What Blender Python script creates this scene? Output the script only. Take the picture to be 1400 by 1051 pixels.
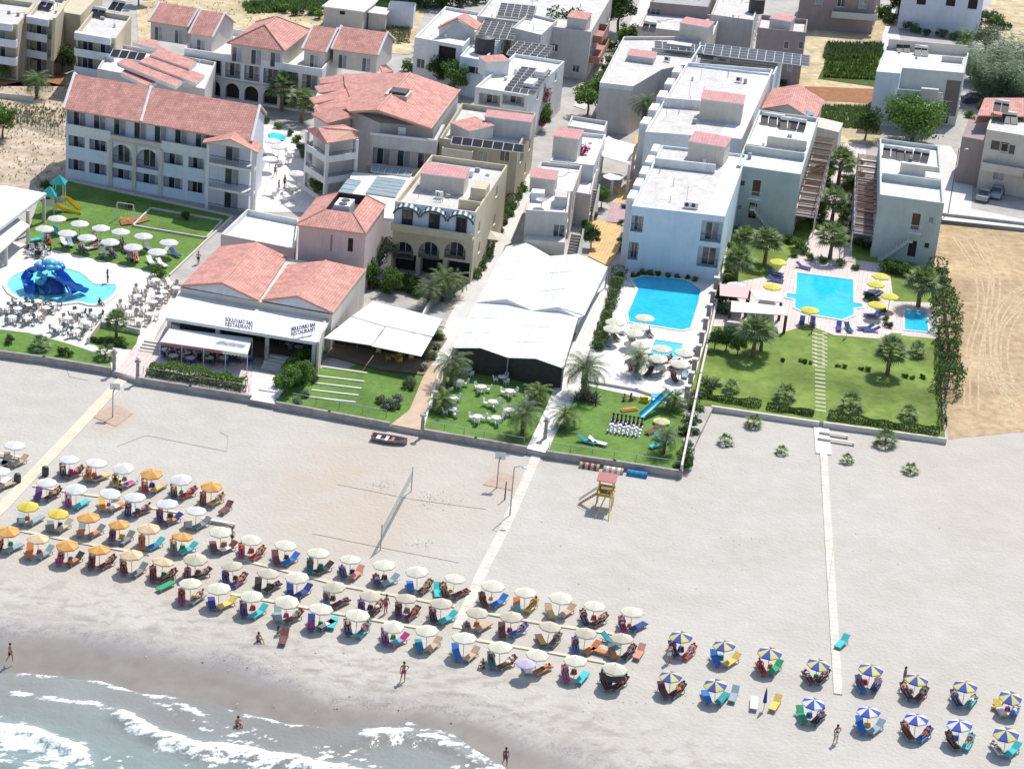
import bpy, bmesh, math, random
import numpy as np
from mathutils import Vector, Matrix
random.seed(7)
sc=bpy.context.scene
for o in list(bpy.data.objects): bpy.data.objects.remove(o)
COL=sc.collection
# ---------- camera ----------
FP=3000.; TH=math.atan(1300/3000); RO=math.atan(.09); CH=92.
cT,sT=math.cos(TH),math.sin(TH)
FW=Vector((0,cT,-sT)); _r=Vector((1,0,0)); _u=Vector((0,sT,cT))
RT=_r*math.cos(RO)+_u*math.sin(RO); UP=-_r*math.sin(RO)+_u*math.cos(RO)
cd=bpy.data.cameras.new('camera'); cam=bpy.data.objects.new('camera',cd); COL.objects.link(cam)
cd.sensor_width=36; cd.lens=36*FP/1400; cd.clip_start=1; cd.clip_end=5000
mw=Matrix((RT,UP,-FW)).transposed().to_4x4(); mw.translation=Vector((0,0,CH)); cam.matrix_world=mw
sc.camera=cam
# ---------- light ----------
SUN=Vector((.30,.65,1.)).normalized()
elev=math.asin(SUN.z); azi=math.atan2(SUN.x,SUN.y)
w=bpy.data.worlds.new('World'); sc.world=w; w.use_nodes=True
nt=w.node_tree; bg=nt.nodes['Background']; sky=nt.nodes.new('ShaderNodeTexSky')
sky.sky_type='NISHITA'; sky.sun_disc=False; sky.sun_elevation=elev; sky.sun_rotation=azi
sky.dust_density=1.2; sky.air_density=1.; nt.links.new(sky.outputs[0],bg.inputs[0]); bg.inputs[1].default_value=.15
sl=bpy.data.lights.new('sun','SUN'); sl.energy=4.2; sl.angle=math.radians(.53); sl.color=(1,.955,.89)
so=bpy.data.objects.new('sun',sl); COL.objects.link(so); so.rotation_euler=SUN.to_track_quat('Z','Y').to_euler(); so.location=(0,200,150)
vs=sc.view_settings; vs.view_transform='Standard'; vs.look='None'; vs.gamma=1; vs.use_curve_mapping=False; vs.exposure=.12
try:
    sc.cycles.max_bounces=6; sc.cycles.diffuse_bounces=3; sc.cycles.transparent_max_bounces=6; sc.cycles.use_denoising=True
except Exception: pass
# ---------- picture ray helpers (find real places on the ground, on a roof or on a wall plane) ----------
Z0=.5
def ray(px,py): return FW+RT*((px-700)/FP)-UP*((py-525.5)/FP)
def G(px,py,z=0.):
    d=ray(px,py); t=(z-CH)/d.z; return Vector((d.x*t,d.y*t,z))
def T(px,py): return G(px,py,Z0)
GA=math.radians(-9)          # street grid of the resort
GU=Vector((math.cos(GA),math.sin(GA),0)); GV=Vector((-math.sin(GA),math.cos(GA),0))
# ---------- materials ----------
MT={}
def M(name,col,rough=.8,n=.12,sc_=1.5,bump=0.,metal=0.,island=0.,spec=.4,col2=None,detail=6,stretch=None,rot=0.,bscale=None,n2=0.,sc2=.1,trans=0.,streak=None):
    if streak is None: streak=.055 if 'plaster' in name else 0
    if name in MT: return MT[name]
    m=bpy.data.materials.new(name); m.use_nodes=True; t=m.node_tree; N=t.nodes; L=t.links
    b=N['Principled BSDF']; b.inputs['Roughness'].default_value=rough; b.inputs['Metallic'].default_value=metal
    b.inputs['Specular IOR Level'].default_value=spec
    geo=N.new('ShaderNodeNewGeometry'); mp=N.new('ShaderNodeMapping'); L.new(geo.outputs['Position'],mp.inputs[0])
    mp.inputs['Rotation'].default_value[2]=rot
    if stretch: mp.inputs['Scale'].default_value=stretch
    tx=N.new('ShaderNodeTexNoise'); tx.inputs['Scale'].default_value=sc_; tx.inputs['Detail'].default_value=detail; tx.inputs['Roughness'].default_value=.62
    L.new(mp.outputs[0],tx.inputs['Vector'])
    mr=N.new('ShaderNodeMapRange'); mr.inputs[1].default_value=.3; mr.inputs[2].default_value=.7; L.new(tx.outputs[0],mr.inputs[0])
    mx=N.new('ShaderNodeMix'); mx.data_type='RGBA'; L.new(mr.outputs[0],mx.inputs[0])
    c2=col2 if col2 else tuple(min(1,c*(1+n)) for c in col); c1=tuple(c*(1-n) for c in col) if not col2 else col
    mx.inputs[6].default_value=(*c1,1); mx.inputs[7].default_value=(*c2,1)
    out=mx.outputs[2]
    if n2:
        t2=N.new('ShaderNodeTexNoise'); t2.inputs['Scale'].default_value=sc2; t2.inputs['Detail'].default_value=4; L.new(geo.outputs['Position'],t2.inputs['Vector'])
        r2=N.new('ShaderNodeMapRange'); r2.inputs[1].default_value=.3; r2.inputs[2].default_value=.7; r2.inputs[3].default_value=1-n2; r2.inputs[4].default_value=1+n2; L.new(t2.outputs[0],r2.inputs[0])
        vm=N.new('ShaderNodeVectorMath'); vm.operation='SCALE'; L.new(out,vm.inputs[0]); L.new(r2.outputs[0],vm.inputs['Scale']); out=vm.outputs[0]
    if streak:
        m3=N.new('ShaderNodeMapping'); m3.inputs['Scale'].default_value=(.9,.9,.16); L.new(geo.outputs['Position'],m3.inputs[0])
        t4=N.new('ShaderNodeTexNoise'); t4.inputs['Scale'].default_value=1.3; t4.inputs['Detail'].default_value=8; t4.inputs['Roughness'].default_value=.7; L.new(m3.outputs[0],t4.inputs['Vector'])
        r4=N.new('ShaderNodeMapRange'); r4.inputs[1].default_value=.35; r4.inputs[2].default_value=.62; r4.inputs[3].default_value=1-streak*1.6; r4.inputs[4].default_value=1+streak*.4; L.new(t4.outputs[0],r4.inputs[0])
        vm=N.new('ShaderNodeVectorMath'); vm.operation='SCALE'; L.new(out,vm.inputs[0]); L.new(r4.outputs[0],vm.inputs['Scale']); out=vm.outputs[0]
    if island:
        hs=N.new('ShaderNodeMapRange'); hs.inputs[3].default_value=1-island; hs.inputs[4].default_value=1+island; L.new(geo.outputs['Random Per Island'],hs.inputs[0])
        vm=N.new('ShaderNodeVectorMath'); vm.operation='SCALE'; L.new(out,vm.inputs[0]); L.new(hs.outputs[0],vm.inputs['Scale']); out=vm.outputs[0]
    L.new(out,b.inputs['Base Color'])
    if bump:
        bp=N.new('ShaderNodeBump'); bp.inputs['Strength'].default_value=1; bp.inputs['Distance'].default_value=bump
        if bscale:
            t3=N.new('ShaderNodeTexNoise'); t3.inputs['Scale'].default_value=bscale; t3.inputs['Detail'].default_value=5; L.new(geo.outputs['Position'],t3.inputs['Vector']); L.new(t3.outputs[0],bp.inputs['Height'])
        else: L.new(tx.outputs[0],bp.inputs['Height'])
        L.new(bp.outputs[0],b.inputs['Normal'])
    if trans:
        tr=N.new('ShaderNodeBsdfTranslucent'); L.new(out,tr.inputs[0]); ms=N.new('ShaderNodeMixShader'); ms.inputs[0].default_value=trans
        L.new(b.outputs[0],ms.inputs[1]); L.new(tr.outputs[0],ms.inputs[2]); L.new(ms.outputs[0],N['Material Output'].inputs[0])
    MT[name]=m; return m
def tiled(name,col,mortar,bw,bh,ms=.03,rot=-GA,off=.5,rough=.8,var=.12,blotch=.15):
    if name in MT: return MT[name]
    m=bpy.data.materials.new(name); m.use_nodes=True; t=m.node_tree; N=t.nodes; L=t.links; b=N['Principled BSDF']; b.inputs['Roughness'].default_value=rough
    geo=N.new('ShaderNodeNewGeometry'); mp=N.new('ShaderNodeMapping'); L.new(geo.outputs['Position'],mp.inputs[0]); mp.inputs['Rotation'].default_value[2]=rot
    br=N.new('ShaderNodeTexBrick'); L.new(mp.outputs[0],br.inputs[0]); br.inputs['Scale'].default_value=1; br.offset=off
    br.inputs['Brick Width'].default_value=bw; br.inputs['Row Height'].default_value=bh; br.inputs['Mortar Size'].default_value=ms; br.inputs['Mortar Smooth'].default_value=.3
    br.inputs['Color1'].default_value=(*[c*(1-var) for c in col],1); br.inputs['Color2'].default_value=(*[min(1,c*(1+var)) for c in col],1); br.inputs['Mortar'].default_value=(*mortar,1)
    tx=N.new('ShaderNodeTexNoise'); tx.inputs['Scale'].default_value=.8; tx.inputs['Detail'].default_value=6; L.new(geo.outputs['Position'],tx.inputs['Vector'])
    mr=N.new('ShaderNodeMapRange'); mr.inputs[1].default_value=.3; mr.inputs[2].default_value=.7; mr.inputs[3].default_value=1-blotch; mr.inputs[4].default_value=1+blotch; L.new(tx.outputs[0],mr.inputs[0])
    vm=N.new('ShaderNodeVectorMath'); vm.operation='SCALE'; L.new(br.outputs[0],vm.inputs[0]); L.new(mr.outputs[0],vm.inputs['Scale']); L.new(vm.outputs[0],b.inputs['Base Color'])
    bp=N.new('ShaderNodeBump'); bp.inputs['Distance'].default_value=.03; bp.invert=True; L.new(br.outputs['Fac'],bp.inputs['Height']); L.new(bp.outputs[0],b.inputs['Normal'])
    MT[name]=m; return m
white=M('white_plaster',(.74,.74,.73),.75,.06,.7,n2=.06,sc2=3)
cool=M('sky_tinted_blue_plaster',(.64,.74,.82),.8,.06,.6)  # blue tint in the paint stands for skylight on shaded fronts
sage=M('sage_plaster',(.52,.56,.53),.8,.06,.8)
grey=M('grey_plaster',(.56,.54,.52),.8,.08,.8)
beige=M('beige_plaster',(.62,.57,.50),.8,.07,.8)
yell=M('ochre_plaster',(.58,.51,.37),.8,.07,.8)
pinkw=M('pink_plaster',(.66,.52,.50),.8,.06,.8)
lilac=M('sky_tinted_lilac_plaster',(.72,.74,.81),.8,.05,.6)  # brightened and blued, so skylight on shaded fronts sits in the paint
brownw=M('brown_plaster',(.32,.26,.25),.85,.08,.8)
stone=M('rough_stone',(.34,.31,.28),.9,.3,3.,.03)
concrete=M('concrete',(.40,.39,.37),.9,.12,1.2,.01)
screed=M('roof_screed',(.58,.56,.53),.9,.13,.5,n2=.12,sc2=2.2)
screedw=M('white_roof_coat',(.76,.75,.72),.85,.1,.4,n2=.06,sc2=2.)
screedg=M('grey_roof_felt',(.38,.37,.37),.9,.15,.5,n2=.1,sc2=2.)
tileR=tiled('clay_tiles',(.62,.30,.245),(.47,.215,.175),.30,.42,.035,off=0.,var=.14,blotch=.2)
tileP=tiled('pink_flat_tiles',(.60,.30,.29),(.5,.25,.25),.4,.4,.02,off=0.,var=.05,blotch=.1)
capt=M('tile_ridge',(.58,.34,.25),.8,.15,3)
glass=M('window_glass',(.035,.045,.06),.08,.3,.8,spec=.8)
curt=M('curtained_glass',(.30,.31,.34),.15,.3,.9,spec=.6)
darkin=M('interior_shade',(.035,.032,.03),.9,.2,1)  # near-black colour puts the shade of unlit rooms into a sheet
frameW=M('white_frame',(.72,.72,.70),.5,.03)
frameB=M('brown_wood',(.13,.07,.045),.6,.2,6)
metal=M('grey_metal',(.35,.36,.38),.4,.1,3,metal=.6)
darkm=M('dark_metal',(.05,.05,.055),.5,.1)
panelm=M('solar_glass',(.02,.022,.028),.35,.3,2,spec=.4)
wood=M('weathered_wood',(.28,.19,.12),.8,.25,4)
canvas=M('white_canvas',(.80,.80,.77),.8,.04,.4,trans=.12)
ccream=M('cream_canvas',(.74,.70,.58),.8,.05,1.2,trans=.2)
# ---------- mesh builder ----------
class MB:
    def __init__(s): s.v=[];s.f=[];s.m=[];s.mats=[]
    def mi(s,m):
        if m not in s.mats: s.mats.append(m)
        return s.mats.index(m)
    def poly(s,pts,m):
        i=len(s.v); s.v+= [tuple(p) for p in pts]; s.f.append(tuple(range(i,i+len(pts)))); s.m.append(s.mi(m))
    def mesh(s,vs,fs,m):
        i=len(s.v); s.v+=[tuple(p) for p in vs]; k=s.mi(m)
        for f in fs: s.f.append(tuple(i+j for j in f)); s.m.append(k)
    def hexa(s,b,t,m):
        n=len(b); fs=[tuple(range(n))[::-1],tuple(range(n,2*n))]+[(j,(j+1)%n,n+(j+1)%n,n+j) for j in range(n)]
        s.mesh(list(b)+list(t),fs,m)
    def box(s,x0,x1,y0,y1,z0,z1,m,F=None):
        b=[(x0,y0,z0),(x1,y0,z0),(x1,y1,z0),(x0,y1,z0)]; t=[(x0,y0,z1),(x1,y0,z1),(x1,y1,z1),(x0,y1,z1)]
        if F: b=[F(*p) for p in b]; t=[F(*p) for p in t]
        s.hexa(b,t,m)
    def slab(s,pts,th,m,m2=None):
        b=[Vector(p)-Vector((0,0,th)) for p in pts]; n=len(pts); i=len(s.v); s.v+=[tuple(p) for p in b]+[tuple(p) for p in pts]
        k=s.mi(m); k2=s.mi(m2 or m)
        s.f.append(tuple(range(i,i+n))[::-1]); s.m.append(k2); s.f.append(tuple(range(i+n,i+2*n))); s.m.append(k)
        for j in range(n): s.f.append((i+j,i+(j+1)%n,i+n+(j+1)%n,i+n+j)); s.m.append(k2)
    def tube(s,pts,rad,m,n=6,cap=True):
        pts=[Vector(p) for p in pts]; rs=rad if hasattr(rad,'__len__') else [rad]*len(pts); vs=[];fs=[]
        for i,p in enumerate(pts):
            d=(pts[min(i+1,len(pts)-1)]-pts[max(i-1,0)]).normalized()
            a=d.cross(Vector((0,0,1))); a=a.normalized() if a.length>.05 else Vector((1,0,0)); c=d.cross(a).normalized()
            for k in range(n):
                q=2*math.pi*k/n; vs.append(p+a*math.cos(q)*rs[i]+c*math.sin(q)*rs[i])
        for i in range(len(pts)-1):
            for k in range(n): fs.append((i*n+k,i*n+(k+1)%n,(i+1)*n+(k+1)%n,(i+1)*n+k))
        if cap: fs.append(tuple(range(n))[::-1]); fs.append(tuple((len(pts)-1)*n+k for k in range(n)))
        s.mesh(vs,fs,m)
    def cyl(s,x,y,z0,z1,r0,r1,m,n=16):
        b=[(x+math.cos(2*math.pi*k/n)*r0,y+math.sin(2*math.pi*k/n)*r0,z0) for k in range(n)]
        t=[(x+math.cos(2*math.pi*k/n)*r1,y+math.sin(2*math.pi*k/n)*r1,z1) for k in range(n)]
        s.hexa(b,t,m)
    def ball(s,c,r,m,n=10,sq=(1,1,1),ph=0.):
        vs=[];fs=[]; h=n//2
        for i in range(h+1):
            a=math.pi*i/h
            for k in range(n):
                q=2*math.pi*k/n+ph; vs.append((c[0]+r*sq[0]*math.sin(a)*math.cos(q),c[1]+r*sq[1]*math.sin(a)*math.sin(q),c[2]+r*sq[2]*math.cos(a)))
        for i in range(h):
            for k in range(n): fs.append((i*n+k,i*n+(k+1)%n,(i+1)*n+(k+1)%n,(i+1)*n+k))
        s.mesh(vs,fs,m)
    def build(s,name,parent=None,smooth=False,org=None):
        if not s.v: return None
        me=bpy.data.meshes.new(name); o3=Vector(org) if org is not None else (parent.location if parent is not None and parent.get('_w') else Vector((0,0,0)))
        me.from_pydata([tuple(Vector(v)-o3) for v in s.v],[],s.f)
        for m in s.mats: me.materials.append(m)
        me.polygons.foreach_set('material_index',s.m)
        if smooth: me.polygons.foreach_set('use_smooth',[True]*len(s.f))
        me.update(); o=bpy.data.objects.new(name,me); COL.objects.link(o)
        if parent is not None: o.parent=parent
        if parent is None or not parent.get('_w'): o.location=o3 if org is not None else (0,0,0)
        return o
WORLD_ROOTS=[]
def empty(name,loc,label=None,cat=None,group=None,kind=None,world=True):
    o=bpy.data.objects.new(name,None); o.empty_display_size=.2; COL.objects.link(o); o.location=loc
    tag(o,label,cat,group,kind)
    if world: o['_w']=1; WORLD_ROOTS.append(o)
    return o
def tag(o,label=None,cat=None,group=None,kind=None):
    if label: o['label']=label
    if cat: o['category']=cat
    if group: o['group']=group
    if kind: o['kind']=kind
    return o
def child(mb,name,root,smooth=False):
    """part of a world-rooted thing; vertices given in world space"""
    o3=WP(root); me=mb.build(name,None,smooth,org=o3)
    if me: me.parent=root; me.location=(0,0,0)
    return me
def WP(o):
    p=Vector(o.location)
    while o.parent: o=o.parent; p+=Vector(o.location)
    return p
def solo(mb,name,org,label,cat,group=None,kind=None,smooth=False):
    o=mb.build(name,None,smooth,org=org); return tag(o,label,cat,group,kind)
def tree_kids(o): return [c for c in KIDS.get(o.name,[])]
KIDS={}
def index_kids():
    KIDS.clear()
    for o in bpy.data.objects:
        if o.parent: KIDS.setdefault(o.parent.name,[]).append(o)
PROTO=[]
def proto(name): 
    o=bpy.data.objects.new(name,None); o.empty_display_size=.2; COL.objects.link(o); PROTO.append(o); o['_k']=1; return o
def part(mb,name,parent,smooth=False):
    o=mb.build(name,None,smooth); o.parent=parent; KIDS.setdefault(parent.name,[]).append(o); return o
def place(pr,loc,rz=0.,label=None,cat=None,group=None,mats=None,scale=1.,drop=(),sz=None):
    def cp(o,par):
        c=o.copy()
        if '_k' in c: del c['_k']
        COL.objects.link(c)
        if par is not None: c.parent=par
        nm=o.name.split('.')[0]
        if mats and nm in mats:
            for k in range(len(c.material_slots)):
                mm=mats[nm]; mm=mm[k] if isinstance(mm,(list,tuple)) else (mm if k==0 else None)
                if mm is not None: c.material_slots[k].link='OBJECT'; c.material_slots[k].material=mm
        for ch in KIDS.get(o.name,[]):
            if ch.name.split('.')[0] not in drop: cp(ch,c)
        return c
    r=cp(pr,None); r.location=loc; r.rotation_euler=(0,0,rz); r.scale=(scale,scale,sz or scale)
    tag(r,label,cat,group); return r
ORD='first second third fourth fifth sixth seventh eighth ninth tenth eleventh twelfth thirteenth fourteenth fifteenth sixteenth seventeenth eighteenth nineteenth twentieth twenty-first twenty-second twenty-third twenty-fourth'.split()
def ordn(i): return ORD[i]
_sz=[.004]
def sheet(name,px,mat,z,kind='structure',label=None,cat=None,world=False):
    """flat ground sheet whose outline is given as ground points seen in the photo"""
    pts=[G(p[0],p[1],z) for p in px] if not world else [Vector((p[0],p[1],z)) for p in px]
    bm=bmesh.new(); vs=[bm.verts.new(p) for p in pts]; f=bm.faces.new(vs)
    bmesh.ops.triangulate(bm,faces=[f]); bm.normal_update()
    for f in bm.faces:
        if f.normal.z<0: f.normal_flip()
    me=bpy.data.meshes.new(name); bm.to_mesh(me); bm.free(); me.materials.append(mat)
    o=bpy.data.objects.new(name,me); COL.objects.link(o); tag(o,label,cat,None,kind); return o
# ================= GROUND =================
grassm=M('lawn_grass',(.095,.185,.035),.9,.3,1.6,.04,col2=(.16,.27,.06),n2=.22,sc2=.22,bscale=14,spec=.2)
grass2=M('dry_lawn_grass',(.11,.19,.035),.9,.3,.9,.04,col2=(.22,.285,.065),n2=.38,sc2=.14,bscale=14,spec=.2)
drym=M('dry_field',(.36,.25,.145),.95,.3,.9,.07,col2=(.56,.44,.28),n2=.22,sc2=.12,bscale=5,spec=.1)
drym2=M('stubble_field',(.40,.32,.20),.95,.3,.8,.06,col2=(.66,.56,.36),n2=.2,sc2=.15,bscale=4,spec=.1)
rubble=M('rubble_lot',(.36,.28,.19),.95,.3,.7,.12,col2=(.64,.54,.42),n2=.25,sc2=.12,bscale=2,spec=.1)
soilr=M('red_soil',(.28,.13,.07),.95,.2,1.2,.08,col2=(.38,.20,.11),spec=.1)
vegm=M('crop_ground',(.05,.09,.02),.95,.4,1.5,.08,col2=(.12,.15,.05),spec=.1)
pave=M('shaded_town_paving',(.42,.40,.37),.9,.12,.8,.01,n2=.12,sc2=.3)  # base tone darkened to paint in the shade of lanes between buildings
pavew=tiled('white_pool_paving',(.74,.71,.67),(.62,.59,.56),.6,.6,.02,off=0,var=.03,blotch=.05)
pavep=tiled('pink_pool_paving',(.68,.58,.54),(.58,.48,.45),.5,.5,.02,off=0,var=.04,blotch=.07)
pavey=tiled('ochre_paving',(.70,.47,.20),(.56,.38,.19),.4,.4,.03,off=0,var=.06,blotch=.1)
paveq=tiled('mauve_paving',(.50,.34,.37),(.42,.29,.32),.4,.4,.03,off=0,var=.05,blotch=.1)
earthp=M('packed_earth_path',(.50,.37,.26),.95,.12,1.,.02,col2=(.62,.48,.35),spec=.1)
asph=M('pale_lane',(.62,.61,.58),.9,.08,.7,.01,n2=.08)  # pale white-grey surface of the lane, streets and driveway
# --- beach: one fine grid, gently falling under the sea
def fbm(x,y,oct_=4,seed=0):
    r=np.random.RandomState(seed); tab=r.rand(256,256); out=np.zeros_like(x); a=1.; s=0
    for k in range(oct_):
        xs=x*(2**k)+37.3*k; ys=y*(2**k)+11.7*k; xi=np.floor(xs).astype(int); yi=np.floor(ys).astype(int); fx=xs-xi; fy=ys-yi
        fx=fx*fx*(3-2*fx); fy=fy*fy*(3-2*fy); g=lambda i,j: tab[(xi+i)%256,(yi+j)%256]
        out+=a*((g(0,0)*(1-fx)+g(1,0)*fx)*(1-fy)+(g(0,1)*(1-fx)+g(1,1)*fx)*fy); s+=a; a*=.5
    return out/s
def line(px):
    p=sorted([tuple(G(a,b))[:2] for a,b in px]); return np.array([q[0] for q in p]),np.array([q[1] for q in p])
WET=line([(-150,846),(0,846),(100,852),(200,868),(300,884),(380,912),(450,938),(520,951),(600,958),(680,975),(750,1003),(830,1036),(950,1085),(1100,1140),(1400,1220)])
EDG=line([(-150,905),(0,912),(70,916),(140,925),(185,938),(240,945),(290,955),(350,972),(400,984),(450,988),(490,985),(560,982),(620,998),(690,1042),(750,1100),(900,1160),(1400,1300)])
def grid(x0,x1,y0,y1,st):
    nx=int((x1-x0)/st)+1; ny=int((y1-y0)/st)+1
    X,Y=np.meshgrid(np.linspace(x0,x1,nx),np.linspace(y0,y1,ny)); return X,Y,nx,ny
def gridmesh(name,X,Y,Zz,attrs,mat):
    ny,nx=X.shape; me=bpy.data.meshes.new(name); v=np.stack([X,Y,Zz],-1).reshape(-1,3)
    i=np.arange(ny*nx).reshape(ny,nx); f=np.stack([i[:-1,:-1],i[:-1,1:],i[1:,1:],i[1:,:-1]],-1).reshape(-1,4)
    me.from_pydata(v.tolist(),[],f.tolist()); me.materials.append(mat)
    for k,a in attrs.items():
        at=me.attributes.new(k,'FLOAT','POINT'); at.data.foreach_set('value',a.reshape(-1).astype(np.float32))
    me.polygons.foreach_set('use_smooth',[True]*len(f)); me.update()
    o=bpy.data.objects.new(name,me); COL.objects.link(o); return o
X,Y,_,_=grid(-90,130,112,212,.42)
wob=(fbm(X*.25,Y*.25,3,3)-.5)*2.4
wy=np.interp(X,*WET); ey=np.interp(X,*EDG)
d=wy-Y+wob*.8
wet=np.clip(d/4.5+.30,0,1); wet=wet*wet*(3-2*wet)
wetd=np.clip((wy-Y)/np.maximum(wy-ey,1),0,1)
Zs=-np.clip(wy-Y,0,None)*.035+ (fbm(X*.8,Y*.8,4,5)-.5)*.06*(1-wet)
def patch(px,rx,ry):
    p=G(*px); return np.exp(-(((X-p.x)/rx)**2+((Y-p.y)/ry)**2)**2)
stain=np.zeros_like(X)
band=lambda c_,w_:np.exp(-((d-c_)/w_)**2)
peb=np.clip((band(1.6,1.1)*.9+band(4.2,.9)*.7+band(-.9,.35)*.35)*np.clip((fbm(X*2.6,Y*3.4,4,61)-.38)*5,0,1)*(.5+fbm(X*.2,Y*.4,3,62)),0,.8)
for p,rx,ry,s in [((480,680),8,14,.75),((600,690),6,8,.45),((155,568),2.0,4.0,1.),((683,655),2.2,4.4,.9),((560,590),5,7,.6),((545,650),8,10,.35),((330,800),14,5,.35),((200,790),16,4,.3),((1330,640),10,16,.25)]:
    stain=np.maximum(stain,patch(p,rx,ry)*s)
stain=np.clip(stain*(.55+.9*(fbm(X*.5,Y*.5,4,9)-.25)),0,1)
tr=fbm(X*1.1,Y*2.2,4,21); trod=np.clip((tr-.52)*6,0,1)*np.clip(1-abs(Y-(np.interp(X,*WET)+3.5))/7,0,1)
Uc=(X*GU.x+Y*GU.y); wk=np.clip((fbm(Uc*.35+3,Y*3.,3,31)-.56)*7,0,1)*np.clip(1-abs(Y-(wy+1.2))/1.6,0,1)
sm=bpy.data.materials.new('beach_sand'); sm.use_nodes=True; t=sm.node_tree; N=t.nodes; L=t.links; b=N['Principled BSDF']
def attr(n): a=N.new('ShaderNodeAttribute'); a.attribute_name=n; return a.outputs['Fac']
geo=N.new('ShaderNodeNewGeometry')
def noise(sc_,det=6): q=N.new('ShaderNodeTexNoise'); q.inputs['Scale'].default_value=sc_; q.inputs['Detail'].default_value=det; L.new(geo.outputs['Position'],q.inputs['Vector']); return q.outputs[0]
def mix(f,a,c,mode='MIX'):
    q=N.new('ShaderNodeMix'); q.data_type='RGBA'; q.blend_type=mode
    if isinstance(f,(int,float)): q.inputs[0].default_value=f
    else: L.new(f,q.inputs[0])
    for s_,v in ((6,a),(7,c)):
        if isinstance(v,tuple): q.inputs[s_].default_value=(*v,1)
        else: L.new(v,q.inputs[s_])
    return q.outputs[2]
def mul(a,b_): q=N.new('ShaderNodeMath'); q.operation='MULTIPLY'; L.new(a,q.inputs[0]); L.new(b_,q.inputs[1]); q.use_clamp=True; return q.outputs[0]
def madd(a,k,b_): q=N.new('ShaderNodeMath'); q.operation='MULTIPLY_ADD'; L.new(a,q.inputs[0]); q.inputs[1].default_value=k; L.new(b_,q.inputs[2]); return q.outputs[0]
def rng(v,a,c,lo=0.,hi=1.): q=N.new('ShaderNodeMapRange'); q.inputs[1].default_value=a; q.inputs[2].default_value=c; q.inputs[3].default_value=lo; q.inputs[4].default_value=hi; L.new(v,q.inputs[0]); return q.outputs[0]
c=mix(rng(noise(.12),.35,.65),(.475,.445,.39),(.525,.50,.445))
c=mix(rng(noise(5.,8),.35,.75,0,.5),c,(.40,.375,.33)); 
c=mix(rng(noise(.5,5),.45,.7,0,.35),c,(.57,.545,.495))
c=mix(attr('stain'),c,(.50,.405,.315)); c=mix(attr('trod'),c,(.34,.30,.26)); c=mix(attr('weed'),c,(.17,.15,.13))
c=mix(mul(attr('peb'),rng(noise(7.,5),.38,.55,0,1.5)),c,(.20,.185,.185)); c=mix(rng(attr('wet'),0,1,0,.93),c,mix(attr('wetd'),mix(rng(noise(6.,6),.3,.7),(.235,.21,.20),(.31,.285,.28)),mix(rng(noise(.5,4),.3,.7),(.20,.175,.145),(.25,.225,.195))))
L.new(c,b.inputs['Base Color']); L.new(rng(attr('wet'),0,1,.95,.32),b.inputs['Roughness']); b.inputs['Specular IOR Level'].default_value=.35
bp=N.new('ShaderNodeBump'); bp.inputs['Distance'].default_value=.10; L.new(rng(attr('wet'),0,1,1,.12),bp.inputs['Strength']); L.new(noise(2.6,7),bp.inputs['Height']); L.new(bp.outputs[0],b.inputs['Normal'])
tag(gridmesh('beach',X,Y,Zs,dict(peb=peb,wetd=np.clip(wetd*2.2-.35,0,1),wet=wet,stain=stain,trod=trod*.8,weed=wk*.5),sm),kind='structure')
# far ground, one sheet to the horizon, just below the beach and the town
mb=MB(); fm=M('far_ground',(.40,.36,.28),.95,.2,.05,n2=.2,sc2=.02)
mb.poly([(-1500,214,-.06),(1500,214,-.06),(1500,3500,-.06),(-1500,3500,-.06)],fm)
mb.poly([(-1500,100,-6),(-92,100,-6),(-92,214,-.06),(-1500,214,-.06)],fm); mb.poly([(132,100,-6),(1500,100,-6),(1500,214,-.06),(132,214,-.06)],fm)
tag(mb.build('terrain'),kind='structure')
# --- sea
X,Y,_,_=grid(-70,60,108,165,.22)
ey=np.interp(X,*EDG)+(fbm(X*.35,Y*.1,4,12)-.5)*1.6; dep=ey-Y
PXc=np.vectorize(lambda x,y:0.)
def proj(X,Y,z=0):
    vx,vy,vz=X,Y,z-CH; dz=vx*FW.x+vy*FW.y+vz*FW.z
    return 700+FP*(vx*RT.x+vy*RT.y+vz*RT.z)/dz, 525.5-FP*(vx*UP.x+vy*UP.y+vz*UP.z)/dz
def dline(px,w,w2=None):
    """foam density: sharp on the shoreward side of a breaker line, trailing off seaward"""
    xs,ys=line(px); l=np.interp(X,xs,ys)+(fbm(X*.9,Y*.2,3,41)-.5)*.9; s=l-Y; w2=w2 or w
    ins=np.clip((X-xs[0])/1.5,0,1)*np.clip((xs[-1]-X)/1.5,0,1)
    return np.where(s>0,np.exp(-(s/w)**2),np.exp(-(s/.22)**2))*ins, s, ins
foam=np.zeros_like(X); Hh=np.zeros_like(X)
n1=fbm(X*.8,Y*1.3,5,2); n2=fbm(X*2.4,Y*3.2,4,8); lace=1-np.clip(abs(fbm(X*.9,Y*1.1,4,17)-.5)*14,0,1)
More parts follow.
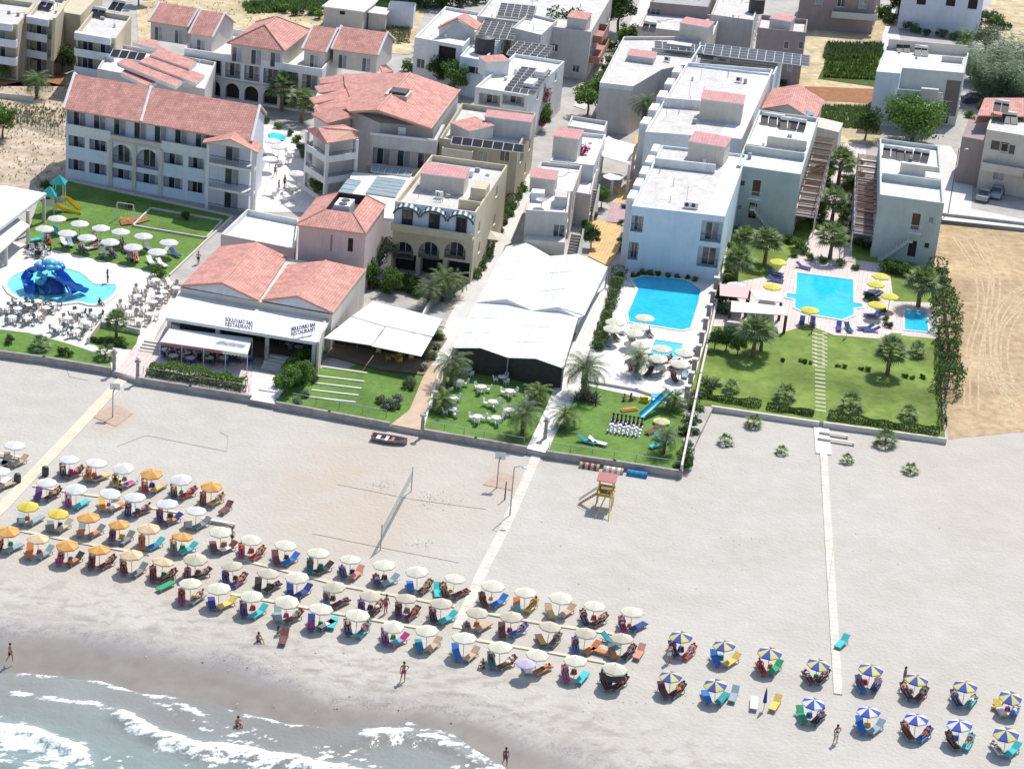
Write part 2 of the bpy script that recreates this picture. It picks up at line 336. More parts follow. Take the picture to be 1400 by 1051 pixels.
for px,wd,amp,h in [([(-150,962),(0,985),(40,992),(80,1004),(115,1018),(135,1030)],2.9,1.,.55),
                 ([(-150,1016),(0,1028),(60,1042),(120,1055),(250,1075)],1.8,.35,.2),
                 ([(150,962),(178,972),(205,990),(235,1003),(270,1012),(330,1019),(395,1030),(450,1042),(520,1056),(640,1080)],1.7,.85,.40),
                 ([(228,958),(255,962),(292,977)],.5,.55,.1),
                 ([(480,1003),(500,997),(540,995),(575,998),(605,1005),(640,1020),(675,1038),(700,1052),(740,1090)],1.1,.65,.25),
                 ([(0,914),(60,918),(130,926),(190,941),(260,951)],.45,.5,.03),([(300,962),(350,975),(400,986),(470,987)],.4,.5,.03),([(200,948),(230,962),(250,985)],.4,.4,.04),([(0,940),(35,946),(75,951),(110,956),(150,961),(190,974)],.55,.5,.06),
                 ([(490,998),(560,989),(622,1003),(692,1046)],.5,.35,.05)]:
    f,s,ins=dline(px,wd); foam=np.maximum(foam,f*amp*(.55+.9*n1)); Hh+=h*np.exp(-((s-.9)/1.0)**2)*ins
trail=np.clip((fbm(X*.22,Y*.3,3,33)-.42)*5,0,1)*np.clip(dep/3,0,1)
st1=fbm(X*1.0+Y*.5,Y*3.4-X*.9,5,71); foam=np.clip(foam*(.45+1.0*np.clip((st1-.38)*4,0,1))+lace*trail*.55*np.clip((n2-.3)*2,0,1)+np.clip((st1-.60)*5,0,.5)*trail,0,1); foam=np.clip((foam-.16+ (n2-.5)*.35)*1.35,0,1)*np.clip(dep*3+.3,0,1)
milky=np.clip(fbm(X*.16,Y*.2,3,50)*1.4-.25,0,1)
deep=np.clip((dep-3.5)/8,0,1)
Zw=-.035*(np.interp(X,*WET)-np.interp(X,*EDG))-.01+Hh*np.clip(dep/2,0,1)+(n1-.5)*.12*np.clip(dep/3,0,1)-np.clip(-dep,0,None)*.5
wm=bpy.data.materials.new('sea_water'); wm.use_nodes=True; t=wm.node_tree; N=t.nodes; L=t.links; b=N['Principled BSDF']; geo=N.new('ShaderNodeNewGeometry')
c=mix(attr('deep'),(.225,.21,.185),(.185,.25,.235)); c=mix(rng(attr('milky'),0,1,0,.55),c,(.31,.37,.345)); ff=madd(noise(4.5,7),.95,attr('foam')); ff=rng(ff,.58,.95); c=mix(mul(ff,rng(attr('foam'),.03,.12)),c,(.86,.88,.88))
L.new(c,b.inputs['Base Color']); L.new(rng(attr('foam'),0,1,.14,.7),b.inputs['Roughness'])
bp=N.new('ShaderNodeBump'); bp.inputs['Distance'].default_value=.05; L.new(noise(2.8,6),bp.inputs['Height']); L.new(bp.outputs[0],b.inputs['Normal'])
tag(gridmesh('sea',X,Y,Zw,dict(foam=foam,deep=deep,milky=milky),wm),kind='structure')
# --- raised town plateau
front=[(-200,452),(0,482),(150,506),(187,519),(342,545),(378,553),(533,582),(577,590),(718,614),(747,620),(931,647),(975,556),(1120,577),(1293,600),(1272,372),(1262,296),(1400,312),(1700,350)]
pts=[T(*p) for p in front]
mb=MB(); far=[Vector((400,pts[-1].y,Z0)),Vector((400,900,Z0)),Vector((-400,900,Z0)),Vector((-400,pts[0].y,Z0))]
ring=pts+far
bm=bmesh.new(); vs_=[bm.verts.new(p) for p in ring]; f=bm.faces.new(vs_); bm.normal_update(); bmesh.ops.triangulate(bm,faces=[f])
for a,c2 in zip(pts[:-1],pts[1:]):
    q=[bm.verts.new(Vector((p.x,p.y,z))) for p,z in ((a,Z0),(c2,Z0),(c2,-.5),(a,-.5))]; bm.faces.new(q)
me=bpy.data.meshes.new('town_ground'); bm.to_mesh(me); bm.free(); me.materials.append(pave); o=bpy.data.objects.new('town_ground',me); COL.objects.link(o); tag(o,kind='structure')
zz=Z0
_sn=[0]
def S(name,px,mat,k=1,**kw): _sn[0]+=1; return sheet(name,px,mat,Z0+.03*k+.0006*_sn[0],**kw)
sheet('dry_field',[(1297,600),(1276,372),(1266,302),(1400,318),(1560,345),(1900,380),(1900,640),(1400,590)],drym,.02)
S('rubble_lot',[(-80,60),(20,115),(96,118),(90,150),(88,250),(70,262),(-60,258)],rubble)
S('lawn',[(34,333),(90,345),(185,367),(230,377),(318,297),(88,247),(56,262)],grassm)
S('pool_deck',[(-120,300),(34,333),(230,377),(252,392),(215,455),(188,518),(150,505),(-120,455)],pavew,1)
S('lawn',[(-120,430),(0,450),(40,455),(95,470),(150,488),(152,504),(0,480),(-120,462)],grassm,2)
S('planting_bed',[(137,448),(190,457),(184,478),(120,470)],grassm,2)
S('entry_path',[(186,470),(206,476),(190,517),(158,508)],pavep,2)
S('walkway',[(232,378),(318,298),(345,285),(250,400),(240,395)],pave,2)
S('walkway',[(345,165),(410,180),(440,265),(420,290),(345,290),(365,215)],pavew,1)
S('terrace',[(205,476),(232,432),(345,455),(345,545),(190,519)],pavep,2)
S('steps_landing',[(345,505),(378,512),(375,552),(342,546)],pavew,3)
S('lawn',[(378,540),(400,500),(470,505),(560,470),(602,455),(610,470),(578,540),(552,572),(531,580),(378,552)],grassm,2)
S('lawn',[(578,590),(606,505),(640,470),(770,498),(760,550),(718,613)],grassm,2)
S('lawn',[(749,619),(775,555),(803,527),(936,558),(931,646)],grassm,2)
S('walkway',[(720,613),(746,619),(785,545),(830,400),(832,365),(800,350),(770,500),(745,560)],pavew,3)
S('lane',[(534,580),(576,588),(622,478),(700,330),(735,250),(718,240),(618,420),(560,560)],earthp,3)
S('lane',[(590,500),(625,500),(700,330),(735,240),(718,238),(672,330),(610,440)],asph,4)
S('pool_deck',[(780,545),(803,527),(937,557),(987,392),(985,372),(860,370),(842,400)],pavew,2)
S('lawn',[(939,553),(985,385),(1000,320),(1110,300),(1200,340),(1275,370),(1292,598),(1120,577),(975,555)],grass2,1)
S('pool_deck',[(962,446),(974,392),(1060,376),(1085,345),(1135,350),(1215,362),(1222,412),(1282,414),(1286,462),(1220,455),(1202,463),(1140,458),(1105,444),(1065,456),(1048,446)],pavep,2)
S('courtyard',[(1075,380),(1120,300),(1145,230),(1165,165),(1180,165),(1185,220),(1165,300),(1165,375)],pavep,1)
S('walkway',[(802,298),(831,304),(849,307),(848,338),(832,364),(804,350),(813,322)],pavey,3)
S('walkway',[(836,276),(855,278),(857,295),(849,305),(829,303)],paveq,3)
S('walkway',[(834,253),(850,257),(857,243),(866,244),(861,270),(853,278),(836,276),(846,266)],pavey,3)
S('walkway',[(862,220),(875,220),(870,242),(857,243)],paveq,3)
S('walkway',[(868,185),(885,180),(882,210),(875,220),(862,218)],pavey,3)
S('street',[(784,145),(800,120),(862,30),(875,0),(890,-25),(915,-25),(893,0),(858,60),(818,122),(800,150)],asph,2)
S('driveway',[(1204,72),(1206,50),(1216,20),(1230,0),(1245,0),(1228,40),(1235,75)],asph,2)
S('street',[(1190,345),(1204,190),(1300,200),(1330,250),(1328,285),(1400,300),(1400,312),(1262,298),(1200,340)],asph,1)
S('vegetable_plot',[(1118,108),(1140,62),(1200,68),(1202,120)],vegm,2)
S('field',[(1092,112),(1108,20),(1150,0),(1212,20),(1206,120),(1204,200),(1100,190)],drym2,1)
S('red_soil_plot',[(1100,118),(1198,122),(1196,142),(1096,136)],soilr,2)
S('field',[(200,0),(210,-40),(600,-40),(560,75),(480,70),(330,40),(190,60),(186,10)],drym2,1)
S('field',[(1340,50),(1356,0),(1400,-30),(1500,0),(1400,60)],drym2,1)
S('field',[(-60,112),(0,118),(45,108),(90,118),(90,102),(0,90),(-60,90)],soilr,1)
def strip(name,px,w,mat,z,kind='structure'):
    pts=[G(*p,z) for p in px]; Lf=[];Rt=[]
    for i,p in enumerate(pts):
        d=(pts[min(i+1,len(pts)-1)]-pts[max(i-1,0)]); d.z=0; d.normalize(); n=Vector((-d.y,d.x,0))*w/2; Lf.append(p+n); Rt.append(p-n)
    mb=MB()
    for i in range(len(pts)-1): mb.slab([Rt[i],Rt[i+1],Lf[i+1],Lf[i]],.12,mat)
    return tag(mb.build(name),kind=kind)
boardm=tiled('cream_walkway_boards',(.68,.60,.45),(.56,.49,.37),2.2,.6,.02,rot=-GA,off=0,var=.05,blotch=.08)
whiteslab=M('white_slab',(.68,.66,.61),.85,.06,1)
boardw=tiled('bleached_walkway_boards',(.63,.59,.51),(.50,.46,.40),2.2,.8,.025,rot=-GA,off=0,var=.07,blotch=.12)
strip('boardwalk',[(-20,715),(0,696),(60,632),(105,585),(150,537),(174,512)],1.15,boardm,.09)
strip('boardwalk',[(626,858),(660,780),(690,722),(716,664),(738,612)],.95,boardw,.09)
strip('boardwalk',[(1146,948),(1140,850),(1132,720),(1125,600),(1122,572)],.72,boardw,.09); strip('landing',[(1126,620),(1122,572)],1.6,whiteslab,.10)
for px in ([(45,663),(110,674),(160,681)],[(200,692),(252,701)],[(25,724),(110,741),(205,757)],[(285,711),(314,719)],[(325,763),(400,782),(475,801),(622,828)],
           [(316,811),(400,826),(475,840),(600,862)],[(667,838),(740,851),(850,867)],[(640,872),(700,882),(760,892),(845,908)]):
    strip('boardwalk',px,.38,boardm,.10)
# paved stepping slabs through the right lawn
mb=MB(); slabm=M('stepping_slabs',(.60,.56,.46),.9,.1,3)
for k in range(20):
    y=458+k*5.45; c=T(1120+.02*(y-458),y); 
    mb.box(-.55,.55,-.14,.14,0,.03,slabm,lambda a,b_,z,c=c:c+GU*a+GV*b_+Vector((0,0,z+.03)))
for k in range(9):
    y=456+k*5.4
    for dx in (-6.5,7.5):
        c=T(1120+dx,y); mb.box(-.28,.28,-.14,.14,0,.03,slabm,lambda a,b_,z,c=c:c+GU*a+GV*b_+Vector((0,0,z+.03)))
tag(mb.build('stepping_path'),kind='structure')

trk=M('vehicle_tracks',(.38,.27,.16),.95,.2,1.6,.02,col2=(.62,.51,.33))
rt=random.Random(8)
base=([(1400,392),(1372,410),(1352,440),(1345,480),(1352,520),(1372,560)],[(1405,404),(1384,424),(1366,450),(1360,486),(1368,526),(1392,556)],[(1300,325),(1330,372),(1338,420),(1322,480),(1318,560)],[(1330,330),(1350,380),(1345,440),(1350,500),(1390,540)])
for n_,px in enumerate(base):
  for off in (0,8,rt.uniform(14,22)):
    pts=[G(x+off+rt.uniform(-2,2),y+rt.uniform(-3,3),.03+.002*n_) for x,y in px]; cur=[]
    for k in range(31):
        t=k/30*(len(pts)-1); i=min(int(t),len(pts)-2); f=t-i; p0=pts[max(i-1,0)];p1=pts[i];p2_=pts[i+1];p3=pts[min(i+2,len(pts)-1)]
        cur.append(.5*((2*p1)+(-p0+p2_)*f+(2*p0-5*p1+4*p2_-p3)*f*f+(-p0+3*p1-3*p2_+p3)*f**3))
    mb=MB()
    for k,(a,b_) in enumerate(zip(cur[:-1],cur[1:])):
        d_=(b_-a).normalized(); w_=.11+.03*math.sin(k*.9); n2_=Vector((-d_.y,d_.x,0)); mb.slab([a-n2_*w_,b_-n2_*w_,b_+n2_*w_,a+n2_*w_],.02,trk)
    tag(mb.build('vehicle_track'),kind='structure')
# ================= BUILDINGS =================
def hit(px,py,O,nrm):
    d=ray(px,py); C=Vector((0,0,CH)); t=(O-C).dot(nrm)/d.dot(nrm); return C+d*t
class Bd:
    def __init__(s,name,label,cat,FL,FR,BR,h,wall,group=None,par=.6,roof=None,base=Z0,root=None,pthick=.22,dep=None):
        s.h=h; s.wall=wall; s.par=par; s.roofm=roof or screed; s.base=base; s.pt=pthick
        A=G(*FL,h); B=G(*FR,h); C=G(*BR,h); s.O=Vector((A.x,A.y,0)); U=B-A; V=C-B; s.wa=U.length; s.u=U.normalized(); s.v=V.normalized(); s.wd=dep or V.length
        s.root=root or empty(name,(A.x,A.y,base),label,cat,group); s.holes={'f':[],'r':[],'l':[],'b':[]}; s.made=False
    def P(s,a,b,z): return s.O+s.u*a+s.v*b+Vector((0,0,z))
    def side(s,k):
        if k=='f': return s.O,s.u,s.v,s.wa
        if k=='b': return s.O+s.v*s.wd,s.u,-s.v,s.wa
        if k=='r': return s.O+s.u*s.wa,s.v,-s.u,s.wd
        if k=='l': return s.O,s.v,s.u,s.wd
    def az(s,k,px,py):
        O,d,i,w=s.side(k); n=Vector((d.y,-d.x,0)); p=hit(px,py,O,n); return (p-O).dot(d),p.z
    def hole(s,k,a0,a1,z0,z1,kind='win',dep=.18,arch=False,rail=None,mat=None):
        O,d,i,w=s.side(k); a0=max(a0,.12); a1=min(a1,w-.12)
        if a1-a0>.15: s.holes[k].append((a0,a1,max(z0,s.base+.02),min(z1,s.h-.1),kind,dep,arch,rail,mat))
    def pw(s,k,px,py,w=1.,h=1.3,kind='win',**kw):
        a,z=s.az(k,px,py); s.hole(k,a-w/2,a+w/2,z-h/2,z+h/2,kind,**kw)
    def pr(s,k,x0,y0,x1,y1,kind='win',**kw):
        """opening spanning picture points: left-top to right-bottom"""
        a,z=s.az(k,x0,y0); a2,z2=s.az(k,x1,y1)
        s.hole(k,min(a,a2),max(a,a2),min(z,z2),max(z,z2),kind,**kw)
    def walls(s):
        mb=MB(); W=s.wall; nm=s.root.name.split('.')[0]; rn=random.Random(int(s.O.x*10)+int(s.O.y))
        if nm in('apartment_house','holiday_house','villa','villa_wing') and s.h>4.5:
            for k in 'frl':
                if s.holes[k]: continue
                w=s.side(k)[3]; n=int(w/3.1)
                for st in range(int((s.h-s.par-s.base)/2.75)):
                    for i in range(n):
                        if rn.random()<.2: continue
                        c=w*(i+.5)/n; z=s.base+1.0+2.8*st
                        if z+1.3>s.h-s.par-.1: continue
                        if rn.random()<.3: s.hole(k,c-.45,c+.45,z-.85,z+1.2,'door')
                        else: s.hole(k,c-.55,c+.55,z,z+1.2,'win')
        if s.par>0 and s.wa*s.wd>45 and s.h>4.5:
            z=s.h-s.par; 
            for i in range(int(2+s.wa*s.wd/45)):
                a=rn.uniform(.8,s.wa-1.4); b=rn.uniform(1.,s.wd-1.5); q=MB(); t=rn.random()
                if t<.35: ww=rn.uniform(.3,.7); q.box(a,a+ww,b,b+ww*.8,z,z+rn.uniform(.25,.8),rn.choice([s.wall,white,concrete]),s.P); child(q,'roof_hatch',s.root)
                elif t<.7: q.tube([s.P(a,b,z),s.P(a,b,z+rn.uniform(.5,1.1))],.06,rn.choice([white,metal]),6); child(q,'vent_pipe',s.root)
                elif t<.85: q.tube([s.P(a,b,z),s.P(a,b,z+2.3)],.025,metal,4); [q.tube([s.P(a-.45,b,z+2.2-.22*j),s.P(a+.45,b,z+2.2-.22*j)],.012,metal,3) for j in range(3)]; child(q,'antenna',s.root)
                else:
                    pts=[s.P(min(max(a+rn.uniform(-.8,.8)+j*.7,.4),s.wa-.4),min(b+j*.8,s.wd-.4),z+.03) for j in range(6)]; q.tube(pts,.025,darkm,4); child(q,'roof_cable',s.root)
        for k in 'frlb':
            O,d,i,w=s.side(k); H=s.holes[k]; e=lambda a,dp,z:O+d*a+i*dp+Vector((0,0,z))
            aa=sorted(set([0,w]+[x for h in H for x in h[:2]])); zs=sorted(set([s.base-.5,s.h]+[x for h in H for x in h[2:4]]))
            for i0,i1 in zip(aa[:-1],aa[1:]):
                for j0,j1 in zip(zs[:-1],zs[1:]):
                    ca,cz=(i0+i1)/2,(j0+j1)/2
                    if i1-i0<1e-4 or j1-j0<1e-4 or any(h[0]<ca<h[1] and h[2]<cz<h[3] for h in H): continue
                    mb.poly([e(i0,0,j0),e(i1,0,j0),e(i1,0,j1),e(i0,0,j1)],W)
            for (a0,a1,z0,z1,kind,dp,arch,rail,mat) in H:
                dm=mat or W
                mb.poly([e(a0,0,z0),e(a1,0,z0),e(a1,dp,z0),e(a0,dp,z0)],dm)
                mb.poly([e(a0,0,z0),e(a0,dp,z0),e(a0,dp,z1),e(a0,0,z1)],W); mb.poly([e(a1,0,z0),e(a1,dp,z0),e(a1,dp,z1),e(a1,0,z1)],W)
                if not arch: mb.poly([e(a0,0,z1),e(a1,0,z1),e(a1,dp,z1),e(a0,dp,z1)],W)
                else:
                    r=(a1-a0)/2; rz=min(r,z1-z0-.1); n=10; pr_=[]
                    for q in range(n+1):
                        t=math.pi*q/n; pr_.append((a0+r-r*math.cos(t),z1-rz+rz*math.sin(t)))
                    for (xa,za),(xb,zb) in zip(pr_[:-1],pr_[1:]):
                        if min(za,zb)<z1-1e-3: mb.poly([e(xa,0,za),e(xb,0,zb),e(xb,0,z1),e(xa,0,z1)],W)
                        mb.poly([e(xa,0,za),e(xb,0,zb),e(xb,dp,zb),e(xa,dp,za)],W)
                if kind=='log':   # recessed balcony: back wall with glazed doors, floor handled above
                    mb.poly([e(a0,dp,z0),e(a1,dp,z0),e(a1,dp,z1),e(a0,dp,z1)],dm)
        # parapet ring
        if s.par>0:
            t=s.pt; h=s.h; a,b=s.wa,s.wd; P=s.P
            o=[(0,0),(a,0),(a,b),(0,b)]; n=[(t,t),(a-t,t),(a-t,b-t),(t,b-t)]
            for j in range(4):
                q=(j+1)%4
                mb.poly([P(*o[j],h),P(*o[q],h),P(*n[q],h),P(*n[j],h)],W)
                mb.poly([P(*n[j],h),P(*n[q],h),P(*n[q],h-s.par),P(*n[j],h-s.par)],W)
            child(mb,'wall',s.root)
            rb=MB(); rb.poly([P(*n[0],h-s.par),P(*n[1],h-s.par),P(*n[2],h-s.par),P(*n[3],h-s.par)],s.roofm); child(rb,'roof',s.root)
        else: child(mb,'wall',s.root)
        # glazing
        for k in 'frl':
            O,d,i,w=s.side(k); e=lambda a,dp,z:O+d*a+i*dp+Vector((0,0,z))
            for (a0,a1,z0,z1,kind,dp,arch,rail,mat) in s.holes[k]:
                def F(a,b_,z): return O+d*a+i*b_+Vector((0,0,z))
                if kind in('win','door'):
                    fb=MB(); f=.07; fm=frameB if mat is frameB else frameW
                    fb.box(a0,a0+f,dp-.07,dp-.01,z0,z1,fm,F); fb.box(a1-f,a1,dp-.07,dp-.01,z0,z1,fm,F)
                    fb.box(a0+f,a1-f,dp-.07,dp-.01,z0,z0+f,fm,F); fb.box(a0+f,a1-f,dp-.07,dp-.01,z1-f,z1,fm,F)
                    if a1-a0>.9: fb.box((a0+a1)/2-.03,(a0+a1)/2+.03,dp-.07,dp-.01,z0+f,z1-f,fm,F)
                    wn=child(fb,'window' if kind=='win' else 'door',s.root)
                    gb=MB(); gb.box(a0+f,a1-f,dp-.035,dp-.005,z0+f,z1-f,random.choice([glass,glass,curt]) if kind=='win' else (glass if random.random()<.7 else frameB),F)
                    g=child(gb,'pane',s.root); g.parent=wn
                    if kind=='win' and s.h<30:
                        sb=MB(); sb.box(a0-.06,a1+.06,-.07,dp-.07,z0-.06,z0-.003,frameW,F); q=child(sb,'sill',s.root); q.parent=wn
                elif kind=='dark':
                    gb=MB(); gb.poly([F(a0,dp,z0),F(a1,dp,z0),F(a1,dp,z1),F(a0,dp,z1)],mat or darkin); child(gb,'opening',s.root)  # flat sheet, near-black by default to paint the shade of a room behind
                elif kind=='log':
                    n=max(1,int((a1-a0)/2.6)); ww=(a1-a0)/n
                    for q in range(n):
                        c=a0+ww*(q+.5); hw=min(.85,ww*.33); zt=z0+min(2.15,z1-z0-.15)
                        fb=MB(); f=.07
                        for xa,xb in ((c-hw,c-hw+f),(c-.04,c+.04),(c+hw-f,c+hw)): fb.box(xa,xb,dp-.09,dp-.01,z0+.02,zt,frameW,F)
                        fb.box(c-hw,c+hw,dp-.085,dp-.012,zt,zt+.07,frameW,F)
                        dd=child(fb,'balcony_door',s.root); gb=MB()
                        gb.box(c-hw+f,c-.04,dp-.05,dp-.02,z0+.02,zt,glass,F); gb.box(c+.04,c+hw-f,dp-.05,dp-.02,z0+.02,zt,random.choice([curt,curt,glass]),F)
                        g=child(gb,'pane',s.root); g.parent=dd
                if rail:
                    rb=MB()
                    if rail=='bar':
                        rb.box(a0,a1,.03,.08,z0+.95,z0+1.0,darkm,F); rb.box(a0,a1,.03,.08,z0+.12,z0+.16,darkm,F)
                        m=int((a1-a0)/.16)
                        for q in range(1,m): x=a0+(a1-a0)*q/m; rb.box(x-.012,x+.012,.045,.07,z0+.16,z0+.95,darkm,F)
                    else: rb.box(a0,a1,.02,.14,z0,z0+.95,rail,F)
                    child(rb,'railing',s.root)
        s.made=True; return s
    def slabpart(s,name,a0,a1,b0,b1,z0,z1,m,sub=None):
        mb=MB(); mb.box(a0,a1,b0,b1,z0,z1,m,s.P); o=child(mb,name,s.root)
        if sub: o.parent=sub
        return o
    def balcony(s,k,a0,a1,z,dep=1.2,m=None,ph=.95,bars=False):
        O,d,i,w=s.side(k); m=m or s.wall
        def F(a,b_,z_): return O+d*a-i*b_+Vector((0,0,z_))
        mb=MB(); mb.box(a0,a1,.003,dep,z-.18,z,m,F)
        if not bars: mb.box(a0,a1,dep-.1,dep+.002,z+.001,z+ph,m,F); mb.box(a0,a0+.1,.003,dep-.1,z+.001,z+ph,m,F); mb.box(a1-.1,a1,.003,dep-.1,z+.001,z+ph,m,F)
        else:
            mb.box(a0,a1,dep-.06,dep,z+.9,z+.95,frameW,F)
            for q in range(int((a1-a0)/.2)+1): x=a0+q*.2; mb.box(x,x+.025,dep-.045,dep-.02,z+.001,z+.9,frameW,F)
        child(mb,'balcony',s.root)
def stairbox(b,px0,px1,hz,depth,m=None,top=tileP,ztop=None):
    """stair head standing on a flat roof: px0/px1 = front-left/right corners of its lid, seen in the photo"""
    A=G(*px0,hz); B=G(*px1,hz); u=(B-A); w=u.length; u.normalize(); v=Vector((-u.y,u.x,0)); m=m or b.wall; zb=b.h-b.par
    F=lambda a,c,z: Vector((A.x,A.y,0))+u*a+v*c+Vector((0,0,z))
    mb=MB(); mb.box(.1,w-.1,.1,depth-.1,zb-.02,hz-.12,m,F); o=child(mb,'stair_tower',b.root)
    mb=MB(); mb.slab([F(0,0,hz-.12),F(w,0,hz-.12),F(w,depth,hz+.12),F(0,depth,hz+.12)],.12,top,frameW); l=child(mb,'lid_roof',b.root); l.parent=o
    mb=MB(); mb.box(w*.35,w*.35+.8,.06,.1,zb,zb+2,frameB,F)
    return o
def poly3(pts,z=None): return [G(p[0],p[1],p[2] if len(p)>2 else z) for p in pts]
def roofpart(root,name,polys,mat=tileR,th=.14,edge=None):
    mb=MB()
    for p in polys: mb.slab(poly3(p),th,mat,edge or capt)
    return child(mb,name,root)
def ridge(root,lines,r=.11,m=None):
    mb=MB()
    for p in lines: mb.tube([q+Vector((0,0,.03)) for q in poly3(p)],r,m or capt,5)
    return child(mb,'ridge_tiles',root)
def quadwall(root,name,pts,mat): 
    mb=MB(); mb.poly(pts,mat); return child(mb,name,root)
def body(root,name,pts,z0,z1,mat):
    mb=MB(); mb.hexa([Vector((p.x,p.y,z0)) for p in pts],[Vector((p.x,p.y,z1(p) if callable(z1) else z1)) for p in pts],mat); return child(mb,name,root)

# ---- 1 the big three-storey hotel block with red roof (left) ----
h1=9.9
B=Bd('hotel_block','three-storey pale blue-white hotel block with one long red tiled roof behind the slide pool','hotel block',(90,146),(343,191),(367,146),h1,lilac,par=0,dep=11)
W=B.wa
def col(px): return B.az('f',px,200)[0]
f3=6.9; f2=3.75; 
ae=[91,109,119,149,154,182,186,219,222,253,258,281]
# top floor: set-back wall with doors behind a terrace; lower floors: recessed balconies
for x0,x1 in ((92.5,117),(121,147),(223,252),(257,281)):
    a0,a1=col(x0)+.1,col(x1)-.1
    for z in (.75,3.85): B.hole('f',a0,a1,z+.1,z+2.45,'log',1.3,rail=cool)
for x0,x1 in ((152.5,181.5),(186,218.5)):
    a0,a1=col(x0),col(x1)
    B.hole('f',a0,a1,.85,3.05,'log',1.3,rail=cool); B.hole('f',a0,a1,3.7,6.25,'log',1.3,arch=True,rail='bar')
# long terrace recess of the top storey
B.hole('f',.15,col(287),7.0,9.55,'log',1.5,rail=None)
x=B.az('f',345,190)[0]
B.walls()
terr=MB(); 
for x0,x1,z,t in ((92,151,7.75,white),(151,221,7.35,beige),(221,285,7.75,white)): terr.box(col(x0)+.001,col(x1)-.001,-.12,.12,6.7,z,t,B.P)
terr.box(col(151),col(221),-.26,-.121,6.55,6.75,beige,B.P); child(terr,'terrace_parapet',B.root)
for x0 in (151.5,184,220):
    B.slabpart('pier',col(x0)-.25,col(x0)+.25,-.16,-.003,Z0,6.5,beige)
rz=12.6; d=B.wd; P=B.P
mb=MB()
for a0,a1 in ((-.35,W*.415),(W*.415,W+.3)):
    mb.slab([P(a0,-.55,h1-.1),P(a1,-.55,h1-.1),P(a1,d*.5,rz),P(a0,d*.5,rz)],.16,tileR,capt); mb.slab([P(a0,d*.5,rz),P(a1,d*.5,rz),P(a1,d+.5,h1-.1),P(a0,d+.5,h1-.1)],.16,tileR,capt)
rf=child(mb,'roof',B.root)
mb=MB()
for a in (-.2,W*.415,W+.15): mb.tube([P(a,-.55,h1+.0),P(a,d*.5,rz+.1),P(a,d+.5,h1)],.17,white,5)
o=child(mb,'verge',B.root); o.parent=rf
mb=MB()
for a in (0.001,W-.001): mb.poly([P(a,0,h1-.2),P(a,d,h1-.2),P(a,d/2,rz-.15)],lilac)
child(mb,'gable',B.root)
# porch tower on the right corner
aP0,aP1=col(286),W+.9
mb=MB()
for z in (3.6,6.7): mb.box(aP0,aP1,-1.9,-.003,z-.3,z,white,P)
for a in (aP0+.001,aP1-.401): mb.box(a,a+.4,-1.899,-1.5,Z0-.3,9.3,white,P)
mb.box(aP1-.401,aP1-.001,-.4,0.3,Z0-.3,9.3,white,P); child(mb,'porch_frame',B.root)
for z in (Z0,3.6,6.7):
    mb=MB(); mb.box(aP0+.4,aP1-.4,-1.86,-1.8,z+.9,z+.97,darkm,P); 
    for q in range(28): 
        xx=aP0+.4+(aP1-aP0-.8)*q/27; mb.box(xx-.012,xx+.012,-1.85,-1.81,z+.01,z+.9,darkm,P)
    child(mb,'railing',B.root)
    wn=MB(); cx=(aP0+aP1)/2; wn.box(cx-1.,cx+.9,-.06,-.01,z+.05,z+2.2,frameW,P); dd=child(wn,'balcony_door',B.root)
    wn=MB(); wn.box(cx-.93,cx-.05,-.075,-.062,z+.1,z+2.1,glass,P); wn.box(cx,cx+.83,-.075,-.062,z+.1,z+2.1,curt,P); g=child(wn,'pane',B.root); g.parent=dd
mb=MB(); cx=(aP0+aP1)/2; zr=10.35
mb.slab([P(aP0-.5,-2.5,9.25),P(cx,-2.5,zr),P(cx,1,zr),P(aP0-.5,1,9.25)],.14,tileR,capt); mb.slab([P(cx,-2.5,zr),P(aP1+.5,-2.5,9.25),P(aP1+.5,1,9.25),P(cx,1,zr)],.14,tileR,capt); child(mb,'porch_roof',B.root)
quadwall(B.root,'porch_gable',[P(aP0,-1.9,9.2),P(aP1,-1.9,9.2),P(cx,-1.9,zr-.2)],white)

# ---- 2 rear hotel wing: podium with loggias + three roofed houses ----
def gabled(root,name,e0,e1,zh,dep,zr,mat,frames=3,tag_='house',depr=None,win=True,tile=tileR):
    """roofed upper storey: eave corners in the photo, real depth; ridge parallel to the eave"""
    A=G(*e0,zh);Bp=G(*e1,zh);u=(Bp-A);w=u.length;u.normalize();v=Vector((-u.y,u.x,0))
    F=lambda a,c,z:Vector((A.x,A.y,0))+u*a+v*c+Vector((0,0,z)); r=depr or dep/2
    mb=MB(); mb.box(.3,w-.3,.4,dep-.3,6.2,zh-.05,mat,F)
    for a in (.299,w-.299): mb.poly([F(a,.4,zh-.06),F(a,dep-.3,zh-.06),F(a,r,zr-.16)],mat)
    o=child(mb,'upper_storey',root)
    mb=MB(); mb.slab([F(0,0,zh),F(w,0,zh),F(w,r,zr),F(0,r,zr)],.14,tile,capt); mb.slab([F(0,r,zr),F(w,r,zr),F(w,dep,zh),F(0,dep,zh)],.14,tile,capt); o2=child(mb,'roof',root)
    mb=MB()
    for a in (.05,w-.05): mb.tube([F(a,0,zh+.02),F(a,r,zr+.08),F(a,dep,zh+.02)],.15,white,5)
    q=child(mb,'verge',root); q.parent=o2
    if win:
        for k in range(frames):
            c=w*(k+.5)/frames; mb=MB(); mb.box(c-.65,c+.65,.33,.395,zh-2.75,zh-.75,frameW,F); q=child(mb,'balcony_door',root)
            mb=MB(); mb.box(c-.58,c-.04,.315,.329,zh-2.7,zh-.8,glass,F); mb.box(c+.04,c+.58,.315,.329,zh-2.7,zh-.8,curt,F); g=child(mb,'pane',root); g.parent=q
    return F,w
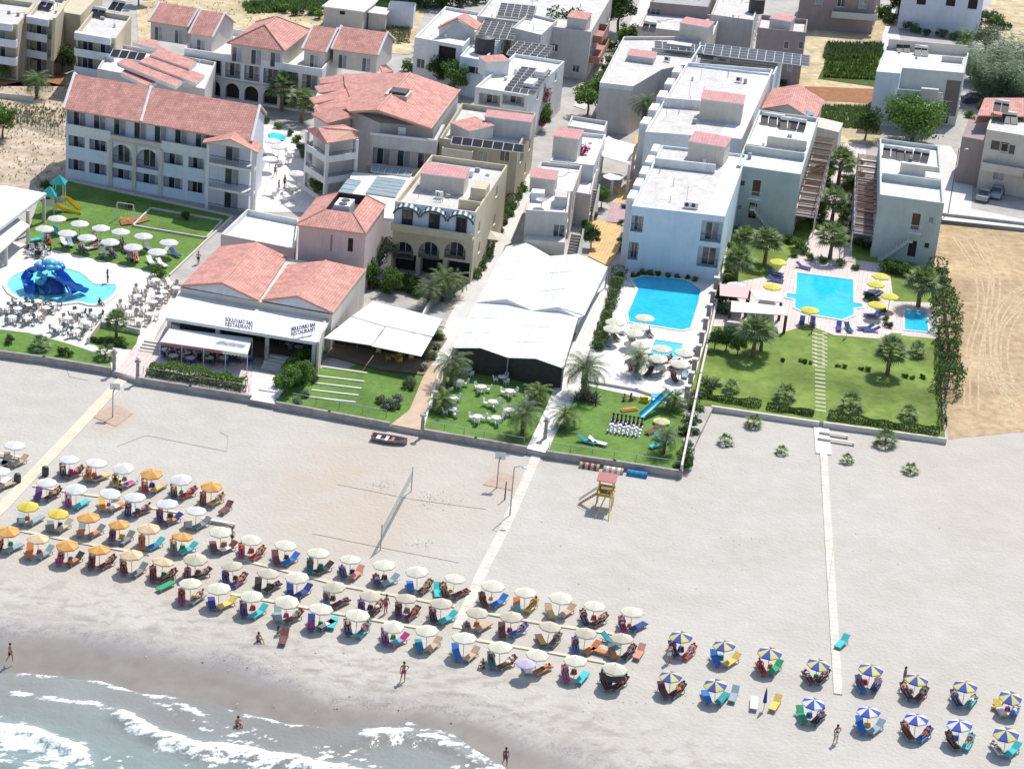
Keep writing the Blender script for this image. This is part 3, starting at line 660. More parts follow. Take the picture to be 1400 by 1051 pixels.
B=Bd('hotel_wing','long white hotel wing with arches below and red-roofed upper houses, behind the hotel blocks','hotel wing',(252,66),(441,95),(468,62),7.2,white,par=.9,roof=screedw,dep=14)
W=B.wa
for k in range(7):
    a0=.5+k*(W-.6)/7; a1=a0+(W-.6)/7-.55
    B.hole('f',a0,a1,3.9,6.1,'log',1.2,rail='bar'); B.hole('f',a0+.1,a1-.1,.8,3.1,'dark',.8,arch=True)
B.walls(); mb=MB(); mb.box(-.001,W+.001,-.5,-.002,3.45,3.62,beige,B.P); child(mb,'ledge',B.root)
gabled(B.root,'h',(202,29),(257,37.5),9.0,8,10.9,grey,2)
gabled(B.root,'h',(257,46),(291,51),8.8,9.5,11.2,grey,1)
gabled(B.root,'h',(412,67),(446,72),8.9,10,11.2,beige,1)
gabled(B.root,'h',(452,67),(517,76),9.0,9.5,11.2,beige,2)
# hip-roofed middle house
A=G(310,59,9.1);Bp=G(389,70,9.1);u=(Bp-A);w_=u.length;u.normalize();v=Vector((-u.y,u.x,0)); F=lambda a,c,z:Vector((A.x,A.y,0))+u*a+v*c+Vector((0,0,z)); D=13
mb=MB(); mb.box(.5,w_-.5,.5,D-.5,6.3,9.0,beige,F); child(mb,'upper_storey',B.root)
mb=MB(); r0,r1=F(w_*.5,w_*.45,11.4),F(w_*.5,D-w_*.45,11.4); c4=[F(0,0,9.1),F(w_,0,9.1),F(w_,D,9.1),F(0,D,9.1)]
for p in ([c4[0],c4[1],r0],[c4[1],c4[2],r1,r0],[c4[2],c4[3],r1],[c4[3],c4[0],r0,r1]): mb.slab(p,.14,tileR,capt)
rf=child(mb,'roof',B.root); mb=MB()
for l in ([c4[0],r0],[c4[1],r0],[r0,r1],[c4[2],r1],[c4[3],r1]): mb.tube([q+Vector((0,0,.05)) for q in l],.1,capt,5)
o=child(mb,'ridge_tiles',B.root); o.parent=rf
for k in range(3):
    c=w_*(k+.5)/3; mb=MB(); mb.box(c-.8,c+.8,.43,.49,6.4,8.6,frameW,F); q=child(mb,'balcony_door',B.root)
    mb=MB(); mb.box(c-.72,c-.04,.41,.428,6.45,8.5,glass,F); mb.box(c+.04,c+.72,.41,.428,6.45,8.5,curt,F); g=child(mb,'pane',B.root); g.parent=q

# ---- 3 low block with staggered red roofs behind hotel 1 ----
B=Bd('hotel_annex','low hotel annex with overlapping red roof strips and solar panels, behind the big roof','hotel annex',(133,94),(280,122),(290,98),6.2,grey,par=.5,roof=screedw,dep=14); B.walls()
for k,(p,z) in enumerate([([(160,86),(172,79.5),(251,110),(240,118)],8.0),([(190,84),(204,76.5),(280,102.5),(268,114)],8.3),([(205,75),(220,65),(269,85),(259,94)],8.6),([(165,99.5),(172,93.5),(215,112.5),(200,117)],7.3),([(181,58),(207,54),(222,65),(232,71),(212,66)],8.2)]):
    roofpart(B.root,'roof',[[(x,y,z) for x,y in p]],th=.5,edge=white)
quadwall(B.root,'wall',[G(250,113,7.5),G(268,115,7.5),G(268,121,6.6),G(250,119,6.6)],grey)

# ---- 4 east hotel block with faceted roof ----
root=empty('hotel_block',tuple(T(480,262)),'hotel block with faceted red roof, sawtooth left edge and a roof well','hotel block')
h=9.5; zr=11.6
Rr=[(561,99.5,zr),(515,151,zr)]
polyL=[(470,101.5,h),(561,99.5,zr),(515,151,zr),(478,153,h),(473,148,h),(478,131,h),(471,115,h)]
polyR=[(561,99.5,zr),(629,123,h),(589,176.5,h),(515,151,zr)]
def fan(root,name,polys,zlow):
    mb=MB()
    for p in polys:
        q=poly3(p); mb.slab(q,.2,tileR,capt)
    return child(mb,name,root)
rf=fan(root,'roof',[polyL,polyR],h)
for p in ([(436,107,8.3),(474,100.5,9.4),(478,111,9.4),(438,114.5,8.3)],[(430,118,8.3),(474,110.5,9.4),(480,121.5,9.4),(436,127,8.3)],[(423,134,8.3),(474,121,9.4),(480,131,9.4),(430,142,8.3)],
          [(428,146,8.3),(476,130,9.4),(481,148,9.4),(436,155,8.3)],[(426,155.5,8.3),(460,146,9.3),(484,159,9.3),(448,168.5,8.3)],[(519,90,9.6),(528,88,10),(538,97.5,9.6),(523,100.5,9.6)]):
    o=roofpart(root,'side_roof',[p],th=.25)
ridge(root,[[(561,99.5,zr+.02),(515,151,zr+.02)]]); ridge(root,[[(515,151,zr),(589,176.5,h)],[(515,151,zr),(478,153,h)],[(629,123,h),(589,176.5,h)]])
fp=[G(478,152,h)+GV*1.2,G(515,151,zr)+GV*2.4,G(588,176,h)+GV*2.2,G(627,125,h),G(561,101,zr),G(471,103,h)]
mb=MB(); n=len(fp); zt=[h-.3]*6; mb.poly([fp[0]+Vector((0,0,-.3)),Vector((fp[1].x,fp[1].y,zr-.35)),fp[2]+Vector((0,0,-.3))],grey)
mb.hexa([Vector((p.x,p.y,Z0-.3)) for p in fp],[Vector((p.x,p.y,z)) for p,z in zip(fp,zt)],grey); child(mb,'wall',root)
fp=[G(450,166,8.3),G(480,160,8.5),G(480,106,8.5),G(441,113,8.3),G(432,130,8.3),G(430,150,8.3)]; body(root,'side_wall',fp,Z0-.3,8.2,beige)
# front terrace storey (set forward)
A=G(507,181,8.4);Bp=G(597,191.5,8.4); u=(Bp-A);w_=u.length;u.normalize();v=Vector((-u.y,u.x,0)); F=lambda a,c,z:Vector((A.x,A.y,0))+u*a+v*c+Vector((0,0,z))
class Q: pass
mb=MB(); mb.box(0,w_,0,.2,6.5,8.4,grey,F); mb.box(-.05,w_+.05,-.08,-.002,8.1,8.4,white,F); mb.box(0,w_,.201,6,6.9,7.2,beige,F); mb.box(0,.4,0.001,4,Z0,6.49,grey,F); mb.box(w_-.4,w_,.001,7,Z0,8.39,grey,F)
mb.box(.4,w_-.4,1.4,1.6,Z0,6.9,grey,F); mb.box(-.3,w_*.85,-.6,-.002,3.3,4.3,beige,F); child(mb,'front_bay',root)
for k in range(3):
    c=w_*(k+.6)/3.2; mb=MB(); mb.box(c-.9,c+.9,1.33,1.395,3.9,6.1,frameW,F); q=child(mb,'balcony_door',root); mb=MB(); mb.box(c-.82,c-.04,1.31,1.328,3.95,6.0,glass,F); mb.box(c+.04,c+.82,1.31,1.328,3.95,6.0,curt,F); g=child(mb,'pane',root); g.parent=q
for c in (w_*.45,):
    mb=MB(); mb.box(c-.5,c+.5,1.0,1.1,7.25,9.2,frameW,F); q=child(mb,'balcony_door',root)
# porch tower front-left
A=G(447,194,8.7);Bp=G(491,188,8.7); L_=G(418,176,8.7)
ux=(Bp-A); wx=ux.length; ux.normalize(); ly=(L_-A); wl=ly.length; ly.normalize()
def Fp(a,c,z): return Vector((A.x,A.y,0))+ux*a+ly*c+Vector((0,0,z))
mb=MB()
for z in (Z0+.1,3.4,6.2): mb.box(0,wx,0,wl,z-.3,z,white,Fp); mb.box(0,wx,0,.12,z,z+.55,white,Fp); mb.box(0,.12,.12,wl,z,z+.55,white,Fp)
for a,c in ((0.002,0.002),(wx-.402,.002),(.002,wl-.402)): mb.box(a,a+.4,c,c+.4,Z0-.3,8.4,white,Fp)
mb.box(1.4,wx-.005,1.4,wl-.005,Z0,8.4,grey,Fp); child(mb,'porch_tower',root)
for z in (Z0+.1,3.4,6.2):
    mb=MB(); mb.box(.42,wx-.42,.03,.08,z+.95,z+1.,darkm,Fp); mb.box(.03,.08,.42,wl-.42,z+.95,z+1.,darkm,Fp)
    for q in range(20): x=.45+(wx-.9)*q/19; mb.box(x,x+.025,.04,.07,z+.55,z+.95,darkm,Fp)
    for q in range(16): x=.45+(wl-.9)*q/15; mb.box(.04,.07,x,x+.025,z+.55,z+.95,darkm,Fp)
    child(mb,'railing',root)
roofpart(root,'porch_roof',[[(418,176,8.7),(434,174,9.5),(446,196,8.7)],[(434,174,9.5),(447,195.5,8.7),(491,189,8.7),(482,177.5,9.5)],[(434,174,9.5),(482,177.5,9.5),(492,180,8.9),(470,170,9.5)]])
# roof well with plant
mb=MB(); c=G(545,127,11.5); mb.box(-1.5,1.5,-1.5,1.5,10.0,11.55,beige,lambda a,b_,z:Vector((c.x,c.y,0))+GU*a+GV*b_+Vector((0,0,z)))
mb.box(-1.,1.2,-1.2,1.0,11.551,11.9,darkm,lambda a,b_,z:Vector((c.x,c.y,0))+GU*a+GV*b_+Vector((0,0,z))); child(mb,'roof_well',root)

# ---- 5 lobby with skylights ----
root=empty('lobby_pavilion',tuple(T(455,292)),'low white lobby pavilion with three pale blue roof skylights behind the pink house','pavilion')
pts=poly3([(455,292),(482,236),(570,243),(541,300)],4.2); body(root,'wall',pts,Z0-.2,4.0,white)
mb=MB(); mb.slab([Vector((p.x,p.y,4.25)) for p in pts],.2,screedw,white); child(mb,'roof',root)
skm=M('skylight_glass',(.33,.44,.48),.15,.15,1,spec=.7)
for q,n in (([(475,245),(494,248),(479,267),(461,264)],3),([(515,242),(555,247),(541,269),(500,263)],5),([(510,227),(565,234),(561,241),(507,234)],6)):
    c=poly3(q,4.45); mb=MB(); mb.slab(c,.18,skm,frameW); o=child(mb,'skylight',root); mb=MB()
    for k in range(n+1):
        t=k/n; 
        if n==6: a,b_=c[0].lerp(c[1],t),c[3].lerp(c[2],t)
        else: a,b_=c[0].lerp(c[3],t),c[1].lerp(c[2],t)
        mb.tube([a+Vector((0,0,.03)),b_+Vector((0,0,.03))],.05,frameW,4)
    g=child(mb,'glazing_bars',root); g.parent=o
# ---- 6 pink house with hipped ring roof ----
B=Bd('plant_house','pink two-storey house with hipped tile ring round a black roof well, behind the restaurant','house',(409,306),(500,317.5),(526,281),8.3,pinkw,par=0); 
B.pw('f',479,335,.6,1.6,'dark',dep=.15); B.pw('f',447,332,1.2,2.,'dark',dep=.05,mat=pinkw); B.pw('f',459,333,1.2,2.,'dark',dep=.05,mat=pinkw); B.walls()
a,b_=B.wa,B.wd; P=B.P; zt=9.35
ou=[P(-.4,-.4,8.3),P(a+.1,-.4,8.3),P(a+.1,b_+.1,8.3),P(-.4,b_+.1,8.3)]; i_=[P(2.2,3.0,zt),P(a-2.2,3.0,zt),P(a-2.2,b_-.3,zt),P(2.2,b_-.3,zt)]
mb=MB()
for k in range(4): q=(k+1)%4; mb.slab([ou[k],ou[q],i_[q],i_[k]],.16,tileR,capt)
rf=child(mb,'roof',B.root); mb=MB()
for k in range(4): mb.tube([ou[k]+Vector((0,0,.03)),i_[k]+Vector((0,0,.03))],.1,capt,5)
o=child(mb,'ridge_tiles',B.root); o.parent=rf
mb=MB(); mb.poly([p-Vector((0,0,1.0)) for p in i_],darkm)
for k in range(4): q=(k+1)%4; mb.poly([i_[k]-Vector((0,0,.1)),i_[q]-Vector((0,0,.1)),i_[q]-Vector((0,0,1.0)),i_[k]-Vector((0,0,1.0))],darkm)
child(mb,'roof_well',B.root)
ac=MB(); c0=(a*.5,b_*.55)
ac.box(c0[0]-.9,c0[0]+.9,c0[1]-1.2,c0[1]+1.5,8.36,9.6,frameW,P)
for dy in (-.6,.7): 
    cc=P(c0[0],c0[1]+dy,0); ac.cyl(cc.x,cc.y,9.601,9.68,.5,.5,darkm,14)
solo(ac,'chiller_unit',tuple(P(c0[0],c0[1],8.36)),'white chiller with two round fans in the black roof well of the pink house','air conditioner')
# ---- 7 restaurant: two tiled gables and a white deck roof ----
root=empty('restaurant',tuple(T(247,437)),'seafront restaurant with twin red gables and a flat white veranda roof carrying its name','restaurant')
ze,zg,zv=4.9,5.9,4.9
g1=[[(247,391,ze),(303.6,387.5,zg),(351,331,zg),(299.5,337,ze)],[(303.6,387.5,zg),(353,411.5,ze),(393,351,ze),(351,331,zg)],
    [(358,411,ze),(406,405.5,zg),(446,356,zg),(394,361,ze)],[(406,405.5,zg),(454,428,ze),(500,368,ze),(446,356,zg)]]
roofpart(root,'roof',g1)
ridge(root,[[(303.6,387.5,zg),(351,331,zg)],[(406,405.5,zg),(446,356,zg)],[(247,391,ze),(303.6,387.5,zg),(353,411.5,ze)],[(358,411,ze),(406,405.5,zg),(454,428,ze)],[(454,428,ze),(500,368,ze)]])
quadwall(root,'gable',poly3([(249,392,ze-.1),(303.6,389,zg-.2),(351,411.5,ze-.1)]),white); quadwall(root,'gable',poly3([(360,411.5,ze-.1),(406,407,zg-.2),(452,428,ze-.1)]),white)
pts=poly3([(247,391),(454,428),(500,368),(299,336)],ze); body(root,'wall',[p+GU*.0 for p in pts],Z0-.2,ze-.2,beige)
rp=poly3([(245,397.5),(227,434),(433,468),(455,430)],4.0)
mb=MB(); mb.slab(rp,.35,screedw,white); child(mb,'veranda_roof',root)
# side wall, piers
mb=MB(); A=rp[1];Bp=rp[2];u=(Bp-A);w_=u.length;u.normalize();v=(rp[0]-rp[1]).normalized(); FR=lambda a,c,z:Vector((A.x,A.y,0))+u*a+v*c+Vector((0,0,z))
for a in (.1,w_*.33,w_*.66,w_-.5): mb.box(a,a+.45,.15,.6,Z0-.2,3.64,stone if a>.2 and a<w_-1 else beige,FR)
child(mb,'pier',root); mb=MB(); mb.box(w_+.05,w_+.3,-.2,(rp[3]-rp[2]).length+8,Z0-.2,4.15,beige,FR); child(mb,'side_wall',root)
mb=MB(); mb.box(.6,w_-.6,5.4,5.6,Z0,3.6,darkin,FR); child(mb,'shade_panel',root)  # near-black panel paints the dim room behind the veranda, no glass
# white roof terrace behind the gables
pts=poly3([(302,320),(403,340),(408,300),(338,286)],5.2)
mb=MB(); n=len(pts); ctr=sum(pts,Vector())/4
inn=[p.lerp(ctr,.04) for p in pts]
for k in range(4):
    q=(k+1)%4; mb.poly([pts[k],pts[q],Vector((pts[q].x,pts[q].y,Z0)),Vector((pts[k].x,pts[k].y,Z0))],pinkw if k==0 else beige); mb.poly([pts[k],pts[q],inn[q],inn[k]],white)
    mb.poly([inn[k],inn[q],inn[q]-Vector((0,0,.7)),inn[k]-Vector((0,0,.7))],white)
mb.poly([p-Vector((0,0,.7)) for p in inn],screedw); child(mb,'rear_terrace',root)
# sign lettering on stands (two, one turned towards the right)
txm=M('sign_blue',(.16,.17,.34),.5,.05)
def letters(root,body_,loc,u,size,ext=.03,mat=None,name='lettering',align='LEFT',nrm=None):
    c=bpy.data.curves.new(name,'FONT'); c.body=body_; c.size=size; c.extrude=ext; c.align_x=align; c.space_character=1.02; c.offset=.012
    o=bpy.data.objects.new(name,c); COL.objects.link(o)
    up_=Vector((0,0,1)); n=u.cross(up_).normalized(); m=Matrix((u,up_,n)).transposed().to_4x4()
    dg=bpy.context.evaluated_depsgraph_get(); dg.update(); me=bpy.data.meshes.new_from_object(o.evaluated_get(dg)); bpy.data.objects.remove(o)
    me.transform(m); me.materials.clear(); me.materials.append(mat or txm)
    q=bpy.data.objects.new(name,me); COL.objects.link(q); q.location=loc; q['_s']=1; return q
for px,uu,lab in (((307.5,447),GU,'blue raised lettering sign on stands, facing the beach at the middle of the veranda roof'),((397.5,461),(GU*.66+GV*.75).normalized(),'blue raised lettering sign on stands, turned askew at the right end of the veranda roof')):
    o=G(*px,4.2); e=empty('roof_sign',tuple(Vector((o.x,o.y,4.0))),lab,'sign','roof lettering signs of the restaurant')
    wS=3.0
    for row,txt in ((.58,'BOULEVARD BAR'),(.05,'RESTAURANT')):
        q=letters(e,txt,(0,0,0),uu,.62); ww=max(v.co.dot(uu) for v in q.data.vertices); k=wS/ww
        for v_ in q.data.vertices: 
            d_=v_.co.dot(uu); v_.co+=uu*(d_*(k-1))
        q.parent=e; q.location=Vector((0,0,.3+row))
    mb=MB(); O=Vector((o.x,o.y,0)); nb=Vector((-uu.y,uu.x,0))*.06
    for a in (.4,wS/2,wS-.4): mb.tube([O+nb+uu*a+Vector((0,0,4.0)),O+nb+uu*a+Vector((0,0,5.3))],.03,metal,5)
    for z in (4.33,4.86): mb.tube([O+nb+Vector((0,0,z)),O+nb+uu*wS+Vector((0,0,z))],.02,metal,4)
    child(mb,'stand',e)
# awning in front of the veranda
root=empty('awning',tuple(T(233,478)),'long low white awning with a scalloped pink valance over the terrace diners','awning')
pa=poly3([(232,452.5),(345,466),(338.5,484),(219,467)],2.75); pm=M('valance_pink',(.45,.18,.22),.8,.1)
mb=MB(); mb.slab([pa[3],pa[2]+Vector((0,0,0)),pa[1]+Vector((0,0,.35)),pa[0]+Vector((0,0,.35))],.05,canvas); child(mb,'roof_canvas',root)
mb=MB(); 
for k in range(24):
    a=pa[3].lerp(pa[2],k/24);b_=pa[3].lerp(pa[2],(k+1)/24); m_=a.lerp(b_,.5); mb.poly([a-Vector((0,0,.05)),b_-Vector((0,0,.05)),b_-Vector((0,0,.3)),m_-Vector((0,0,.42)),a-Vector((0,0,.3))],pm if k<17 else canvas)
child(mb,'valance',root); mb=MB()
for k in range(5): 
    a=pa[3].lerp(pa[2],k/4); mb.tube([Vector((a.x,a.y,Z0)),a],.04,frameW,5); a=pa[0].lerp(pa[1],k/4); mb.tube([Vector((a.x,a.y,Z0)),a+Vector((0,0,.3))],.04,frameW,5)
child(mb,'posts',root)
# ---- 8 ochre house with scalloped arches ----
B=Bd('guest_house','cream guest house with three dark arches and a scalloped blue-white gallery above','guest house',(540,275),(651,290.5),(670,262),9.3,yell,par=.7,roof=screed,dep=19)
for x0,x1 in ((538.5,564.5),(573,600),(608.5,636)): B.pr('f',x0,329,x1,356,'log',dep=1.2,arch=True,rail='bar')
W=B.wa
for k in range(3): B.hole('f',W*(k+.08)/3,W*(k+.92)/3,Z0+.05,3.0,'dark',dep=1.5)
for px,py in ((655,310),(655,338),(660,365),(668,330),(676,300),(679,262)): B.pw('r',px,py,1.,1.3,'win')
B.walls(); W=B.wa; P=B.P
mb=MB(); mb.box(.05,W-.05,-.03,-.002,6.35,9.3,cool,P); mb.box(-.03,W+.03,-1.2,-.031,6.1,6.35,yell,P); mb.box(-.03,W+.03,-1.2,-1.08,6.351,7.0,yell,P); mb.box(-.03,W+.03,-1.2,-.031,Z0-.3,6.099,yell,P) if False else None
child(mb,'gallery',B.root)
for k in range(3):
    c=W*(k+.5)/3; mb=MB(); mb.box(c-.65,c+.65,-.12,-.032,6.45,8.45,frameB,P); q=child(mb,'balcony_door',B.root); mb=MB(); mb.box(c-.55,c-.04,-.14,-.122,6.5,8.35,glass,P); mb.box(c+.04,c+.55,-.14,-.122,6.5,8.35,glass,P); g=child(mb,'pane',B.root); g.parent=q
dkg=M('scallop_trim',(.07,.12,.11),.6,.1)
for k in range(3):
    c=W*(k+.5)/3; r=W/6-.1; mb=MB(); n=14; lo=[];up_=[]
    for q in range(n+1):
        t=math.pi*q/n; x=c-r*math.cos(t); z=8.0+.95*math.sin(t); lo.append((x,z)); 
    mb.tube([P(x,-.75,z) for x,z in lo],.12,dkg,5); 
    for q in range(n):
        (x0_,z0_),(x1_,z1_)=lo[q],lo[q+1]; mb.poly([P(x0_,-.75,z0_+.08),P(x1_,-.75,z1_+.08),P(x1_,-.04,z1_+.35),P(x0_,-.04,z0_+.35)],dkg if q%2 else white)
    child(mb,'scalloped_canopy',B.root)
stairbox(B,(574,235),(636,243),10.9,3.6,beige)
B.slabpart('parapet_wall',W-2.6,W-.05,2.4,2.6,8.6,9.75,yell); B.slabpart('roof_box',W-1.9,W-.1,5.6,8.2,8.6,10.3,yell)
mb=MB(); 
for k in range(4): mb.tube([P(W*.42+k*.25,4,8.6),P(W*.42+k*.25,4,9.6)],.05,white,5)
child(mb,'vent_pipes',B.root)
# ---- 9 olive building behind ----
B=Bd('apartment_house','olive apartment house with curved solar heaters along its front parapet, behind the scalloped gallery','apartment house',(601,189),(708,204),(733,155),8.2,M('olive_plaster',(.48,.44,.33),.85,.1,.8),par=.7,roof=screed)
for px in (628,660,690): B.pw('f',px,214,1.3,1.4,'win')
for q in ((712,215),(718,230),(724,198)): B.pw('r',*q,1.,1.4)
B.walls(); stairbox(B,(662,158),(727,166),10.2,2.6,grey); stairbox(B,(615,166),(642,178),9.3,4.2,grey,tileR)
B.balcony('f',.6,4.6,6.4,1.2,beige)
# ---- 10 white house with solar field ----
B=Bd('apartment_house','white apartment house with big black solar field and small orange-roofed tower, by the bougainvillea','apartment house',(650,119),(722,130.5),(772,84),8.,white,par=.5,roof=screedw)
for x0,x1 in ((655,683),(687.5,716)): B.pr('f',x0,127,x1,147,'log',dep=1.6)
for q in ((735,130),(745,120),(752,135),(760,105)): B.pw('r',*q,1.,1.3)
B.walls(); P=B.P
stairbox(B,(664,84),(698,82),9.8,2.4,white,tileR)
B.slabpart('parapet_block',B.wa-1.6,B.wa-.2,3,6,7.5,8.8,white); B.slabpart('parapet_block',B.wa-1.6,B.wa-.2,9,12,7.5,9.0,white)
# ---- 11 villa with gabled porch ----
B=Bd('villa','white villa with an orange gabled porch, left of the solar roofs','villa',(567,51),(633,63),(672,20),7.4,white,par=.5,roof=screedw)
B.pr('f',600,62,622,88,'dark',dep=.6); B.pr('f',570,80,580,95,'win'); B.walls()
roofpart(B.root,'porch_roof',[[(598,38,8.6),(625,25,9.7),(631,24,9.7),(606,36,8.7)],[(625,25,9.7),(651,41,8.6),(656,38,8.6),(631,24,9.7)]])
roofpart(B.root,'porch_roof',[[(598,38,8.6),(625,25,9.7),(636,18,9.7),(609,30,8.6)],[(625,25,9.7),(651,41,8.6),(660,33,8.6),(636,18,9.7)]])
quadwall(B.root,'gable',poly3([(600,38,8.5),(625,27,9.5),(649,41,8.5),(649,60,6.5),(600,55,6.5)]),grey)
B2=Bd('villa_wing','flat grey-white villa wing under the black roof tank, beside the gabled porch villa','villa',(629,77),(662,83),(690,48),6.4,cool,par=.4,roof=screedw)
B2.pr('f',640,90,662,104,'win'); B2.walls()
mb=MB(); c=G(663,58,7.6); mb.cyl(c.x,c.y,5.98,8.4,1.5,1.5,darkm,20); mb.cyl(c.x,c.y,8.4,8.7,1.5,.5,darkm,20)
solo(mb,'water_tank',(c.x,c.y,5.98),'round black water tank on the villa wing roof left of the solar field','water tank',smooth=False)
B=Bd('apartment_house','grey-white house with a bare angled wall and glass balcony, behind the solar field','apartment house',(700,38),(740,48),(762,28),8.6,grey,par=.4,roof=screedw)
B.pr('f',738,44,757,60,'win'); B.walls()
B=Bd('apartment_house','flat-roofed grey block at the top edge with orange-tiled stair tower, left of the white lane','apartment house',(652,22),(808,44),(838,-8),8.2,grey,par=.4,roof=screed)
B.walls(); stairbox(B,(775,22),(803,26),10.0,3.5,beige,tileR); B.balcony('r',3,11,6.,1.5,M('terracotta_trim',(.42,.22,.17),.8,.1)); B.balcony('r',1,13,3.2,1.6,M('terracotta_trim',(.42,.22,.17)))
# ---- 12 corner building right of lane ----
root=empty('apartment_house',tuple(T(820,152)),'white-parapeted grey corner house with a cranked front wall, behind the tall date palm','apartment house')
hh=7.8; fp=[(820,113),(866,118),(905,95),(952,86),(960,50),(853,50),(838,78)]
pts=poly3(fp,hh); mb=MB(); n=len(pts); mb.hexa([Vector((p.x,p.y,Z0-.3)) for p in pts],[Vector((p.x,p.y,hh-.5)) for p in pts],grey)
child(mb,'wall',root); ctr=sum(pts,Vector())/n; mb=MB()
for k in range(n):
    q=(k+1)%n; a,b_=pts[k],pts[q]; ia,ib=a.lerp(ctr,.025),b_.lerp(ctr,.025); lo=Vector((0,0,.7 if k==0 else .49))
    for pp in ([a,b_,b_-lo,a-lo],[a,b_,ib,ia],[ia,ib,ib-Vector((0,0,.49)),ia-Vector((0,0,.49))]): mb.poly([x+(Vector((0,-.01,0)) if pp[0] is a and pp[3] is not ia else Vector()) for x in pp],white if k in (0,5,6) else beige)
mb.poly([p.lerp(ctr,.025)-Vector((0,0,.48)) for p in pts],screed); child(mb,'roof',root)
class R_: pass
r_=R_(); r_.h=hh;r_.par=.5;r_.wall=grey;r_.root=root
stairbox(r_,(857,74),(895,79),8.4,3.,grey,tileP)
A=G(835,131,5);u=GU; mb=MB(); F=lambda a,c,z:Vector((A.x,A.y,0))+GU*a+GV*c+Vector((0,0,z))
mb.box(0,1.7,-.15,-.02,3.6,5.8,frameW,F); o=child(mb,'window',root); mb=MB(); mb.box(.15,1.55,-.17,-.152,3.7,5.7,glass,F); g=child(mb,'pane',root); g.parent=o
mb=MB(); mb.box(-1.8,3.2,-1.2,-.1,2.6,2.8,white,F); mb.box(-1.8,3.2,-1.2,-1.1,2.8,3.6,white,F); child(mb,'balcony',root)
# ---- 13 brown houses at the top ----
B=Bd('apartment_house','dark mauve-brown house at the top edge with a three-pane window, right of the white lane','apartment house',(889,3),(968,10),(985,-30),8.6,brownw,par=.5,roof=screedg)
B.pw('f',896,21,1.7,2.2,'win'); B.walls()
B=Bd('apartment_house','small house with pink roof lid and satellite dish behind the long solar pergola','apartment house',(873,36),(975,48),(985,22),7.2,beige,par=.6,roof=screed)
B.walls(); stairbox(B,(929,30),(969,37),10.,3.4,beige)
B=Bd('apartment_house','pale flat-roofed house at the top edge with a round black tank and grass roof court','apartment house',(972,20),(1030,28),(1042,-8),8.,grey,par=.5,roof=screed)
B.walls()
B=Bd('apartment_house','tall mauve-brown house with a pink roof lid, standing alone beside the dry field','apartment house',(1036,38),(1102,45),(1104,30),9.2,brownw,par=.7,roof=screed,dep=9)
for q in ((1075,62),(1095,62),(1080,92)): B.pw('f',*q,.8,1.2)
B.walls(); stairbox(B,(1052,24),(1082,29),10.6,3.,grey,tileP)
mb=MB(); c=G(1035,5,9); mb.cyl(c.x,c.y,7.5,9.8,1.3,1.3,darkm,18); solo(mb,'water_tank',(c.x,c.y,7.5),'round black water tank on the pale house at the top edge','water tank')
# ---- 14 the long white apartment block ----
B=Bd('apartment_block','long white apartment block with pink stair lid and pale blue front above the pool','apartment block',(864,281.5),(991,296),(1013,235),8.8,cool,par=.35,roof=screed,dep=26)
B.pr('f',862,294,878,318,'log',dep=1.,rail='bar'); B.pr('f',856,330,871,356,'log',dep=1.,rail='bar'); B.pr('f',960,301,987,333,'log',dep=1.1,rail='bar'); B.pr('f',955,336,982,367,'log',dep=1.1,rail='bar')
B.walls(); stairbox(B,(941,191.5),(992,200),11.2,4.,beige); P=B.P
mb=MB()
for k in range(5): a0=-.9; b0=1.5+k*5; mb.box(a0,-.003,b0,b0+3.2,Z0,9.25,white,P)
child(mb,'balcony_tower',B.root); B.slabpart('party_wall',.22,B.wa-3.2,17.5,17.75,8.5,9.6,white); B.slabpart('roof_coating',B.wa-2.3,B.wa-.23,.23,B.wd-.3,8.46,8.47,screedw)
B=Bd('apartment_block','rear section of the long white block with the second pink stair lid','apartment block',(882,180),(1014,190),(1053,104),8.6,white,par=.5,roof=screed,dep=38)
B.walls(); stairbox(B,(958,134),(1017,141.5),11.2,4.,beige); P=B.P
mb=MB()
for k in range(5): b0=2+k*7; mb.box(-1.1,-.003,b0,b0+3.4,Z0,9.1,white,P)
child(mb,'balcony_tower',B.root); B.slabpart('party_wall',.22,B.wa-3,14.5,14.75,8.1,9.4,white); B.slabpart('roof_coating',B.wa-3.2,B.wa-.23,.23,B.wd-.3,8.11,8.12,screedw)
B=Bd('pergola_house','grey-white house carrying a long black solar pergola, behind the rear roof','apartment house',(940,88),(1058,102),(1070,78),8.4,cool,par=.9,roof=screedg,dep=12); B.walls()
# ---- 15 gabled cottage ----
B=Bd('cottage','small grey cottage with a red gabled roof and round blue parasol on its terrace','cottage',(1044,147),(1112,163),(1124,138),6.9,grey,par=0,dep=11)
B.pw('f',1096,164,1.,.6,'dark'); B.walls(); W=B.wa;P=B.P
mb=MB(); m=W*.48; mb.slab([P(-.3,-.5,6.8),P(m,-.5,8.3),P(m,11,8.3),P(-.3,11,6.8)],.14,tileR,capt); mb.slab([P(m,-.5,8.3),P(W+.3,-.5,6.8),P(W+.3,11,6.8),P(m,11,8.3)],.14,tileR,capt); child(mb,'roof',B.root); quadwall(B.root,'gable',[P(0,0,6.7),P(W,0,6.7),P(m,0,8.15)],grey)
B.slabpart('terrace_block',W,W+4,1,6,Z0,5.6,beige)
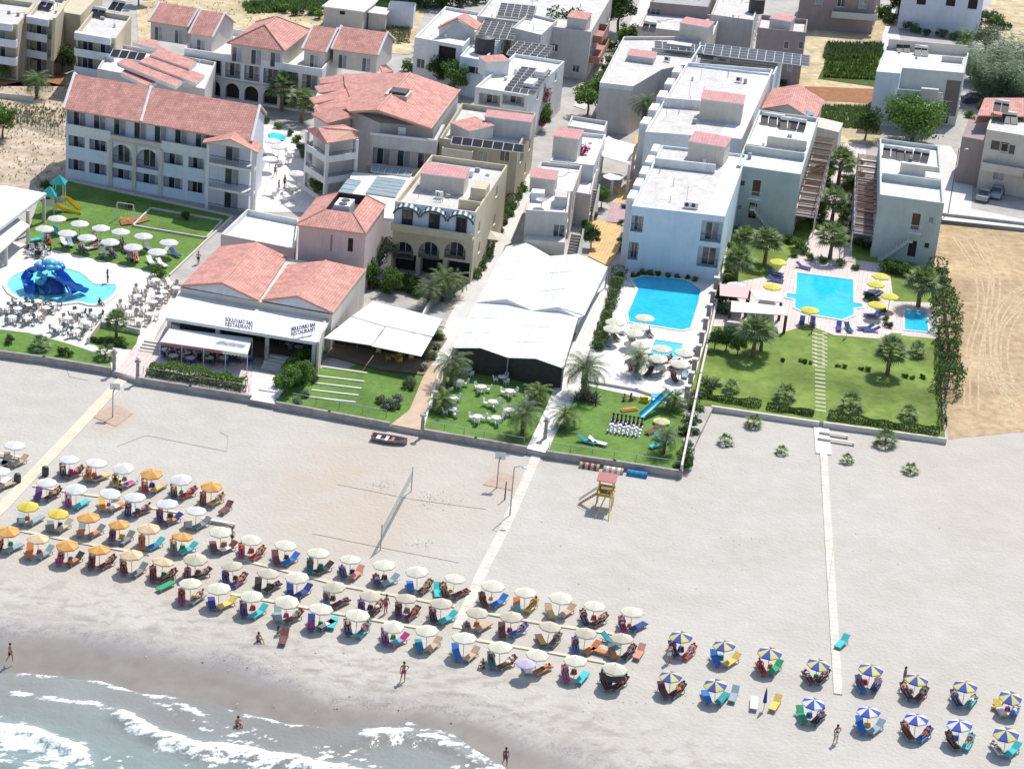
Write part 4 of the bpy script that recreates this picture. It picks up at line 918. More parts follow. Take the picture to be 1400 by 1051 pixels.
# ---- 16/17 the two sage apartment rows with pergolas ----
def sagerow(lab,FL,FR,BR,dep,doors,rightside):
    B=Bd('apartment_row',lab,'apartment row',FL,FR,BR,8.8,sage,par=.55,roof=screedw,dep=dep)
    for k,px,py,w,h,kind in doors: B.pw(k,px,py,w,h,kind,mat=frameB if kind=='door' else None)
    for k in range(7):
        b0=1.2+k*(dep-2)/7
        for z in (.9,3.9): B.hole('r' if rightside else 'l',b0,b0+2.2,z,z+2.2,'win')
    B.walls(); W=B.wa; P=B.P
    mb=MB(); mb.box(.25,W-.25,7.6,7.85,8.25,9.3,sage,P); mb.box(.25,2.2,8.0,10.5,8.25,9.4,white,P) if rightside else mb.box(W-2.2,W-.25,8,10.5,8.25,9.4,white,P); mb.box(2.6,W-.4,12.2,12.4,8.25,9.6,beige,P); child(mb,'roof_wall',B.root)
    # outside stair on the front
    mb=MB(); s0=W*.9; n=16
    s0,s1=(W*.75,W*.38) if rightside else (W*.12,W*.52)
    for k in range(n):
        t=k/n; x0=s0+(s1-s0)*t; x1=s0+(s1-s0)*(k+1)/n; z=Z0+3.2*(k+1)/n
        mb.box(min(x0,x1)+.001,max(x0,x1),-1.25,-.15,max(Z0-.2,z-.5),z,sage,P)
    mb.box(min(s1,s1+(s1-s0)*.22),max(s1,s1+(s1-s0)*.22),-1.25,-.01,3.5,3.7,white,P); st=child(mb,'outside_stair',B.root)
    mb=MB()
    for zo in (.5,.95): mb.tube([P(s0,-1.22,Z0+zo),P(s1,-1.22,3.7+zo),P(s1+(s1-s0)*.22,-1.22,3.7+zo)],.03,M('sand_rail',(.55,.45,.25),.6,.1),5)
    for k in range(9): t=k/8; mb.tube([P(s0+(s1-s0)*t,-1.22,Z0+3.2*t),P(s0+(s1-s0)*t,-1.22,Z0+3.2*t+.95)],.025,frameW,4)
    mb.tube([P(s1+(s1-s0)*.22,-1.2,6.7+.95),P(s1,-1.2,6.7+.95)],.03,frameW,4) ; o=child(mb,'handrail',B.root); o.parent=st
    ax=(s1+(s1-s0)*.22+s1)/2; B.balcony('f',ax-.9,ax+.9,6.1-.0,1.0,white,bars=True) if False else None
    dx=B.az('f',*doors[0][1:3])[0]; dz=B.az('f',*doors[0][1:3])[1]; B.balcony('f',dx-.8,dx+.8,dz-1.15,1.0,white,bars=True)
    # pergola terraces along the garden side, two storeys
    a0,a1=(W+.02,W+2.6) if rightside else (-2.6,-.02); rust=M('pergola_wood',(.22,.12,.09),.7,.2,5); nb=9
    for k in range(nb):
        b0=.6+k*(dep-1)/nb; b1=b0+(dep-1)/nb
        mb=MB(); out=a1 if rightside else a0
        for z in (3.3,6.1):
            mb.box(a0,a1,b0,b0+.12,z,z+.15,rust,P); xo=a1-.12 if rightside else a0
            mb.box(xo,xo+.12,b0,b1,z+.151,z+.3,rust,P)
            for q in range(1,5): bb=b0+(b1-b0)*q/5; mb.box(a0,a1,bb,bb+.07,z+.301,z+.38,rust,P)
        xo=a1-.14 if rightside else a0+.02
        mb.box(xo,xo+.12,b0,b0+.12,Z0-.2,6.1,frameW,P)
        mb.box(a0,a1,b0+.13,b1,3.0,3.12,concrete,P)
        child(mb,'pergola',B.root)
        mb=MB(); mb.box(xo,xo+.08,b0+.13,b1,3.95,4.03,frameW,P)
        for q in range(8): bb=b0+.15+(b1-b0-.2)*q/8; mb.box(xo+.02,xo+.05,bb,bb+.03,3.12,3.95,frameW,P)
        child(mb,'railing',B.root)
    return B
sagerow('sage-grey two-storey apartment row with wooden pergolas on its right side, left of the palm court',(1007,226),(1095,238.5),(1118,165),27,
   [('f',1034,257,1.0,2.1,'door'),('f',1029,288,1.0,2.1,'door'),('f',1015,251,.7,.8,'win'),('f',1011,284,.6,.7,'win')],True)
sagerow('sage-grey two-storey apartment row with wooden pergolas on its left side, next to the dry field',(1203,266),(1291,278),(1284,200),25,
   [('f',1252,303,1.0,2.1,'door'),('f',1247,340,1.0,2.1,'door'),('f',1273,301,.7,.8,'win'),('f',1267,336,.7,.8,'win')],False)
# ---- 18 upper right house ----
B=Bd('apartment_house','grey house with sunken roof terrace and white roof slabs, above the round bright-green tree','apartment house',(1201,90),(1318,100),(1327,62),8.8,sage,par=.4,roof=screedw,dep=13)
B.walls(); P=B.P; W=B.wa
B.slabpart('tower',0.01,W*.28,-3.6,-.01,Z0,8.8,cool); B.slabpart('terrace_floor',W*.28,W*.8,-4.2,-.01,Z0,5.6,screed); B.slabpart('parapet',W*.28,W*.8,-4.4,-4.21,Z0,6.6,sage); B.slabpart('tower',W*.55,W*.75,-5.2,-4.41,Z0,7.2,grey)
B.slabpart('parapet',.3,W-.3,12.6,12.8,8.4,10.0,beige); B.slabpart('roof_wall',W*.7,W*.95,7.5,7.8,8.4,9.3,beige); B.slabpart('window_strip',W*.82,W-.2,-.06,-.02,2,7.5,glass)
# ---- 19 far right house ----
B=Bd('villa','beige three-storey villa with shuttered windows and pink-red gabled roof at the right edge','villa',(1349,177),(1440,192),(1450,150),9.2,beige,par=.4,roof=screed,dep=12)
for q,w,h in (((1367,200),2.6,1.4),((1378,204),2.0,1.4),((1366,238),1.6,1.9)): B.pw('f',*q,w,h,'win')
B.walls(); B.balcony('f',.2,6.0,3.9,1.2,beige); B.balcony('f',6.3,11.,3.3,1.6,beige)
B.slabpart('side_wing',-3.2,-.01,1.5,11,Z0,7.2,brownw)
roofpart(B.root,'roof',[[(1346,134,10.4),(1420,134,10.4),(1430,160,9.6),(1336,158,9.6)]]); roofpart(B.root,'roof',[[(1334,160,8.9),(1364,158,8.9),(1360,166,8.4),(1332,168,8.4)]])
# ---- 20 top houses behind the fields ----
B=Bd('apartment_house','shaded grey-brown house at the top edge beyond the dry field','apartment house',(1096,-20),(1200,-12),(1210,-40),8.2,brownw,par=.4)
for q in ((1120,0),(1150,4),(1180,6)): B.pw('f',*q,1.4,1.5)
B.walls(); B.balcony('f',6,14,3.4,1.4,grey)
B=Bd('apartment_house','lilac-grey house at the top right edge with a long white awning','apartment house',(1235,-18),(1346,-6),(1352,-40),8.,lilac,par=.4)
for q in ((1260,0),(1300,2),(1330,6)): B.pw('f',*q,1.6,1.8,'dark')
B.walls(); mb=MB(); pp=poly3([(1245,4),(1329,16),(1327,22),(1246,9)],4.); mb.slab(pp,.12,canvas); child(mb,'awning',B.root); 
mb=MB()
for p in pp: mb.tube([Vector((p.x,p.y,Z0)),p-Vector((0,0,.1))],.06,frameW,5)
child(mb,'awning_posts',B.root)
# ---- 21 yellowish apartments top left ----
for j,(FL,FR,BR,lab,fr) in enumerate([((-28,27),(24,34),(50,3),'cream apartment block cut by the left edge, top corner, with long white balconies',0),((38,22),(73,28),(100,-8),'cream apartment block with slanting side walls, second from the left edge at the top',1),((104,44),(158,53),(190,8),'cream apartment block with big tilted solar heater, third from the left at the top',2)]):
    B=Bd('apartment_block',lab,'apartment block',FL,FR,BR,8.8,yell if j else yell,group='cream apartments at the top left',par=.7,roof=screed,dep=13)
    W=B.wa
    for z in (.7,3.3,5.9): B.hole('f',.3,W-.3,z,z+2.1,'log',dep=.9)
    B.walls()
    for z in (3.2,5.8): B.balcony('f',-.05,W*(1 if j!=1 else .8),z,1.1,lilac)
    B.slabpart('fascia',-.05,W-.6,-1.1,-.01,8.0,9.0,lilac)
    if j==1: 
        mb=MB(); P=B.P; mb.hexa([P(-.5,-3.2,Z0),P(-.01,-3.2,Z0),P(-.01,6,Z0),P(-.5,6,Z0)],[P(-.5,-.2,9.1),P(-.01,-.2,9.1),P(-.01,6,9.1),P(-.5,6,9.1)],yell); mb.hexa([P(W+.01,-2.2,3.4),P(W+.5,-2.2,3.4),P(W+.5,6,3.4),P(W+.01,6,3.4)],[P(W+.01,-.6,9.3),P(W+.5,-.6,9.3),P(W+.5,6,9.3),P(W+.01,6,9.3)],yell); child(mb,'slanted_wall',B.root)
mb=MB(); pts=poly3([(75,14),(110,20),(140,-12),(110,-25)],8.6); root=empty('apartment_block',(pts[0].x,pts[0].y,Z0),'shaded recessed cream apartment link between the second and third blocks, top left','apartment block','cream apartments at the top left'); body(root,'wall',pts,Z0,8.5,yell)
# ---- 22 sheds ----
B=Bd('shed','low grey shed with a bright white flat roof in the dry grass at the top','shed',(443,10),(496,17),(512,4),3.9,grey,par=.0,dep=8); B.pw('f',468,18,.9,.6,'dark'); B.walls(); mb=MB(); mb.box(-.3,B.wa+.3,-.3,B.wd+.3,3.9,4.1,screedw,B.P); child(mb,'roof',B.root)
B=Bd('shed','small dark lean-to shed beside the white-roofed shed','shed',(504,18),(527,21),(532,15),3.2,grey,par=.0,dep=4); B.walls(); mb=MB(); mb.box(-.2,B.wa+.2,-.2,B.wd+.2,3.2,3.35,screedw,B.P); child(mb,'roof',B.root)
B=Bd('shed','narrow pale shed wall with bushes, right of the two sheds at the top','shed',(531,7),(566,10),(568,6),4.2,lilac,par=.0,dep=3); B.walls()
# ---- 23 the small white houses along the tent ----
def vill(lab,FL,FR,BR,h,m,dep=None,rf=None,par=.5): 
    B=Bd('holiday_house',lab,'holiday house',FL,FR,BR,h,m,group='small white houses behind the tent',par=par,roof=rf or screedw,dep=dep); return B
B=vill('white holiday house nearest the tent with a round dish on its roof',(719,287),(776,291),(780,262),7.3,grey,dep=8)
B.pw('f',765,316,1.6,1.6,'win'); B.walls(); B.slabpart('balcony',.2,B.wa,-1.9,-.01,2.6,4.2,beige)
B.slabpart('roof_block',.3,1.9,4.8,6.4,6.8,7.9,white); B.slabpart('roof_block',B.wa-1.8,B.wa-.3,3.,6,6.8,8.2,grey)
mb=MB(); P=B.P; c=P(1.7,2.6,7.6)
for k in range(12): 
    a0=2*math.pi*k/12;a1=2*math.pi*(k+1)/12; mb.poly([c,c+Vector((math.cos(a0)*.75,math.sin(a0)*.75,.25)),c+Vector((math.cos(a1)*.75,math.sin(a1)*.75,.25))],M('dish_grey',(.45,.44,.44),.6,.05))
mb.tube([c-Vector((0,0,.8)),c],.05,metal,5); solo(mb,'satellite_dish',tuple(c-Vector((0,0,.8))),'round grey satellite dish on the holiday house nearest the tent','satellite dish')
B=vill('white holiday house with a mauve-topped stair tower, second behind the tent',(724,256),(783,262),(797,224),6.6,grey,dep=11); B.walls(); stairbox(B,(724,240.5),(760,245),9.0,3.2,beige)
B=vill('white holiday house with a mauve-topped stair tower and pink bougainvillea, third behind the tent',(752,220),(812,226),(830,180),6.6,white,dep=14); B.walls(); stairbox(B,(756,184.5),(792,189.5),9.2,3.6,beige)
B=vill('low holiday house with grey walls beside the white sunshade, above the ochre path',(776,172),(826,180),(832,163),6.,grey,dep=5); B.walls()
B=vill('grey holiday house with outside steps facing the ochre path',(783,262),(808,266),(815,236),4.8,grey,dep=9); B.walls()
for n,(px,py) in enumerate(((801,282),(778,345))):
    mb=MB(); o=T(px,py+8)
    F=lambda a,c,z:Vector((o.x,o.y,0))+GU*a+GV*c+Vector((0,0,z))
    for k in range(12): mb.box(0,1.3,-k*.3-.3,-k*.3+.001,Z0-.1,Z0+3.2-k*.27,M('step_stone',(.40,.36,.31),.9,.15),F)
    mb.box(1.31,1.5,-3.8,0,Z0-.1,Z0+3.6,white,F) if False else mb.hexa([F(1.31,-3.6,Z0-.1),F(1.5,-3.6,Z0-.1),F(1.5,0,Z0-.1),F(1.31,0,Z0-.1)],[F(1.31,-3.6,Z0+.9),F(1.5,-3.6,Z0+.9),F(1.5,0,Z0+4.),F(1.31,0,Z0+4.)],white)
    solo(mb,'outside_steps',(o.x,o.y,Z0),('stone outside steps with a white side wall, halfway up the ochre path','stone outside steps with a white side wall, at the back of the white tent')[n],'steps')
# ================= OPEN-AIR STRUCTURES, POOLS, WALLS =================
def g0(px,py,z=Z0): return G(px,py,z)
def wallrun(name,px,z0,h,th,mat,lab,cat='garden wall',cap=None,zb=None,group=None):
    pts=[G(p[0],p[1],z0) for p in px]; mb=MB()
    for a,b_ in zip(pts[:-1],pts[1:]):
        d=(b_-a).normalized(); n=Vector((-d.y,d.x,0))*th/2; e=d*th/2
        zb_=z0 if zb is None else zb
        q=[a-n-e,b_-n+e*.98,b_+n+e*.98,a+n-e]
        mb.hexa([Vector((p.x,p.y,zb_)) for p in q],[Vector((p.x,p.y,z0+h)) for p in q],mat)
        if cap: 
            n2=n*1.3; q=[a-n2-e,b_-n2+e*.98,b_+n2+e*.98,a+n2-e]; mb.hexa([Vector((p.x,p.y,z0+h+.001)) for p in q],[Vector((p.x,p.y,z0+h+.07)) for p in q],cap)
    return solo(mb,name,tuple(pts[0]),lab,cat,group)
wstone=M('beach_wall_stone',(.36,.33,.31),.9,.25,1.5,.02,n2=.15,sc2=.4)
capm=M('wall_coping',(.62,.58,.52),.85,.1,2)
for px,lab in (([(0,483),(60,491),(150,506)],'low grey stone wall along the sand in front of the left strip lawn'),
    ([(188,519),(260,531),(342,544)],'low grey stone wall along the sand below the restaurant terrace hedge'),
    ([(379,553),(450,566),(531,581)],'low grey stone wall along the sand below the terraced garden'),
    ([(578,590),(650,602),(718,614)],'low grey stone wall along the sand below the lawn with white tables'),
    ([(748,620),(840,633),(931,647)],'low grey stone wall along the sand below the lawn with the giant chess set')):
    wallrun('beach_wall',px,Z0,.32,.3,wstone,lab,cap=None,zb=-.4,group='beach walls')
wallrun('beach_wall',[(975,556),(1118,577)],Z0,.1,.35,capm,'low wall with pale coping left of the narrow path below the right lawn',zb=-.4)
wallrun('beach_wall',[(1128,578),(1292,600)],Z0,.1,.35,capm,'low wall with pale coping right of the narrow path below the right lawn',zb=-.4)
wallrun('side_wall',[(931,646),(957,520),(985,392),(1000,300)],Z0,.9,.22,capm,'long white side wall between the curved pool and the right palm garden')
wallrun('garden_wall',[(578,590),(600,512),(622,478)],Z0,.5,.2,white,'short white wall along the earth lane beside the lawn with tables')
wallrun('garden_wall',[(560,470),(618,365),(690,245)],Z0,.9,.2,capm,'long cream wall on the left side of the sunlit lane')
wallrun('garden_wall',[(232,378),(318,297),(90,247)],Z0,.3,.2,capm,'low kerb wall round the hotel lawn')
wallrun('raised_bed_wall',[(182,310),(282,327),(304,303),(206,286),(182,310)],Z0,.25,.2,capm,'low cream wall framing the raised rectangular lawn beside the swing')
wallrun('garden_wall',[(796,522),(870,535),(937,557)],Z0,.35,.25,capm,'low cream step wall between the curved pool deck and the play lawn')
wallrun('planter_wall',[(120,470),(137,447),(190,458)],Z0,.7,.22,beige,'beige planter wall around the sunken palm bed beside the steps')
wallrun('field_wall',[(1262,297),(1400,313),(1460,322)],.0,.9,.25,wstone,'grey boundary wall between the driveway and the dry field',zb=-.2)
wallrun('boundary_wall',[(-20,132),(45,140)],Z0,.8,.2,beige,'short wall at the left edge beside the rubble lot')
# fence of the rubble lot
mb=MB(); pts=[T(*p) for p in ((18,165),(90,190))]; gm=M('mesh_fence_green',(.18,.22,.16),.7,.1)
for k in range(15):
    p=pts[0].lerp(pts[1],k/14); mb.tube([p,p+Vector((0,0,1.7))],.04,gm,4)
for z in (.3,.8,1.25,1.68): mb.tube([pts[0]+Vector((0,0,z)),pts[1]+Vector((0,0,z))],.02,gm,4)
for k in range(140):
    p=pts[0].lerp(pts[1],k/139); mb.tube([p+Vector((0,0,.1)),p+Vector((0,0,1.65))],.008,gm,3,False)
solo(mb,'mesh_fence',tuple(pts[0]),'green wire mesh fence crossing the rubble lot','fence')
# dividers with posts: white fence posts along the pool wall (lamps)
mb=MB()
for k in range(9):
    t=k/8; p=T(978-40*t,398+150*t)
    mb=MB(); mb.box(-.25,.25,-.25,.25,0,1.7,stone,lambda a,b_,z,p=p:p+GU*a+GV*b_+Vector((0,0,z))); mb.box(-.35,.35,-.35,.35,1.701,1.8,capm,lambda a,b_,z,p=p:p+GU*a+GV*b_+Vector((0,0,z)))
    solo(mb,'wall_pillar',tuple(p),'brown stone pillar on the pool side of the long white wall, %s from the building'%ORD[k],'pillar','pillars along the pool wall')
# stone column lamps beside lane
for n,(px,py) in enumerate(((577,592),(593,560),(607,530),(622,500),(745,600),(156,506),(188,518))):
    p=T(px,py); mb=MB(); mb.tube([p,p+Vector((0,0,1.9))],[.2,.16],stone,8); c=p; mb.cyl(p.x,p.y,Z0+1.901,Z0+2.05,.32,.32,stone,10)
    lab=['stone pillar lamp at the beach end of the earth lane','stone pillar lamp, second up the earth lane','stone pillar lamp, third up the earth lane','stone pillar lamp at the tent corner','stone pillar lamp at the top of the steps beside the play lawn','pillar on the left of the pink entry path','pillar on the right of the pink entry path'][n]
    root=empty('pillar_lamp',tuple(p),lab,'pillar lamp','stone pillar lamps'); child(mb,'pillar',root)
    if n>3: mb=MB(); mb.ball((p.x,p.y,Z0+2.25),.2,frameW,8); child(mb,'globe',root,True)
# railings of thin rope on the beach lawns
for px,lab in (([(580,585),(650,597),(716,609)],'thin low rail along the front of the lawn with white tables'),([(750,614),(840,627),(929,641)],'thin low rail along the front of the play lawn'),([(400,548),(470,560),(528,571)],'thin low rail along the front of the terraced garden'),([(196,512),(270,525),(340,537)],'thin metal rail below the terrace hedge')):
    pts=[T(*p) for p in px]; mb=MB()
    L_=(pts[-1]-pts[0]).length; n=int(L_/2)
    for k in range(n+1): p=pts[0].lerp(pts[-1],k/n); mb.tube([p,p+Vector((0,0,.85))],.03,metal,4)
    mb.tube([pts[0]+Vector((0,0,.85)),pts[-1]+Vector((0,0,.85))],.025,frameW,4)
    solo(mb,'rail',tuple(pts[0]),lab,'railing','thin garden rails')
# ---- pools
def pool(px,lab,depth=1.2,wcol=(.02,.50,.72),c2=None,rimw=.35,z=Z0,world=None,shallow=False,lane=None,tile=None,name='swimming_pool'):
    pts=[G(p[0],p[1],z) for p in px]; n=len(pts); ctr=sum(pts,Vector())/n; root=empty(name,tuple(ctr),lab,'swimming pool')
    # outward offset
    area=sum(pts[i].x*pts[(i+1)%n].y-pts[(i+1)%n].x*pts[i].y for i in range(n)); sg=1 if area>0 else -1
    off=[]
    for i in range(n):
        a=(pts[i]-pts[i-1]).normalized(); b_=(pts[(i+1)%n]-pts[i]).normalized(); na=Vector((a.y,-a.x,0)); nb=Vector((b_.y,-b_.x,0)); m_=(na+nb).normalized()*sg; off.append(pts[i]+m_*rimw)
    mb=MB(); rim=tile or capw
    for i in range(n):
        j=(i+1)%n; mb.poly([pts[i]+Vector((0,0,.16)),pts[j]+Vector((0,0,.16)),off[j]+Vector((0,0,.16)),off[i]+Vector((0,0,.16))],rim); mb.poly([off[i],off[j],off[j]+Vector((0,0,.16)),off[i]+Vector((0,0,.16))],rim)
        mb.poly([pts[i]+Vector((0,0,.16)),pts[j]+Vector((0,0,.16)),pts[j]+Vector((0,0,.06)),pts[i]+Vector((0,0,.06))],tilb)
    child(mb,'coping',root)
    bm=bmesh.new(); f=bm.faces.new([bm.verts.new(p+Vector((0,0,.11))-ctr) for p in pts]); bm.normal_update(); bmesh.ops.triangulate(bm,faces=[f])
    for f in bm.faces:
        if f.normal.z<0: f.normal_flip()
    me=bpy.data.meshes.new('water'); bm.to_mesh(me); bm.free(); me.materials.append(watermat(wcol,c2)); o=bpy.data.objects.new('water',me); COL.objects.link(o); o.parent=root
    return root,ctr
capw=M('pool_coping',(.72,.70,.66),.7,.05,2); tilb=M('pool_tile',(.05,.28,.50),.3,.1,4)
_wc={}
def watermat(c1,c2=None):
    key=(c1,c2)
    if key in _wc: return _wc[key]
    m=bpy.data.materials.new('pool_water'); m.use_nodes=True; t=m.node_tree; N=t.nodes; L=t.links; b=N['Principled BSDF']; geo=N.new('ShaderNodeNewGeometry')
    v=N.new('ShaderNodeTexVoronoi'); v.feature='SMOOTH_F1'; v.inputs['Scale'].default_value=1.6; nz=N.new('ShaderNodeTexNoise'); nz.inputs['Scale'].default_value=.35; nz.inputs['Detail'].default_value=3
    va=N.new('ShaderNodeVectorMath'); va.operation='ADD'; n2=N.new('ShaderNodeTexNoise'); n2.inputs['Scale'].default_value=1.2; L.new(geo.outputs['Position'],n2.inputs[0]); L.new(geo.outputs['Position'],va.inputs[0]); L.new(n2.outputs['Color'],va.inputs[1]); L.new(va.outputs[0],v.inputs['Vector']); L.new(geo.outputs['Position'],nz.inputs[0])
    mx=N.new('ShaderNodeMix'); mx.data_type='RGBA'; mx.inputs[6].default_value=(*c1,1); mx.inputs[7].default_value=(*(c2 or tuple(min(1,c*1.25+.03) for c in c1)),1)
    ad=N.new('ShaderNodeMath'); ad.operation='MULTIPLY_ADD'; L.new(v.outputs['Distance'],ad.inputs[0]); ad.inputs[1].default_value=.5; L.new(nz.outputs[0],ad.inputs[2]); mr=N.new('ShaderNodeMapRange'); mr.inputs[1].default_value=.4; mr.inputs[2].default_value=.95; L.new(ad.outputs[0],mr.inputs[0]); L.new(mr.outputs[0],mx.inputs[0])
    L.new(mx.outputs[2],b.inputs['Base Color']); b.inputs['Roughness'].default_value=.06; b.inputs['IOR'].default_value=1.33
    bp=N.new('ShaderNodeBump'); bp.inputs['Distance'].default_value=.03; L.new(n2.outputs[0],bp.inputs['Height']); L.new(bp.outputs[0],b.inputs['Normal']); _wc[key]=m; return m
zp=lambda pts,ox,oy,s:[(ox+x/s,oy+y/s) for x,y in pts]
kp=zp([(75,400),(90,350),(140,305),(200,272),(290,242),(400,226),(540,220),(660,225),(760,238),(840,262),(900,300),(950,350),(990,385),(1080,397),(1225,392),(1232,440),(1205,490),(1150,540),(1080,585),(1020,602),(960,598),(900,582),(840,570),(740,580),(640,590),(520,590),(400,578),(300,558),(200,525),(120,475)],0,340,7.78)
pool(kp,'shallow turquoise children\'s pool with a round bay, holding a blue slide',wcol=(.10,.58,.66),c2=(.22,.72,.76),rimw=.5,tile=M('kids_pool_rim',(.72,.62,.52),.7,.06,2))
p2=zp([(245,78),(330,52),(560,70),(650,82),(760,150),(745,240),(682,440),(620,456),(225,395),(212,330),(290,150)],820,370,5.53)
pool(p2,'many-sided bright blue pool below the pale blue apartment front',wcol=(.015,.42,.68),c2=(.03,.55,.78))
pool(zp([(418,530),(625,562),(600,655),(560,668),(380,635)],820,370,5.53),'small turquoise paddling pool among cream parasols',wcol=(.05,.52,.70),c2=(.12,.62,.76))
pool(zp([(455,165),(688,195),(690,290),(725,295),(725,308),(690,312),(690,340),(640,360),(500,335),(447,310),(447,275),(410,268),(412,252),(450,255)],940,320,3.043),'square bright blue pool with side steps between yellow parasols',wcol=(.01,.45,.74),c2=(.03,.58,.84))
pool([(1237,425),(1266,428.5),(1269,455),(1237,452)],'small rectangular blue plunge pool at the right end of the terrace',wcol=(.02,.47,.72),c2=(.04,.56,.78))
S('pool_deck',zp([(880,305),(1020,305),(1035,435),(890,420)],940,320,3.043),pavew,1)
# slide in the kids pool: a round hub with a lobed canopy and curved chutes
bm1=M('slide_navy',(.03,.09,.34),.35,.1,3); bm2=M('slide_cyan',(.10,.42,.62),.4,.2,3); bm3=M('slide_blue',(.03,.17,.58),.35,.1,3)
ZW=Z0+.1
c=G(67,397,ZW); root=empty('water_slide',tuple(c),'dark blue multi-chute water slide with a pale blue lobed canopy in the children\'s pool','water slide')
mb=MB(); mb.ball((c.x,c.y,ZW+.0),1.9,bm1,16,(1.0,.75,.85)); child(mb,'hub',root,True)
mb=MB(); 
for k in range(9):
    a=2*math.pi*k/9; mb.ball((c.x+math.cos(a)*1.25,c.y+.4+math.sin(a)*.8,ZW+2.75+.1*(k%2)),.55,bm2 if k%3 else bm3,8,(1,1,.6))
mb.ball((c.x,c.y+.4,ZW+3.0),.8,bm2,10,(1.2,1,.7)); child(mb,'canopy',root,True)
def chute(pts,wd,mat):
    mb=MB(); pr=[]
    for i,p in enumerate(pts):
        p=Vector(p); d=(Vector(pts[min(i+1,len(pts)-1)])-Vector(pts[max(i-1,0)])).normalized(); s=d.cross(Vector((0,0,1))).normalized(); u=s.cross(d)
        pr.append([p+s*(math.sin(t)*wd)+u*(-math.cos(t)*wd+wd) for t in [math.radians(q) for q in (-100,-60,-30,0,30,60,100)]])
    for a,b_ in zip(pr[:-1],pr[1:]):
        for k in range(6): mb.poly([a[k],a[k+1],b_[k+1],b_[k]],mat)
    return mb
for (pa,m_) in ((( (40,402),(37,388),(46,374),(57,372)),bm3),(((99,402),(92,392),(82,380),(74,373)),bm3),(((114,400.5),(100,398),(86,388),(75,376)),bm3),(((60,402),(58,394),(60,384),(63,376)),bm2)):
    hs=(.1,.6,1.6,2.2); P4=[G(p[0],p[1],ZW+h_) for p,h_ in zip(pa,hs)]
    cur=[]
    for k in range(13):
        t=k/12*3; i=min(int(t),2); f=t-i; cur.append(P4[i].lerp(P4[i+1],f)+Vector((0,0,.12*math.sin(math.pi*f))))
    child(chute(cur,.62,m_),'chute',root,True)
# ---- left canopy building at the left edge (white pool-bar roof)
def canopy(name,px,z,lab,th=.35,mat=None,posts=(),edge=None,cat='canopy'):
    pts=[G(p[0],p[1],p[2] if len(p)>2 else z) for p in px]; root=empty(name,(pts[0].x,pts[0].y,Z0),lab,cat)
    mb=MB(); mb.slab(pts,th,mat or screedw,edge or white); child(mb,'roof',root)
    for q in posts:
        p=G(q[0],q[1],z); mb=MB(); mb.box(-.17,.17,-.17,.17,Z0-.1,z-th-.005,edge or beige,lambda a,b_,zz_:Vector((p.x,p.y,0))+GU*a+GV*b_+Vector((0,0,zz_))); child(mb,'post',root)
    return root
canopy('pool_bar',[(-60,250),(8,254),(63.5,264),(0,312),(-60,355)],4.0,'big flat white pool-bar roof cut by the left edge, beside the play tower',.35,posts=((60,266),(38,284)))
canopy('awning',[(-60,312),(0,312),(22,297),(41,308),(0,345),(-60,395)],2.9,'lower white awning below the pool-bar roof at the left edge',.15,canvas,posts=((38,309),(8,336)))
# ---- tents
def tent(px_eaves,ze,zr,px_ridges,back,lab,side_dark=True):
    pass
root=empty('restaurant_tent',tuple(T(620,480)),'huge white double-ridged marquee roof in two sections over the beach restaurant','tent')
zA,zR_=3.1,3.8
Fp_=[(619.5,475.5,zA),(657,475.5,zR_),(694.8,488.8,zA),(732.4,490,zR_),(770,503.3,zA)]; Bp_=[(650,414,zA),(692,415.5,3.45),(727.6,425,zA),(762.8,426.5,3.45),(790,434,zA)]
mb=MB(); a=poly3(Fp_); b_=poly3(Bp_)
for k in range(4): mb.slab([a[k],a[k+1],b_[k+1],b_[k]],.06,canvas)
child(mb,'front_roof',root)
F2=[(646,421,2.85),(688,419,3.45),(723,431,2.85),(759,429.5,3.45),(795,441,2.85)]; B2_=[(692,337,3.1),(719,331,3.9),(752,350,3.1),(790,347,3.9),(830,367,3.1)]
mb=MB(); b2=poly3(B2_); a2=[Vector((p.x,p.y,3.14 if k%2==0 else 4.05)) for k,p in enumerate(b_)]; a2[4]=poly3([(799,431,3.14)])[0]
for k in range(4): mb.slab([a2[k],a2[k+1],b2[k+1],b2[k]],.06,canvas)
child(mb,'rear_roof',root)
mb=MB()
for k in range(4):
    P0,P1=(a2[k],a2[k+1]); c0,c1=b_[k],b_[k+1]; mb.poly([P0-Vector((0,0,.07)),P1-Vector((0,0,.07)),c1-Vector((0,0,.02)),c0-Vector((0,0,.02))],canvas)
child(mb,'vent_gable',root)
for nm_,e0,e1,n_ in (('seam',a,b_,4),('seam',a2,b2,4)):
    mb=MB()
    for k in range(4):
        for j in range(1,3):
            t=j/3; mb.tube([e0[k].lerp(e0[k+1],t)+Vector((0,0,.012)),e1[k].lerp(e1[k+1],t)+Vector((0,0,.012))],.018,concrete,4)
    for t in (.33,.66): mb.tube([e0[k].lerp(e1[k],t)+Vector((0,0,.012)) for k in range(5)],.018,concrete,4)
    child(mb,nm_,root)
for e in (a,b2):
    for k in (0,2,4):
        p=e[k]; mb=MB(); mb.tube([Vector((p.x,p.y,Z0)),p-Vector((0,0,.07))],.09,metal,6); child(mb,'post',root)
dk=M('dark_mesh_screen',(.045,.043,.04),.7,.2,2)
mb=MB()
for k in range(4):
    d=GV*.5; mb.poly([a[k]+d-Vector((0,0,.1)),a[k+1]+d-Vector((0,0,.1)),Vector((a[k+1].x,a[k+1].y,Z0))+d,Vector((a[k].x,a[k].y,Z0))+d],dk)
